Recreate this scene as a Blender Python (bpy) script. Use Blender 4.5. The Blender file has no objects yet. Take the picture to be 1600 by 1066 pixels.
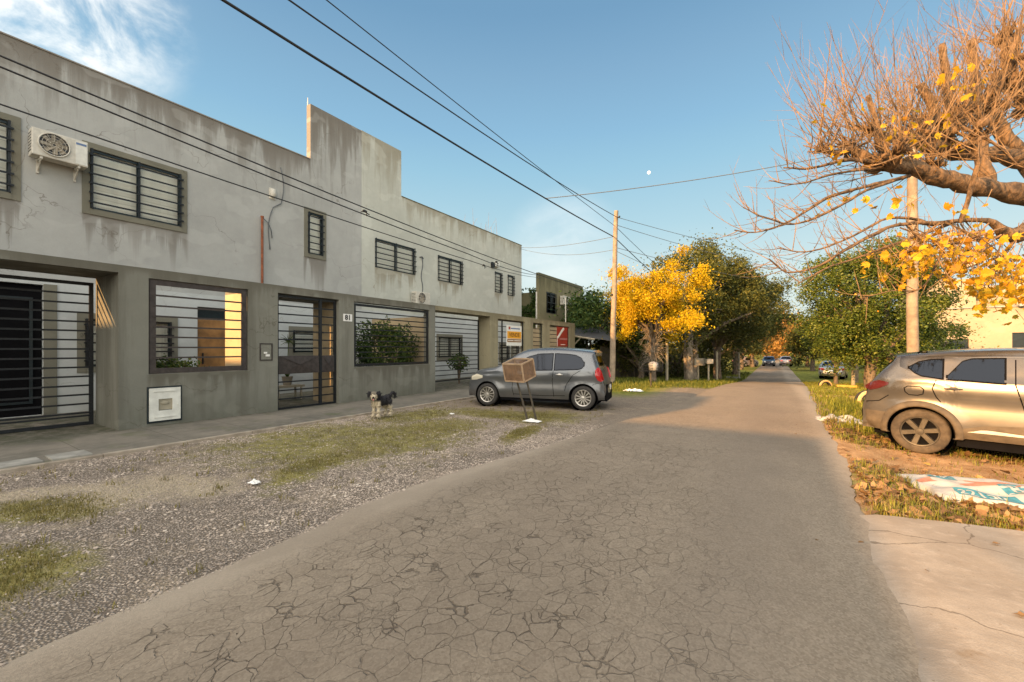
import bpy, bmesh, math, random
from mathutils import Vector, Matrix, noise as mnoise
R = math.radians
random.seed(7)
sc = bpy.context.scene
col = sc.collection

# ---------------------------------------------------------------- camera
YAW = 31.974
cam_d = bpy.data.cameras.new("camera"); cam = bpy.data.objects.new("camera", cam_d); col.objects.link(cam)
cam_d.sensor_width = 36; cam_d.lens = 14.85; cam_d.shift_y = 13/1600
cam_d.clip_start = 0.05; cam_d.clip_end = 3000
cam.location = (0, 0, 1.5); cam.rotation_euler = (R(90), 0, R(YAW))
sc.camera = cam

# ---------------------------------------------------------------- light
SUN_A, SUN_E = 21.0, 17.0
Ld = Vector((math.sin(R(SUN_A))*math.cos(R(SUN_E)), math.cos(R(SUN_A))*math.cos(R(SUN_E)), -math.sin(R(SUN_E))))
sd = bpy.data.lights.new("sun", 'SUN'); sun = bpy.data.objects.new("sun", sd); col.objects.link(sun)
sd.energy = 5.0; sd.angle = R(0.5); sd.color = (1.0, 0.54, 0.20)
sun.rotation_euler = Ld.to_track_quat('-Z', 'Y').to_euler()
sc.view_settings.view_transform = 'Standard'; sc.view_settings.look = 'None'
sc.view_settings.gamma = 1; sc.view_settings.use_curve_mapping = False
sc.view_settings.exposure = 1.3

# ---------------------------------------------------------------- node helper
class NT:
    def __init__(s, tree): s.t = tree; s.N = tree.nodes; s.L = tree.links
    def put(s, sock, v):
        if v is None: return
        if hasattr(v, 'is_output'): s.L.new(v, sock)
        elif isinstance(v, (tuple, list)) and len(v) == 3 and sock.type == 'RGBA': sock.default_value = (*v, 1)
        else: sock.default_value = v
    def node(s, typ, **kw):
        n = s.N.new(typ)
        for k, v in kw.items():
            if k.startswith('i_'):
                key = k[2:]; key = int(key) if key.isdigit() else key.replace('_', ' ')
                s.put(n.inputs[key], v)
            else: setattr(n, k, v)
        return n
    def m(s, op, a, b=None, c=None, clamp=False):
        n = s.N.new('ShaderNodeMath'); n.operation = op; n.use_clamp = clamp
        s.put(n.inputs[0], a); s.put(n.inputs[1], b); s.put(n.inputs[2], c); return n.outputs[0]
    def vm(s, op, a, b=None):
        n = s.N.new('ShaderNodeVectorMath'); n.operation = op; s.put(n.inputs[0], a); s.put(n.inputs[1], b)
        return n.outputs['Value'] if op in ('DOT_PRODUCT', 'LENGTH', 'DISTANCE') else n.outputs[0]
    def mix(s, f, a, b, mode='MIX'):
        n = s.N.new('ShaderNodeMix'); n.data_type = 'RGBA'; n.blend_type = mode
        s.put(n.inputs[0], f); s.put(n.inputs[6], a); s.put(n.inputs[7], b); return n.outputs[2]
    def ss(s, x, a, b, lo=0.0, hi=1.0):
        n = s.N.new('ShaderNodeMapRange'); n.interpolation_type = 'SMOOTHSTEP'
        s.put(n.inputs[0], x); s.put(n.inputs[1], a); s.put(n.inputs[2], b); n.inputs[3].default_value = lo; n.inputs[4].default_value = hi
        return n.outputs[0]
    def noise(s, vec, scale, detail=4, rough=0.55, dist=0):
        n = s.node('ShaderNodeTexNoise'); s.put(n.inputs['Vector'], vec); n.inputs['Scale'].default_value = scale
        n.inputs['Detail'].default_value = detail; n.inputs['Roughness'].default_value = rough; n.inputs['Distortion'].default_value = dist
        return n.outputs[0]
    def vor(s, vec, scale, feature='F1', out=0, rnd=1.0):
        n = s.node('ShaderNodeTexVoronoi', feature=feature); s.put(n.inputs['Vector'], vec); n.inputs['Scale'].default_value = scale
        n.inputs['Randomness'].default_value = rnd
        return n.outputs[out]
    def ramp(s, x, stops):
        n = s.node('ShaderNodeValToRGB'); s.put(n.inputs[0], x); e = n.color_ramp.elements
        while len(e) < len(stops): e.new(0.5)
        for i, (p, c) in enumerate(stops): e[i].position = p; e[i].color = (*c, 1)
        return n.outputs[0]
    def scl(s, vec, v):
        n = s.node('ShaderNodeVectorMath', operation='MULTIPLY'); s.put(n.inputs[0], vec); n.inputs[1].default_value = v; return n.outputs[0]
    def sep(s, vec):
        n = s.node('ShaderNodeSeparateXYZ'); s.put(n.inputs[0], vec); return n.outputs
    def bump(s, h, strength=0.3, dist=0.02, nrm=None):
        n = s.node('ShaderNodeBump'); n.inputs['Strength'].default_value = strength; n.inputs['Distance'].default_value = dist
        s.put(n.inputs['Height'], h); s.put(n.inputs['Normal'], nrm); return n.outputs[0]

def newmat(name):
    m = bpy.data.materials.new(name); m.use_nodes = True
    t = NT(m.node_tree); b = t.N['Principled BSDF']; return m, t, b
def pos(t): return t.node('ShaderNodeNewGeometry').outputs['Position']
def objc(t): return t.node('ShaderNodeTexCoord').outputs['Object']

# ---------------------------------------------------------------- world: sky with a wisp of cloud
w = bpy.data.worlds.new("World"); sc.world = w; w.use_nodes = True
t = NT(w.node_tree); bg = t.N['Background']
sky = t.node('ShaderNodeTexSky', sky_type='NISHITA'); sky.sun_disc = False
sky.sun_elevation = R(SUN_E); sky.sun_rotation = R(180+SUN_A)
sky.air_density = 1.0; sky.dust_density = 1.2; sky.ozone_density = 1.6
gen = t.node('ShaderNodeTexCoord').outputs['Generated']
def wdir(px, py):
    u = (px-800)/660; v = (546-py)/660; S, C = math.sin(R(YAW)), math.cos(R(YAW))
    return Vector((u*C-S, u*S+C, v)).normalized()
c1, c2 = wdir(70, -10), wdir(880, 395)
st = t.scl(gen, (2.2, 5.0, 7.0))
wn = t.noise(t.vm('ADD', st, t.scl(t.node('ShaderNodeTexNoise', i_Vector=gen, i_Scale=3.0).outputs[1], (0.9, 0.9, 0.9))), 1.6, 7, 0.62, 0.4)
m1 = t.ss(t.vm('DOT_PRODUCT', gen, tuple(c1)), 0.983, 0.9995)
m2 = t.ss(t.vm('DOT_PRODUCT', gen, tuple(c2)), 0.988, 1.0)
cl = t.m('MULTIPLY', t.ss(wn, 0.40, 0.66), m1)
cl2 = t.m('MULTIPLY', m2, t.ss(wn, 0.3, 0.7, 0.15, 0.42))
z = t.sep(gen)[2]
base = t.scl(t.ramp(z, [(0.0, (.80, .84, .75)), (0.134, (.69, .83, .79)), (0.27, (.46, .70, .78)), (0.385, (.335, .60, .755)), (0.45, (.28, .525, .72)), (0.54, (.235, .44, .63)), (0.62, (.18, .365, .555)), (1.0, (.13, .28, .46))]), (4.1, 4.05, 4.1))
skyc = t.mix(0.94, sky.outputs[0], base)
# broad warm glow added to the unseen sky behind the camera, lifts the shade
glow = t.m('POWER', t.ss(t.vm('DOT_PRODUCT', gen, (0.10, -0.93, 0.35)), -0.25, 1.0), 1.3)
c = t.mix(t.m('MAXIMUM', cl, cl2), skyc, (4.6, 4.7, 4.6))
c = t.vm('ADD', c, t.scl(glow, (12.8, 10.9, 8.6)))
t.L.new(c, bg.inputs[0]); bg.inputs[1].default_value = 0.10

# ---------------------------------------------------------------- mesh helper
class MB:
    def __init__(s): s.v = []; s.f = []; s.mi = []
    def add(s, vs, fs, mi=0):
        o = len(s.v); s.v += [tuple(p) for p in vs]; s.f += [tuple(i+o for i in f) for f in fs]; s.mi += [mi]*len(fs); return s
    def box(s, a, b, M=None, mi=0, bev=0.0):
        (x0, y0, z0), (x1, y1, z1) = a, b
        x0, x1 = min(x0, x1), max(x0, x1); y0, y1 = min(y0, y1), max(y0, y1); z0, z1 = min(z0, z1), max(z0, z1)
        if bev > 0:
            bm = bmesh.new(); bmesh.ops.create_cube(bm, size=1)
            for v in bm.verts: v.co = Vector(((x0+x1)/2+v.co.x*(x1-x0), (y0+y1)/2+v.co.y*(y1-y0), (z0+z1)/2+v.co.z*(z1-z0)))
            bmesh.ops.bevel(bm, geom=bm.edges[:], offset=bev, segments=2, profile=0.6, affect='EDGES')
            bm.verts.index_update(); vs = [v.co.copy() for v in bm.verts]; fs = [tuple(v.index for v in f.verts) for f in bm.faces]; bm.free()
        else:
            vs = [Vector(p) for p in [(x0,y0,z0),(x1,y0,z0),(x1,y1,z0),(x0,y1,z0),(x0,y0,z1),(x1,y0,z1),(x1,y1,z1),(x0,y1,z1)]]
            fs = [(0,3,2,1),(4,5,6,7),(0,1,5,4),(1,2,6,5),(2,3,7,6),(3,0,4,7)]
        if M: vs = [M @ v for v in vs]
        return s.add(vs, fs, mi)
    def tube(s, pts, r, n=8, cap=True, mi=0):
        pts = [Vector(p) for p in pts]; k = len(pts)
        rs = list(r) if isinstance(r, (list, tuple)) else [r]*k
        vs = []; up = None
        for i, p in enumerate(pts):
            d = (pts[min(i+1, k-1)]-pts[max(i-1, 0)])
            if d.length < 1e-9: d = Vector((0, 0, 1))
            d.normalize()
            if up is None: up = Vector((0, 0, 1)) if abs(d.z) < 0.9 else Vector((1, 0, 0))
            a = d.cross(up)
            if a.length < 1e-6: a = d.orthogonal()
            a.normalize(); b = d.cross(a).normalized(); up = a.cross(d)
            for j in range(n):
                q = 2*math.pi*j/n; vs.append(p + a*math.cos(q)*rs[i] + b*math.sin(q)*rs[i])
        fs = [(i*n+j, i*n+(j+1) % n, (i+1)*n+(j+1) % n, (i+1)*n+j) for i in range(k-1) for j in range(n)]
        if cap: fs += [tuple(range(n))[::-1], tuple(range((k-1)*n, k*n))]
        return s.add(vs, fs, mi)
    def lathe(s, prof, M=None, n=24, mi=0, arc=2*math.pi, a0=0.0):
        full = arc > 6.28; m_ = n if full else n+1; vs = []
        for (r, h) in prof:
            for j in range(m_):
                q = a0+arc*j/n; v = Vector((r*math.cos(q), r*math.sin(q), h)); vs.append(M @ v if M else v)
        fs = []
        for i in range(len(prof)-1):
            for j in range(n):
                j2 = (j+1) % m_; fs.append((i*m_+j, i*m_+j2, (i+1)*m_+j2, (i+1)*m_+j))
        return s.add(vs, fs, mi)
    def prism(s, poly, M, h, mi=0):   # poly in local xy, extruded z 0..h, then M
        n = len(poly); vs = [M @ Vector((x, y, 0)) for x, y in poly]+[M @ Vector((x, y, h)) for x, y in poly]
        fs = [tuple(range(n))[::-1], tuple(range(n, 2*n))]+[(i, (i+1) % n, n+(i+1) % n, n+i) for i in range(n)]
        return s.add(vs, fs, mi)
    def ell(s, c, r, M=None, nu=12, nv=8, mi=0):
        vs = []; c = Vector(c)
        for i in range(nv+1):
            th = math.pi*i/nv
            for j in range(nu):
                ph = 2*math.pi*j/nu; v = Vector((r[0]*math.sin(th)*math.cos(ph), r[1]*math.sin(th)*math.sin(ph), r[2]*math.cos(th)))
                if M: v = M @ v
                vs.append(c+v)
        fs = [(i*nu+j, (i+1)*nu+j, (i+1)*nu+(j+1) % nu, i*nu+(j+1) % nu) for i in range(nv) for j in range(nu)]
        return s.add(vs, fs, mi)
    def build(s, name, mat, parent=None, smooth=False, local=False, recalc=True):
        me = bpy.data.meshes.new(name)
        off = parent.location if (parent is not None and not local) else Vector((0, 0, 0))
        pp = parent
        while pp is not None and not local and pp.parent is not None: pp = pp.parent; off = off+pp.location
        me.from_pydata([(p[0]-off[0], p[1]-off[1], p[2]-off[2]) for p in s.v], [], s.f)
        mats = mat if isinstance(mat, (list, tuple)) else [mat]
        for m_ in mats: me.materials.append(m_)
        if len(mats) > 1: me.polygons.foreach_set('material_index', s.mi)
        if recalc:
            bm = bmesh.new(); bm.from_mesh(me); bmesh.ops.recalc_face_normals(bm, faces=bm.faces); bm.to_mesh(me); bm.free()
        if smooth:
            me.polygons.foreach_set('use_smooth', [True]*len(me.polygons))
            if smooth == 'auto': me.set_sharp_from_angle(angle=R(38))
        me.update()
        o = bpy.data.objects.new(name, me); col.objects.link(o)
        if parent is not None: o.parent = parent
        return o

def tag(o, label=None, cat=None, group=None, kind=None):
    if label: o['label'] = label
    if cat: o['category'] = cat
    if group: o['group'] = group
    if kind: o['kind'] = kind
    return o
def empty(name, loc, label, cat, rz=0, group=None):
    o = bpy.data.objects.new(name, None); col.objects.link(o); o.location = loc; o.rotation_euler = (0, 0, rz); o.empty_display_size = 0.2
    return tag(o, label, cat, group)
def copy_tree(o, parent=None):
    c = o.copy(); col.objects.link(c); c.parent = parent
    for ch in list(o.children): copy_tree(ch, c)
    return c
def fbm(x, y, z=0.0, o=3):
    return mnoise.fractal(Vector((x, y, z)), 1.0, 2.0, o)
def sstep(x, a, b):
    q = max(0.0, min(1.0, (x-a)/(b-a))); return q*q*(3-2*q)

# ---------------------------------------------------------------- materials
M = {}
def simple(name, c, rough=0.6, metal=0.0, var=0.12, scale=6.0, bump=0.0, spec=None, coat=0.0, bscale=40):
    m, t, b = newmat(name); p = objc(t)
    n = t.noise(p, scale, 5)
    f = t.ss(n, 0.25, 0.75, 1-var, 1+var)
    nd = t.node('ShaderNodeVectorMath', operation='SCALE'); nd.inputs[0].default_value = c; t.L.new(f, nd.inputs['Scale'])
    t.L.new(nd.outputs[0], b.inputs['Base Color']); b.inputs['Roughness'].default_value = rough; b.inputs['Metallic'].default_value = metal
    if spec is not None: b.inputs['Specular IOR Level'].default_value = spec
    if coat: b.inputs['Coat Weight'].default_value = coat; b.inputs['Coat Roughness'].default_value = 0.06
    if bump: t.L.new(t.bump(t.noise(p, bscale, 5), bump, 0.01), b.inputs['Normal'])
    M[name] = m; return m
simple('iron', (0.012, 0.014, 0.017), 0.42, 0.3, 0.3, 12)
simple('iron_brown', (0.045, 0.036, 0.033), 0.55, 0.2, 0.3, 12)
simple('rust', (0.23, 0.075, 0.035), 0.85, 0, 0.35, 9, 0.3)
simple('sash', (0.012, 0.020, 0.024), 0.35, 0.2, 0.2)
simple('white_plastic', (0.62, 0.62, 0.57), 0.5, 0, 0.12, 8)
simple('off_white', (0.52, 0.50, 0.44), 0.6, 0, 0.15, 8)
simple('dark_plastic', (0.03, 0.03, 0.032), 0.55, 0, 0.2)
simple('black', (0.006, 0.006, 0.007), 0.9, spec=0.05)
simple('rubber', (0.028, 0.026, 0.024), 0.85, 0, 0.25, 20, 0.2)
simple('rubber_dusty', (0.065, 0.050, 0.034), 0.9, 0, 0.35, 14, 0.3)
simple('alloy', (0.55, 0.53, 0.50), 0.32, 0.85, 0.08)
simple('alloy_dark', (0.06, 0.052, 0.04), 0.5, 0.4, 0.25, 18)
simple('chrome', (0.75, 0.75, 0.75), 0.15, 1.0, 0.05)
simple('plate_white', (0.7, 0.7, 0.68), 0.5, 0, 0.05)
simple('ink', (0.02, 0.02, 0.02), 0.6)
simple('wood_pole', (0.25, 0.195, 0.14), 0.85, 0, 0.3, 5, 0.5, bscale=25)
simple('wood_crate', (0.21, 0.125, 0.07), 0.8, 0, 0.3, 7, 0.4)
simple('wood_frame', (0.36, 0.25, 0.155), 0.8, 0, 0.25, 7, 0.3)
simple('wood_dark', (0.06, 0.05, 0.035), 0.85, 0, 0.35, 7, 0.4)
simple('wood_door', (0.28, 0.14, 0.045), 0.5, 0, 0.35, 4, 0.1)
simple('cable', (0.015, 0.016, 0.018), 0.6)
simple('cable_grey', (0.10, 0.11, 0.12), 0.6)
simple('sheet_metal', (0.12, 0.12, 0.125), 0.5, 0.5, 0.25)
simple('paper', (0.72, 0.71, 0.68), 0.8, 0, 0.1)
simple('tarp_white', (0.36, 0.36, 0.345), 0.55, 0, 0.08, 9)
simple('tarp_blue', (0.05, 0.20, 0.26), 0.55, 0, 0.2, 30)
simple('tarp_red', (0.36, 0.16, 0.11), 0.55, 0, 0.2, 30)
simple('cream_paint', (0.46, 0.37, 0.25), 0.8, 0, 0.12, 3, 0.15)
simple('yellow_paint', (0.50, 0.33, 0.06), 0.8, 0, 0.12, 3, 0.15)
simple('roof_grey', (0.30, 0.29, 0.28), 0.8, 0, 0.2, 3, 0.2)
simple('sign_white', (0.70, 0.70, 0.67), 0.55, 0, 0.05)
simple('sign_orange', (0.72, 0.34, 0.03), 0.5, 0, 0.08)
simple('sign_brown', (0.22, 0.10, 0.02), 0.5)
simple('sign_red', (0.30, 0.035, 0.02), 0.5, 0, 0.15)
simple('sign_blue', (0.10, 0.16, 0.30), 0.5)
simple('pink', (0.40, 0.16, 0.15), 0.6)
simple('tyre_paint', (0.60, 0.42, 0.20), 0.8, 0, 0.3, 20)
simple('soil', (0.10, 0.07, 0.04), 0.95, 0, 0.3, 10, 0.5)
simple('pot', (0.25, 0.22, 0.17), 0.8)
simple('bench_wood', (0.30, 0.27, 0.20), 0.8)

def glassmat(name, tint, gl=0.35, rough=0.03, gc=(0.9, 0.95, 1), ior=1.5):
    m, t, b = newmat(name)
    tr = t.node('ShaderNodeBsdfTransparent'); tr.inputs[0].default_value = (*tint, 1)
    g = t.node('ShaderNodeBsdfGlossy'); g.inputs['Roughness'].default_value = rough; g.inputs[0].default_value = (*gc, 1)
    fr = t.node('ShaderNodeFresnel'); fr.inputs[0].default_value = ior
    mx = t.node('ShaderNodeMixShader'); t.L.new(t.m('ADD', fr.outputs[0], gl, clamp=True), mx.inputs[0])
    t.L.new(tr.outputs[0], mx.inputs[1]); t.L.new(g.outputs[0], mx.inputs[2])
    t.L.new(mx.outputs[0], t.N['Material Output'].inputs[0]); M[name] = m
glassmat('glass', (0.92, 0.92, 0.90), 0.01, 0.03, (0.62, 0.62, 0.60), 1.14)
glassmat('car_glass', (0.07, 0.075, 0.085), 0.02, 0.05, (0.50, 0.56, 0.68))
glassmat('lamp_glass', (0.9, 0.9, 0.9), 0.15)
def lens(name, c):
    m, t, b = newmat(name); b.inputs['Base Color'].default_value = (*c, 1); b.inputs['Roughness'].default_value = 0.12
    b.inputs['Coat Weight'].default_value = 0.3; M[name] = m
lens('tail_red', (0.36, 0.010, 0.012)); lens('tail_dark', (0.07, 0.012, 0.012)); lens('lens_clear', (0.55, 0.52, 0.42)); lens('lens_white', (0.9, 0.88, 0.8))

def carpaint(name, c, dust, dustamt=0.35):
    m, t, b = newmat(name); p = objc(t)
    n = t.noise(p, 3, 6, 0.6); z_ = t.sep(p)[2]
    f = t.m('MULTIPLY', t.ss(z_, 1.1, 0.1), t.ss(n, 0.3, 0.75, 0.3, 1.0))
    f = t.m('ADD', t.m('MULTIPLY', f, dustamt), t.m('MULTIPLY', t.ss(t.noise(p, 4, 3), 0.4, 0.8), dustamt*0.3), clamp=True)
    t.L.new(t.mix(f, c, dust), b.inputs['Base Color'])
    t.L.new(t.m('ADD', t.m('MULTIPLY', f, 0.5), 0.27), b.inputs['Roughness'])
    t.L.new(t.m('SUBTRACT', 0.65, f, clamp=True), b.inputs['Metallic'])
    b.inputs['Coat Weight'].default_value = 0.6; b.inputs['Coat Roughness'].default_value = 0.08
    M[name] = m
carpaint('paint_grey', (0.115, 0.125, 0.138), (0.20, 0.17, 0.135), 0.28)
carpaint('paint_bronze', (0.12, 0.113, 0.103), (0.165, 0.132, 0.092), 0.42)
carpaint('paint_silver', (0.42, 0.42, 0.40), (0.40, 0.33, 0.24), 0.3)
carpaint('paint_pale', (0.62, 0.52, 0.50), (0.45, 0.36, 0.27), 0.2)
carpaint('paint_dark', (0.07, 0.08, 0.11), (0.25, 0.20, 0.15), 0.2)
simple('cladding', (0.085, 0.067, 0.046), 0.75, 0, 0.3, 8)

# plaster / concrete wall with weather streaks
def wallmat(name, c, streak, top, bottom, amt=0.75, topband=1.6, rough=0.9, green=None, blot=0.2, low=None, lowamt=0.0, sills=(), raised=None):
    m, t, b = newmat(name); p = pos(t); xyz = t.sep(p)
    n1 = t.noise(p, 0.55, 5, 0.6); n2 = t.noise(p, 3.5, 6, 0.65); n3 = t.noise(p, 30, 4)
    sv = t.scl(p, (1.6, 1.6, 0.14)); s1 = t.noise(sv, 1.5, 6, 0.65); s2 = t.noise(t.scl(p, (3.2, 3.2, 0.25)), 2.3, 5, 0.6)
    f = t.m('ADD', t.m('MULTIPLY', t.m('SUBTRACT', n1, 0.5), blot*2.4), t.m('MULTIPLY', t.m('SUBTRACT', n2, 0.5), blot*1.2))
    f = t.m('ADD', f, t.m('MULTIPLY', t.m('SUBTRACT', n3, 0.5), 0.10)); f = t.m('ADD', f, 1.0)
    nd = t.node('ShaderNodeVectorMath', operation='SCALE'); nd.inputs[0].default_value = c; t.L.new(f, nd.inputs['Scale'])
    # streaks run down from the parapet by uneven lengths
    if raised:
        inr = t.m('MULTIPLY', t.m('GREATER_THAN', xyz[1], raised[0]), t.m('LESS_THAN', xyz[1], raised[1]))
        top = t.m('ADD', top, t.m('MULTIPLY', inr, raised[2]-top)); tb = t.m('ADD', topband, t.m('MULTIPLY', inr, raised[3]))
    else: tb = topband
    d = t.m('SUBTRACT', top, xyz[2])
    ln = t.m('MULTIPLY', t.ss(s1, 0.34, 0.70), t.m('MULTIPLY', tb, 1.5))
    k = t.m('DIVIDE', d, t.m('ADD', ln, 0.12)); k = t.ss(k, 1.25, 0.0)
    k2 = t.m('MULTIPLY', t.ss(s2, 0.52, 0.75), t.ss(t.m('DIVIDE', d, tb), 2.4, 0.2))
    k = t.m('MULTIPLY', t.m('MAXIMUM', k, t.m('MULTIPLY', k2, 0.6)), amt, clamp=True)
    cc = t.mix(k, nd.outputs[0], streak)
    for (ya, yb, zs_, ln_) in sills:   # dried runs below each sill
        e = t.m('MULTIPLY', t.ss(xyz[1], ya-0.06, ya+0.04), t.ss(xyz[1], yb+0.06, yb-0.04)); dz = t.m('SUBTRACT', zs_, xyz[2])
        kk = t.ss(t.m('DIVIDE', dz, t.m('ADD', t.m('MULTIPLY', t.ss(t.noise(t.scl(p, (3.0, 3.0, 0.05)), 1.4, 4), 0.35, 0.68), ln_), 0.05)), 1.2, 0.1)
        cc = t.mix(t.m('MULTIPLY', t.m('MULTIPLY', e, kk), t.m('MULTIPLY', t.m('GREATER_THAN', dz, 0.0), 0.62)), cc, streak)
    # damp rise at the foot
    kb = t.m('MULTIPLY', t.ss(t.m('SUBTRACT', xyz[2], bottom), 0.75, 0.0), t.ss(n2, 0.3, 0.7, 0.2, 0.8))
    cc = t.mix(t.m('MULTIPLY', kb, 0.6), cc, green or streak)
    if low:
        q = t.m('MULTIPLY', t.ss(s1, 0.42, 0.62), lowamt); cc = t.mix(q, cc, low)
    wp = t.vm('ADD', t.scl(p, (0.42, 0.42, 0.55)), t.scl(t.node('ShaderNodeTexNoise', i_Vector=p, i_Scale=1.3, i_Detail=7.0).outputs[1], (0.5, 0.5, 0.5)))
    hair = t.m('MULTIPLY', t.ss(t.vor(wp, 1.0, 'DISTANCE_TO_EDGE'), 0.0045, 0.0012), t.ss(t.noise(p, 0.8, 3), 0.42, 0.6))
    cc = t.mix(t.m('MULTIPLY', hair, 0.55), cc, streak)
    pt = t.ss(t.noise(t.scl(p, (1, 1, 1.6)), 0.9, 2), 0.56, 0.60); cc = t.mix(t.m('MULTIPLY', pt, 0.16), cc, tuple(min(1, k*1.5) for k in c))
    t.L.new(cc, b.inputs['Base Color']); b.inputs['Roughness'].default_value = rough; b.inputs['Specular IOR Level'].default_value = 0.2
    t.L.new(t.bump(t.m('ADD', t.m('MULTIPLY', n2, 0.5), t.m('MULTIPLY', n3, 0.5)), 0.35, 0.015), b.inputs['Normal'])
    M[name] = m
wallmat('plaster_grey', (0.362, 0.370, 0.358), (0.125, 0.105, 0.082), 7.95, 0, 0.76, 1.0, raised=(8.48, 10.6, 9.85, 1.6), sills=[(0.42,2.04,4.57,1.3),(2.95,4.96,4.59,1.2),(8.25,9.06,4.59,1.6)])
wallmat('tower_pale', (0.34, 0.33, 0.26), (0.14, 0.12, 0.085), 9.85, 0, 0.6, 0.8)
wallmat('plaster_tower', (0.235, 0.215, 0.19), (0.075, 0.065, 0.055), 9.8, 0, 0.75, 1.1)
wallmat('plaster_pale', (0.455, 0.47, 0.425), (0.22, 0.185, 0.12), 7.95, 0, 0.62, 0.9, raised=(10.5, 12.6, 9.85, 0.8), sills=[(11.18,13.33,4.72,1.0),(14.8,16.59,4.7,0.9),(19.48,20.2,4.7,1.0),(20.81,21.52,4.67,1.0)])
wallmat('plaster_patio', (0.44, 0.465, 0.46), (0.3, 0.3, 0.27), 3.3, 0, 0.15, 0.5)
wallmat('concrete_fence', (0.182, 0.182, 0.155), (0.085, 0.075, 0.055), 3.02, 0, 0.55, 0.35, green=(0.06, 0.065, 0.04), low=(0.11, 0.105, 0.085), lowamt=0.6, sills=[(3.12,4.89,1.02,0.6),(7.68,10.72,0.99,0.7)])
wallmat('concrete_olive', (0.27, 0.245, 0.165), (0.12, 0.10, 0.06), 3.02, 0, 0.5, 0.4, green=(0.10, 0.10, 0.05), low=(0.19, 0.17, 0.115), lowamt=0.5)
wallmat('plaster_olive', (0.20, 0.18, 0.105), (0.06, 0.06, 0.035), 6.6, 0, 0.6, 1.2)
wallmat('plaster_tan', (0.34, 0.27, 0.17), (0.15, 0.12, 0.08), 2.8, 0, 0.4, 0.4)
wallmat('plaster_porch', (0.42, 0.34, 0.22), (0.15, 0.12, 0.08), 2.8, 0, 0.1, 0.2)
wallmat('trim', (0.17, 0.165, 0.13), (0.08, 0.075, 0.06), 9, 0, 0.2, 0.3)
wallmat('cream_wall', (0.34, 0.285, 0.205), (0.25, 0.19, 0.12), 6.6, -1, 0.4, 1.0)

# curtain cloth behind panes
m, t, b = newmat('curtain'); p = pos(t)
wv = t.noise(t.scl(p, (1, 9, 0.4)), 2.0, 3); t.L.new(t.ramp(wv, [(0.3, (0.52, 0.54, 0.51)), (0.7, (0.76, 0.78, 0.74))]), b.inputs['Base Color']); b.inputs['Roughness'].default_value = 0.9; M['curtain'] = m
m, t, b = newmat('blind'); p = pos(t)
wv = t.m('FRACT', t.m('MULTIPLY', t.sep(p)[2], 5.2)); t.L.new(t.mix(t.ss(wv, 0.0, 0.2), (0.66, 0.68, 0.66), (0.88, 0.90, 0.87)), b.inputs['Base Color']); M['blind'] = m

# foliage
def leafmat(name, stops, trans=0.35, rough=0.6):
    m, t, b = newmat(name)
    ri = t.node('ShaderNodeNewGeometry').outputs['Random Per Island']
    n = t.noise(pos(t), 1.1, 3)
    x = t.m('ADD', t.m('MULTIPLY', ri, 0.7), t.m('MULTIPLY', t.ss(n, 0.3, 0.7), 0.3))
    c = t.ramp(x, stops); t.L.new(c, b.inputs['Base Color']); b.inputs['Roughness'].default_value = rough; b.inputs['Specular IOR Level'].default_value = 0.25
    tl = t.node('ShaderNodeBsdfTranslucent'); t.L.new(c, tl.inputs[0])
    mx = t.node('ShaderNodeMixShader'); mx.inputs[0].default_value = trans
    t.L.new(b.outputs[0], mx.inputs[1]); t.L.new(tl.outputs[0], mx.inputs[2]); t.L.new(mx.outputs[0], t.N['Material Output'].inputs[0]); M[name] = m
leafmat('leaf_yellow', [(0.0, (0.25, 0.15, 0.006)), (0.35, (0.50, 0.33, 0.008)), (0.75, (0.72, 0.51, 0.010)), (1.0, (0.40, 0.34, 0.02))], 0.4)
leafmat('leaf_plane', [(0.0, (0.34, 0.14, 0.02)), (0.25, (0.60, 0.31, 0.02)), (0.7, (0.66, 0.43, 0.025)), (1.0, (0.24, 0.22, 0.03))], 0.45)
leafmat('leaf_dark', [(0.0, (0.018, 0.028, 0.008)), (0.5, (0.055, 0.065, 0.014)), (1.0, (0.13, 0.115, 0.025))], 0.2)
leafmat('leaf_olive', [(0.0, (0.028, 0.040, 0.010)), (0.5, (0.082, 0.094, 0.020)), (1.0, (0.17, 0.16, 0.032))], 0.25)
leafmat('leaf_green', [(0.0, (0.022, 0.045, 0.010)), (0.5, (0.075, 0.11, 0.018)), (0.85, (0.17, 0.20, 0.03)), (1.0, (0.28, 0.27, 0.06))], 0.25, 0.4)
leafmat('leaf_shrub', [(0.0, (0.015, 0.04, 0.010)), (0.6, (0.05, 0.09, 0.018)), (1.0, (0.16, 0.18, 0.03))], 0.2)
leafmat('leaf_rust', [(0.0, (0.20, 0.09, 0.02)), (0.5, (0.40, 0.21, 0.045)), (1.0, (0.50, 0.31, 0.09))], 0.4)
leafmat('leaf_litter', [(0.0, (0.09, 0.05, 0.022)), (0.5, (0.22, 0.13, 0.06)), (0.85, (0.33, 0.21, 0.10)), (1.0, (0.42, 0.26, 0.05))], 0.15, 0.8)
leafmat('grass_green', [(0.0, (0.05, 0.075, 0.012)), (0.6, (0.13, 0.15, 0.02)), (1.0, (0.27, 0.24, 0.06))], 0.3)
leafmat('grass_sunlit', [(0.0, (0.08, 0.10, 0.012)), (0.5, (0.20, 0.22, 0.025)), (0.85, (0.33, 0.31, 0.05)), (1.0, (0.40, 0.30, 0.12))], 0.35)  # sunlit look of the right verge put into the blade colour
leafmat('grass_dry', [(0.0, (0.11, 0.09, 0.03)), (0.6, (0.21, 0.18, 0.05)), (1.0, (0.34, 0.27, 0.12))], 0.3)
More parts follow.
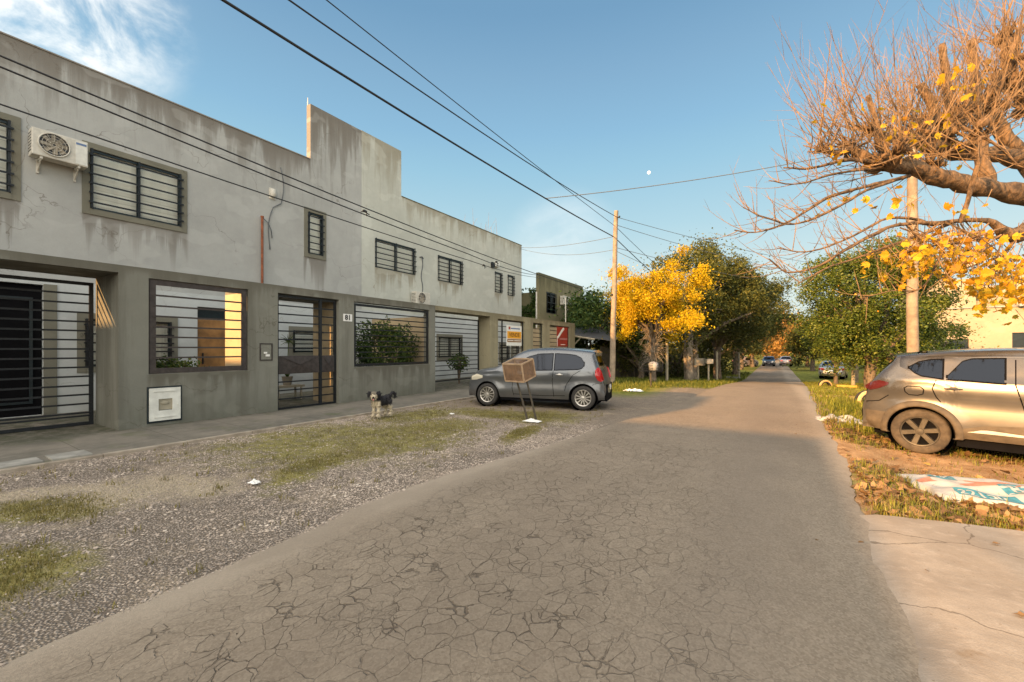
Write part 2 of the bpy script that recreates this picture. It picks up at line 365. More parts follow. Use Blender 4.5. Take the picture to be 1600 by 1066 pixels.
leafmat('stone_mix', [(0.0, (0.17, 0.138, 0.11)), (0.45, (0.31, 0.255, 0.208)), (0.88, (0.46, 0.385, 0.315)), (1.0, (0.68, 0.60, 0.50))], 0.0, 0.85)
def barkmat(name, a, c, sc_=6):
    m, t, b = newmat(name); p = pos(t); n = t.noise(t.scl(p, (1, 1, 0.45)), sc_, 7, 0.7)
    pa = t.vor(t.scl(p, (1, 1, 0.6)), sc_*1.4)
    t.L.new(t.mix(t.ss(t.m('ADD', n, t.m('MULTIPLY', pa, 0.25)), 0.42, 0.80), a, c), b.inputs['Base Color']); b.inputs['Roughness'].default_value = 0.9
    t.L.new(t.bump(t.m('ADD', n, t.m('MULTIPLY', pa, 0.5)), 1.0, 0.06), b.inputs['Normal']); M[name] = m
barkmat('bark', (0.055, 0.042, 0.03), (0.17, 0.13, 0.09))
barkmat('bark_plane', (0.04, 0.026, 0.015), (0.21, 0.13, 0.068), 9)
barkmat('bark_pale', (0.09, 0.075, 0.058), (0.27, 0.23, 0.18), 5)
barkmat('twig', (0.11, 0.068, 0.036), (0.30, 0.19, 0.095), 5)
# ================================================================ GROUND
def gz(x, y):
    z_ = -0.85*sstep(y, 15, 40)-0.25*sstep(y, 40, 80)
    z_ -= 0.08*sstep(x, 0.9, 1.6)*(1-0.2*sstep(y, 20, 40))
    return z_
LE = [(-40,-3.0),(0,-3.08),(1.2,-3.24),(3,-3.44),(4,-3.36),(5,-3.2),(6.2,-3.03),(7.8,-2.86),(9.6,-2.62),(12.2,-2.3),(17,-2.15),(30,-2.05),(300,-2.0)]
RE = [(-40,0.55),(2.6,0.62),(5,0.69),(6.5,0.77),(8,0.81),(11.2,0.83),(16,0.95),(24,1.25),(36,1.6),(300,1.7)]
def interp(tab, y):
    for (a, va), (b, vb) in zip(tab, tab[1:]):
        if y <= b: return va+(vb-va)*max(0, (y-a)/(b-a))
    return tab[-1][1]
def axis(segs):
    out = []
    for a, b, st in segs:
        n = max(1, int(round((b-a)/st))); out += [a+(b-a)*i/n for i in range(n)]
    return out+[segs[-1][1]]
def edgeL(y): return interp(LE, y)+0.05*fbm(3.1, y*1.7)+0.02*fbm(9.1, y*7)
def edgeR(y): return interp(RE, y)+0.07*fbm(5.7, y*1.3)+0.03*fbm(1.1, y*6)

xs = axis([(-400,-60,40),(-60,-16,4),(-16,-10.5,0.5),(-10.5,6,0.14),(6,16,0.6),(16,60,4),(60,400,40)])
ys = axis([(-60,-4,3),(-4,14,0.14),(14,30,0.3),(30,60,1.0),(60,140,5),(140,500,40)])
g = MB(); nx = len(xs)
for y in ys:
    for x in xs:
        h = gz(x, y)
        inroad = sstep(x, edgeL(y)-0.02, edgeL(y)+0.18)*(1-sstep(x, edgeR(y)-0.18, edgeR(y)+0.02)) if -4 < x < 2.2 else 0
        bump_ = (0.022*fbm(x*0.9, y*0.9, 2)+0.010*fbm(x*4, y*4, 5)) if abs(x) < 20 else 0
        if x < -8.0 and y < 24: bump_ = -0.03
        if x > 0.9: bump_ += 0.02*fbm(x*1.5, y*1.5, 9)
        h += bump_*(1-inroad)-0.045*inroad-0.02*(1-inroad)
        g.v.append((x, y, h))
for j in range(len(ys)-1):
    for i in range(nx-1):
        g.f.append((j*nx+i, j*nx+i+1, (j+1)*nx+i+1, (j+1)*nx+i)); g.mi.append(0)

# patches: (cx, cy, rx, ry, angle)
GRASS_L = [(-6.25, 4.5, 1.75, 1.6, 0.5), (-5.3, 5.2, 0.9, 1.3, 0.2), (-7.0, 7.0, 0.75, 1.2, 0.1), (-5.6, 6.3, 0.8, 0.9, 0), (-5.9, 1.1, 0.6, 0.35, 0.3), (-5.2, 3.35, 0.35, 0.9, 0.6), (-4.4, 0.6, 0.5, 0.35, 0), (-4.5, 8.4, 0.8, 0.9, 0), (-3.9, 6.6, 0.25, 0.8, 0.2), (-5.7,8.2,1.2,0.6,0)]
SAND = [(-5.9, 1.75, 0.55, 0.55, 0.4), (-5.35, 2.15, 0.45, 0.35, 0.2), (-6.6, 1.2, 0.9, 0.22, 1.0)]
def pm(x, y, lst, soft=0.35):
    v = 0
    for cx, cy, rx, ry, an in lst:
        dx, dy = x-cx, y-cy; ca, sa = math.cos(an), math.sin(an)
        u, w_ = (dx*ca+dy*sa)/rx, (-dx*sa+dy*ca)/ry
        d = math.sqrt(u*u+w_*w_)+0.35*fbm(x*1.3, y*1.3, 3); v = max(v, 1-sstep(d, 1-soft, 1+soft))
    return v
def gmask(nt, p, lst, nz, soft=0.35):
    out = None
    for cx, cy, rx, ry, an in lst:
        d = nt.vm('SUBTRACT', p, (cx, cy, 0)); x, y, _ = nt.sep(d)
        ca, sa = math.cos(an), math.sin(an)
        u = nt.m('ADD', nt.m('MULTIPLY', x, ca/rx), nt.m('MULTIPLY', y, sa/rx)); v = nt.m('ADD', nt.m('MULTIPLY', x, -sa/ry), nt.m('MULTIPLY', y, ca/ry))
        q = nt.m('SQRT', nt.m('ADD', nt.m('MULTIPLY', u, u), nt.m('MULTIPLY', v, v)))
        q = nt.ss(nt.m('ADD', q, nz), 1-soft, 1+soft, 1, 0); out = q if out is None else nt.m('MAXIMUM', out, q)
    return out
m, t, b = newmat('ground'); p = pos(t); X_, Y_, Z_ = t.sep(p)
nbig = t.noise(p, 0.8, 5, 0.6); nmid = t.noise(p, 4, 6, 0.65); nfine = t.noise(p, 40, 5, 0.6)
nz = t.m('MULTIPLY', t.m('SUBTRACT', t.noise(p, 2.6, 8, 0.72), 0.5), 2.6)
vc = t.vor(p, 58, out=1); vd = t.vor(p, 58)
grav = t.mix(t.sep(vc)[0], (0.23, 0.192, 0.157), (0.44, 0.37, 0.305))
grav = t.mix(t.ss(vd, 0.25, 0.6), grav, (0.13, 0.105, 0.082))
dirt = t.mix(t.ss(nmid, 0.3, 0.7), (0.19, 0.15, 0.105), (0.34, 0.275, 0.20))
dirt = t.mix(t.ss(nfine, 0.35, 0.75, 0, 0.5), dirt, (0.36, 0.30, 0.22))
moss = t.mix(t.ss(nmid, 0.35, 0.65), (0.12, 0.115, 0.024), (0.25, 0.22, 0.065)); moss = t.mix(t.ss(nfine, 0.4, 0.7, 0, 0.6), moss, (0.32, 0.27, 0.15))
lush = t.mix(t.ss(nmid, 0.3, 0.7), (0.10, 0.12, 0.02), (0.24, 0.24, 0.045)); lush = t.mix(t.ss(nbig, 0.5, 0.75, 0, 0.6), lush, (0.26, 0.19, 0.07))
odirt = t.mix(t.ss(nmid, 0.3, 0.7), (0.24, 0.13, 0.055), (0.46, 0.29, 0.15)); odirt = t.mix(t.ss(nfine, 0.4, 0.75, 0, 0.5), odirt, (0.50, 0.36, 0.22))
left = t.mix(t.ss(t.noise(p, 1.6, 6, 0.7), 0.50, 0.66, 0, 0.75), grav, dirt)
left = t.mix(t.ss(t.m('ADD', Y_, t.m('MULTIPLY', nz, 1.5)), 5.5, 9.0, 0, 0.35), left, dirt)
left = t.mix(t.m('MULTIPLY', gmask(t, p, GRASS_L, nz, 0.5), t.ss(nmid, 0.25, 0.55, 0.35, 0.95)), left, moss)
left = t.mix(gmask(t, p, SAND, nz, 0.5), left, t.mix(t.ss(nfine, 0.35, 0.65), (0.27, 0.22, 0.155), (0.42, 0.35, 0.25)))
lg = t.m('MULTIPLY', t.ss(t.m('ADD', Y_, t.m('MULTIPLY', nz, 1.6)), 12.8, 14.6), t.ss(t.m('ADD', X_, t.m('MULTIPLY', nz, 0.5)), -3.0, -4.1))
lg = t.m('MAXIMUM', lg, t.ss(Y_, 17.5, 20))
left = t.mix(lg, left, lush)
right = t.mix(t.ss(t.noise(p, 1.4, 5, 0.6), 0.42, 0.62), odirt, moss)
lane = t.ss(t.m('ABSOLUTE', t.m('SUBTRACT', t.m('ADD', Y_, t.m('MULTIPLY', nz, 0.5)), 8.0)), 0.55, 1.5, 1, 0)
lane2 = t.ss(t.m('ABSOLUTE', t.m('SUBTRACT', t.m('ADD', Y_, t.m('MULTIPLY', nz, 0.6)), 18.5)), 0.6, 1.6, 1, 0)
rg = t.m('MULTIPLY', t.ss(t.m('ADD', Y_, nz), 9.8, 11.6), t.ss(t.m('ADD', X_, t.m('MULTIPLY', nz, 0.6)), 0.95, 1.7))
right = t.mix(rg, right, lush); right = t.mix(t.m('MAXIMUM', lane, lane2), right, odirt)
gc = t.mix(t.ss(X_, -1.2, -1.0), left, right)
t.L.new(gc, b.inputs['Base Color']); b.inputs['Roughness'].default_value = 0.95; b.inputs['Specular IOR Level'].default_value = 0.15
hb = t.m('ADD', t.m('MULTIPLY', t.ss(vd, 0.7, 0.0), 0.6), t.m('MULTIPLY', nmid, 0.6))
t.L.new(t.bump(hb, 0.7, 0.03), b.inputs['Normal'])
o = g.build('ground', m, smooth=True, recalc=False); tag(o, kind='structure')

# ---- road
rys = axis([(-40,-2,1),(-2,14,0.10),(14,40,0.4),(40,400,8)])
g = MB(); K = 40
for y in rys:
    a, b_ = edgeL(y), edgeR(y)
    for i in range(K+1):
        q = i/K; x = a+(b_-a)*q; e = min(q, 1-q)*(b_-a)
        h = gz(min(x, 0.9), y)+0.028*sstep(e, 0, 0.9)-0.016*(1-sstep(e, 0, 0.07))+0.004
        h += 0.006*fbm(x*1.2, y*1.2, 7)*sstep(e, 0, 0.2)
        g.v.append((x, y, h))
for j in range(len(rys)-1):
    for i in range(K): g.f.append((j*(K+1)+i, j*(K+1)+i+1, (j+1)*(K+1)+i+1, (j+1)*(K+1)+i)); g.mi.append(0)
m, t, b = newmat('asphalt'); p = pos(t); X_, Y_, Z_ = t.sep(p)
warp = t.vm('SCALE', t.node('ShaderNodeTexNoise', i_Vector=p, i_Scale=4.0, i_Detail=6.0).outputs[1]); warp.node.inputs['Scale'].default_value = 0.16
pw = t.vm('ADD', t.scl(p, (1, 0.82, 1)), warp)
e1 = t.vor(pw, 9.0, 'DISTANCE_TO_EDGE'); e2 = t.vor(t.vm('ADD', pw, (3, 7, 1)), 22, 'DISTANCE_TO_EDGE')
msk = t.noise(p, 0.9, 4, 0.6); msk2 = t.noise(t.vm('ADD', p, (9, 4, 0)), 5, 3)
left_amt = t.m('ADD', t.ss(X_, 0.2, -1.5, 0.0, 0.85), t.m('MULTIPLY', t.ss(Y_, 4.0, 1.5), t.ss(X_, 0.5, -0.4, 0.08, 0.4)))
far = t.ss(Y_, 14, 4, 0.15, 1.0)
am = t.m('MULTIPLY', t.m('MULTIPLY', left_amt, t.ss(msk, 0.28, 0.52, 0.25, 1)), far, clamp=True)
edg = t.ss(t.m('SUBTRACT', X_, t.m('MULTIPLY', t.m('SUBTRACT', t.noise(p, 1.2, 3), 0.5), 0.5)), -3.05, -2.6)  # strip along left edge is uncracked
am = t.m('MULTIPLY', am, edg)
sel = t.ss(t.noise(t.vm('ADD', p, (7, 1, 0)), 1.1, 5, 0.65), 0.47, 0.53)
e5 = t.vor(t.vm('ADD', pw, (1.3, 2.2, 0)), 5.2, 'DISTANCE_TO_EDGE'); e5 = t.m('ADD', e5, t.m('MULTIPLY', sel, 1.0))
wid = t.ss(msk2, 0.40, 0.85, 0.012, 0.070)
cr = t.m('MULTIPLY', t.ss(t.m('DIVIDE', e1, wid), 0.2, 1.0, 1, 0), t.ss(t.noise(t.vm('ADD', p, (2, 8, 3)), 3.4, 4, 0.6), 0.36, 0.58, 0.12, 1))
cr2 = t.m('MULTIPLY', t.ss(e2, 0.0, 0.03, 1, 0), t.ss(t.noise(p, 2.3, 3), 0.56, 0.68))
cr = t.m('MAXIMUM', cr, t.m('MULTIPLY', t.ss(t.m('DIVIDE', e5, t.m('MULTIPLY', wid, 0.55)), 0.2, 1.0, 1, 0), t.ss(msk2, 0.35, 0.6, 0.2, 1)))
crack = t.m('MULTIPLY', t.m('MAXIMUM', cr, t.m('MULTIPLY', cr2, 0.55)), am, clamp=True)
nf = t.noise(p, 150, 3, 0.7); nm_ = t.noise(p, 10, 6, 0.65); nb = t.noise(p, 0.7, 4, 0.55)
basec = t.mix(t.ss(nb, 0.3, 0.7), (0.185, 0.145, 0.103), (0.235, 0.185, 0.134))
basec = t.mix(t.ss(nm_, 0.3, 0.75, 0, 0.45), basec, (0.29, 0.238, 0.18))
agg = t.vor(p, 90, out=1); basec = t.mix(0.34, basec, t.mix(t.sep(agg)[1], (0.09, 0.07, 0.052), (0.36, 0.30, 0.225)))
cell = t.sep(t.vor(pw, 9.0, out=1))[0]
basec = t.mix(t.m('MULTIPLY', am, 0.22), basec, t.mix(cell, (0.15, 0.12, 0.09), (0.29, 0.24, 0.18)))
dusty = t.m('MAXIMUM', t.ss(t.m('ADD', X_, t.m('MULTIPLY', nb, 0.9)), -2.15, -2.75), t.ss(t.m('ADD', X_, t.m('MULTIPLY', nm_, 0.35)), 0.62, 1.02))
basec = t.mix(t.m('MULTIPLY', dusty, 0.62), basec, (0.37, 0.31, 0.24))
worn = t.m('MULTIPLY', t.ss(t.m('ABSOLUTE', t.m('SUBTRACT', t.m('ADD', X_, t.m('MULTIPLY', nb, 0.8)), 0.15)), 0.7, 0.0), 0.35)
basec = t.mix(worn, basec, (0.17, 0.138, 0.108))
pat = t.noise(t.scl(p, (1.0, 0.35, 1)), 0.55, 5, 0.6); basec = t.mix(t.ss(pat, 0.50, 0.60, 0, 0.30), basec, (0.155, 0.122, 0.09)); basec = t.mix(t.ss(pat, 0.42, 0.33, 0, 0.30), basec, (0.29, 0.235, 0.175))
spot = t.ss(t.vor(t.vm('ADD', p, (1.7, 0.4, 0)), 1.7), 0.035, 0.015); basec = t.mix(t.m('MULTIPLY', spot, 0.7), basec, (0.04, 0.035, 0.03))
basec = t.mix(t.m('MULTIPLY', crack, 0.66), basec, (0.075, 0.056, 0.04))
t.L.new(basec, b.inputs['Base Color']); b.inputs['Roughness'].default_value = 0.88; b.inputs['Specular IOR Level'].default_value = 0.25
hh = t.m('SUBTRACT', t.m('ADD', t.m('MULTIPLY', nf, 0.30), t.m('MULTIPLY', nm_, 0.30)), t.m('MULTIPLY', crack, 1.6))
t.L.new(t.bump(hh, 0.8, 0.012), b.inputs['Normal'])
o = g.build('road', m, smooth=True, recalc=False); tag(o, kind='structure')

# ---- driveway slab on the right (worn concrete)
g = MB(); n_ = 46
def slab_top(x): return 4.92+0.18*(x-0.7)+0.03*fbm(x*3, 1.7)
for j in range(n_+1):
    for i in range(n_+1):
        q = j/n_; u = i/n_
        y = -3+q*(7.9); a = edgeR(y)-0.10; x = a+(6.5-a)*u; yy = -3+q*(slab_top(x)+3)
        g.v.append((edgeR(yy)-0.06+(6.5-edgeR(yy)+0.06)*u, yy, gz(0.5, yy)+0.030-0.034*(1-sstep(u, 0, 0.03))+0.004*fbm(x, y)))
for j in range(n_):
    for i in range(n_): g.f.append((j*(n_+1)+i, j*(n_+1)+i+1, (j+1)*(n_+1)+i+1, (j+1)*(n_+1)+i)); g.mi.append(0)
m, t, b = newmat('slab'); p = pos(t)
n1 = t.noise(p, 1.3, 6, 0.65); n2 = t.noise(t.scl(p, (1, 1.6, 1)), 6, 6, 0.7); n3 = t.noise(p, 120, 3)
c = t.mix(t.ss(n1, 0.32, 0.68), (0.24, 0.205, 0.165), (0.36, 0.315, 0.26)); c = t.mix(t.ss(n2, 0.5, 0.75, 0, 0.6), c, (0.44, 0.39, 0.33))
c = t.mix(t.ss(t.noise(t.vm('ADD', p, (5, 5, 0)), 2.1, 5, 0.7), 0.60, 0.72, 0, 0.65), c, (0.20, 0.145, 0.09)); c = t.mix(t.ss(n3, 0.3, 0.7, 0, 0.35), c, (0.22, 0.18, 0.14))
big = t.noise(t.vm('ADD', p, (2, 1, 0)), 0.9, 7, 0.7); c = t.mix(t.ss(big, 0.5, 0.68, 0, 0.45), c, (0.24, 0.20, 0.15))
hc = t.vor(t.vm('ADD', t.scl(p, (0.55, 0.8, 1)), t.scl(t.node('ShaderNodeTexNoise', i_Vector=p, i_Scale=3.0, i_Detail=6.0).outputs[1], (0.25, 0.25, 0))), 1.0, 'DISTANCE_TO_EDGE'); c = t.mix(t.ss(hc, 0.006, 0.002, 0, 0.7), c, (0.10, 0.08, 0.06))
sp = t.vor(p, 14); c = t.mix(t.ss(sp, 0.10, 0.05, 0, 0.5), c, (0.14, 0.10, 0.06))
t.L.new(c, b.inputs['Base Color']); b.inputs['Roughness'].default_value = 0.9; b.inputs['Specular IOR Level'].default_value = 0.2
t.L.new(t.bump(t.m('ADD', n2, t.m('MULTIPLY', n3, 0.5)), 0.4, 0.012), b.inputs['Normal'])
o = g.build('driveway_slab', m, smooth=True, recalc=False); tag(o, kind='structure')

# ---- pavement in front of the fence, with the patios behind it
m, t, b = newmat('pavement'); p = pos(t); X_, Y_, Z_ = t.sep(p)
n1 = t.noise(p, 0.9, 6, 0.65); n2 = t.noise(p, 7, 6, 0.7)
c = t.mix(t.ss(n1, 0.3, 0.7), (0.10, 0.093, 0.073), (0.20, 0.175, 0.14)); c = t.mix(t.ss(n2, 0.45, 0.75, 0, 0.5), c, (0.24, 0.21, 0.17))
br = t.node('ShaderNodeTexBrick', i_Scale=1.0); br.inputs['Brick Width'].default_value = 1.1; br.inputs['Row Height'].default_value = 1.1; br.inputs['Mortar Size'].default_value = 0.008; br.offset = 0
t.L.new(t.vm('ADD', p, (0.2, 0.3, 0)), br.inputs['Vector'])
c = t.mix(t.m('MULTIPLY', br.outputs['Fac'], 0.55), c, (0.05, 0.045, 0.03))
c = t.mix(t.m('MULTIPLY', t.ss(X_, -9.7, -10.05), t.ss(n2, 0.35, 0.6)), c, (0.06, 0.06, 0.035))
c = t.mix(t.m('MULTIPLY', t.ss(t.noise(p, 1.7, 5), 0.55, 0.7), 0.6), c, (0.09, 0.10, 0.045))
t.L.new(c, b.inputs['Base Color']); b.inputs['Roughness'].default_value = 0.85; t.L.new(t.bump(n2, 0.4, 0.015), b.inputs['Normal'])
g = MB()
for j, y in enumerate(axis([(-6, 24, 0.25)])):
    for i, x in enumerate([-13.35, -12, -11, -10.2, -9.6, -9, -8.5, -8.12]):
        g.v.append((x, y, 0.045+(0.05 if x < -11.5 else 0)-0.03*sstep(x, -9.9, -8.0)+0.004*fbm(x, y)))
    for j_ in range(1): pass
nyy = len(g.v)//8
for j in range(nyy-1):
    for i in range(7): g.f.append((j*8+i, j*8+i+1, (j+1)*8+i+1, (j+1)*8+i)); g.mi.append(0)
o = g.build('pavement', m, smooth=True, recalc=False); tag(o, kind='structure')
g = MB(); y = -6
m, t, b = newmat('kerb'); p = pos(t); n1 = t.noise(p, 5, 5)
t.L.new(t.mix(t.ss(n1, 0.3, 0.7), (0.22, 0.18, 0.135), (0.38, 0.32, 0.25)), b.inputs['Base Color'])
while y < 12.6:
    L_ = 1.0; w_ = 0.03*fbm(y, 3)
    g.box((-8.12, y, -0.12), (-8.02+w_*0.3, y+L_-0.006, 0.022+0.008*fbm(y*3, 0)), bev=0.008); y += L_
o = g.build('kerb_edging', m); tag(o, kind='structure')
# pale paving tiles at the near end of the pavement
g = MB()
for k, (x, y) in enumerate([(-8.35, 0.35), (-8.35, 0.80), (-8.35, 1.25), (-8.36, 1.72), (-8.34, -0.1)]):
    g.box((x-0.2, y-0.19, 0.0), (x+0.2, y+0.2, 0.034+0.003*(k % 2)), bev=0.004)
simple('tile', (0.26, 0.25, 0.22), 0.85, 0, 0.3, 4, 0.3)
o = g.build('paving_tiles', M['tile']); tag(o, kind='structure')

# ---- loose stones, grass, leaf litter (uncountable)
rs = random.Random(11)
def hground(x, y):
    b_ = 0.022*fbm(x*0.9, y*0.9, 2)+0.010*fbm(x*4, y*4, 5)
    if x > 0.9: b_ += 0.02*fbm(x*1.5, y*1.5, 9)
    return gz(x, y)+b_-0.02
STV = [(0.9,0,0.1),(0.3,0.85,0),(-0.6,0.6,0.15),(-0.9,-0.3,0),(0,-0.9,0.1),(0.1,0.1,0.55),(0.35,-0.3,0.5)]
STF = [(0,1,5),(1,2,5),(2,3,5),(3,4,6),(4,0,6),(0,5,6),(5,3,6)]
g = MB()
def stone(x, y, s, z0):
    a = rs.uniform(0, 6.28); ca, sa = math.cos(a), math.sin(a); sx, sy, sz = s*rs.uniform(.7, 1.3), s*rs.uniform(.6, 1.1), s*rs.uniform(.5, 1.1)
    tl = rs.uniform(-0.4, 0.4)
    vs = []
    for vx, vy, vz in STV:
        X, Y, Z = vx*sx*rs.uniform(.8, 1.2), vy*sy*rs.uniform(.8, 1.2), vz*sz+vx*s*tl*0.5
        vs.append((x+X*ca-Y*sa, y+X*sa+Y*ca, z0+Z))
    g.add(vs, STF)
n = 0
while n < 40000:
    # denser near the camera
    r = rs.random()**0.62*8.5; y = r+rs.uniform(-0.8, 0.3); x = rs.uniform(-8.0, -2.9)
    e = edgeL(y)
    if x > e+0.05+abs(rs.gauss(0, 0.05)): continue
    gm = max(pm(x, y, GRASS_L)*0.9, pm(x, y, SAND)*0.72)
    dens = (1-0.92*gm)*(1-0.7*sstep(y, 5.5, 8.5))
    if fbm(x*0.9, y*0.9, 31) > 0.25: dens *= 0.45
    if rs.random() > dens: continue
    s = rs.uniform(0.006, 0.0145)*(1.6 if rs.random() < 0.12 else 1)
    stone(x, y, s, max(hground(x, y), (gz(x, y)-0.005 if x > e else -1))); n += 1
o = g.build('gravel', M['stone_mix'], recalc=False); tag(o, kind='stuff')

def blades(g, x, y, h, k, z0, spread=0.03, wd=0.004):
    for _ in range(k):
        a = rs.uniform(0, 6.28); bx, by = x+rs.gauss(0, spread), y+rs.gauss(0, spread); hh = h*rs.uniform(0.5, 1.25); ln = rs.uniform(0.1, 0.8)*hh
        dx, dy = math.cos(a), math.sin(a); px, py = -dy*wd, dx*wd
        g.add([(bx-px, by-py, z0), (bx+px, by+py, z0), (bx+dx*ln*.4+px*.7, by+dy*ln*.4+py*.7, z0+hh*.6), (bx+dx*ln*.4-px*.7, by+dy*ln*.4-py*.7, z0+hh*.6), (bx+dx*ln, by+dy*ln, z0+hh)], [(0,1,2,3),(3,2,4)])
g = MB(); n = 0
while n < 11000:
    c_ = rs.choice(GRASS_L); x = c_[0]+rs.gauss(0, c_[2]*0.7); y = c_[1]+rs.gauss(0, c_[3]*0.7)
    if x > edgeL(y) or x < -8.0 or rs.random() > pm(x, y, GRASS_L): continue
    blades(g, x, y, rs.uniform(0.008, 0.034), 3, hground(x, y), 0.03, 0.003); n += 1
for _ in range(420):
    x, y = rs.uniform(-8, -3.3), rs.uniform(0.3, 11)
    if x > edgeL(y)-0.03: continue
    blades(g, x, y, rs.uniform(0.02, 0.07), rs.randint(4, 12), hground(x, y), 0.025, 0.0035)
o = g.build('verge_turf', M['grass_dry'], recalc=False); tag(o, kind='stuff')
g = MB(); n = 0
while n < 9000:
    y = 13+rs.random()**1.6*35; x = rs.uniform(-12, -2.0)
    if x > edgeL(y)-0.1 or (y < 15.0+1.2*fbm(x, y) and x > -7.5) or (y < 24 and x < -8.3): continue
    if y < 18 and x > -4.1+0.6*fbm(y, 2.2): continue
    blades(g, x, y, rs.uniform(0.05, 0.13)*(1+0.02*y), 3, hground(x, y), 0.10, 0.006+0.0004*y); n += 1
o = g.build('left_verge_grass', M['grass_green'], recalc=False); tag(o, kind='stuff')
g = MB(); g2 = MB(); n = 0
while n < 24000:
    y = 5.0+rs.random()**1.5*32; x = rs.uniform(0.8, 9 if y > 12 else 6)
    if x < edgeR(y)+0.12*abs(fbm(x*3, y*3))+0.04 or y < slab_top(x)+0.02: continue
    lane_ = min(abs(y-8.0+0.5*fbm(x, y)), abs(y-18.6+0.7*fbm(x, y)))
    if lane_ < 0.75 and rs.random() < 0.93: continue
    k_ = fbm(x*0.9, y*0.9, 44)
    if y < 9.8:
        if k_ < -0.22 and rs.random() < 0.7: continue
        blades(g2 if rs.random() < 0.4 else g, x, y, rs.uniform(0.035, 0.12), 4, hground(x, y), 0.04, 0.004)
    else:
        if x < 1.25 and rs.random() < 0.6: continue
        blades(g if rs.random() < 0.82 else g2, x, y, rs.uniform(0.07, 0.18)*(1.15 if 10 < y < 16 else 0.8), 4, hground(x, y), 0.07, 0.005+0.0003*y)
    n += 1
o = g.build('right_verge_grass', M['grass_sunlit'], recalc=False); tag(o, kind='stuff')
o = g2.build('right_verge_dry_grass', M['grass_dry'], recalc=False); tag(o, kind='stuff')

def leaf(g, x, y, z, s, flat=0.35):
    a = rs.uniform(0, 6.28); ca, sa = math.cos(a), math.sin(a); tx, ty = rs.gauss(0, flat), rs.gauss(0, flat)
    P = [(0,-1,0),(0.55,-0.45,.12),(1.0,0.05,.2),(0.45,0.35,.05),(0.05,1.0,0),(-0.45,0.35,.1),(-1.0,0.1,.25),(-0.6,-0.5,.1)]
    P = [(q[0]*s*rs.uniform(.8, 1.15), q[1]*s*rs.uniform(.85, 1.15), q[2]*s*rs.uniform(0.2, 2.2)) for q in P]
    vs = [(x+X*ca-Y*sa, y+X*sa+Y*ca, z+Z+X*tx+Y*ty) for X, Y, Z in P]
    g.add(vs+[(x, y, z)], [(8,i,(i+1) % 8) for i in range(8)])
g = MB(); n = 0
while n < 2900:
    q = rs.random()
    if q < 0.55: x, y = rs.gauss(2.0, 1.3), rs.gauss(5.9, 0.75)
    elif q < 0.85: x, y = rs.gauss(1.9, 0.9), rs.gauss(10.0, 0.8)
    else: x, y = rs.uniform(0.85, 6), rs.uniform(5, 22)
    if x < edgeR(y)+0.03 or y < slab_top(x)+0.03 or x > 7: continue
    if abs(y-8.1) < 0.6 and rs.random() < 0.8: continue
    if 1.28 < x < 3.3 and 6.1+0.14*(x-1.3) < y < 7.15: continue
    leaf(g, x, y, hground(x, y)+rs.uniform(0.01, 0.045), rs.uniform(0.025, 0.062)); n += 1
for _ in range(45):
    x, y = rs.uniform(0.2, 2.6), rs.uniform(2, 12); leaf(g, x, y, gz(0.5, y)+0.045, rs.uniform(0.012, 0.03), 0.1)
o = g.build('leaf_litter', M['leaf_litter'], recalc=False); tag(o, kind='stuff')
# ================================================================ BUILDINGS
def wall_x(g, X, th, y0, y1, z0, z1, holes, mi=0):
    """wall in the plane x=X (front face), thickness th towards -x, with rectangular openings"""
    ysl = sorted({y0, y1, *[h[0] for h in holes], *[h[1] for h in holes]}); zsl = sorted({z0, z1, *[h[2] for h in holes], *[h[3] for h in holes]})
    ysl = [v for v in ysl if y0 <= v <= y1]; zsl = [v for v in zsl if z0 <= v <= z1]
    ny, nz_ = len(ysl)-1, len(zsl)-1
    def solid(i, j):
        if not (0 <= i < ny and 0 <= j < nz_): return False
        cy, cz = (ysl[i]+ysl[i+1])/2, (zsl[j]+zsl[j+1])/2
        return not any(h[0] < cy < h[1] and h[2] < cz < h[3] for h in holes)
    X2 = X-th
    for i in range(ny):
        for j in range(nz_):
            if not solid(i, j): continue
            a, b_, c_, d_ = ysl[i], ysl[i+1], zsl[j], zsl[j+1]
            g.add([(X,a,c_),(X,b_,c_),(X,b_,d_),(X,a,d_)], [(0,1,2,3)], mi); g.add([(X2,a,c_),(X2,a,d_),(X2,b_,d_),(X2,b_,c_)], [(0,1,2,3)], mi)
            if not solid(i-1, j): g.add([(X,a,c_),(X,a,d_),(X2,a,d_),(X2,a,c_)], [(0,1,2,3)], mi)
            if not solid(i+1, j): g.add([(X,b_,c_),(X2,b_,c_),(X2,b_,d_),(X,b_,d_)], [(0,1,2,3)], mi)
            if not solid(i, j-1): g.add([(X,a,c_),(X2,a,c_),(X2,b_,c_),(X,b_,c_)], [(0,1,2,3)], mi)
            if not solid(i, j+1): g.add([(X,a,d_),(X,b_,d_),(X2,b_,d_),(X2,a,d_)], [(0,1,2,3)], mi)
def frame_x(g, X0, X1, y0, y1, z0, z1, w_, mi=0):
    g.box((X0, y0, z0), (X1, y0+w_, z1)); g.box((X0, y1-w_, z0), (X1, y1, z1))
    g.box((X0, y0+w_, z0), (X1, y1-w_, z0+w_)); g.box((X0, y0+w_, z1-w_), (X1, y1-w_, z1))
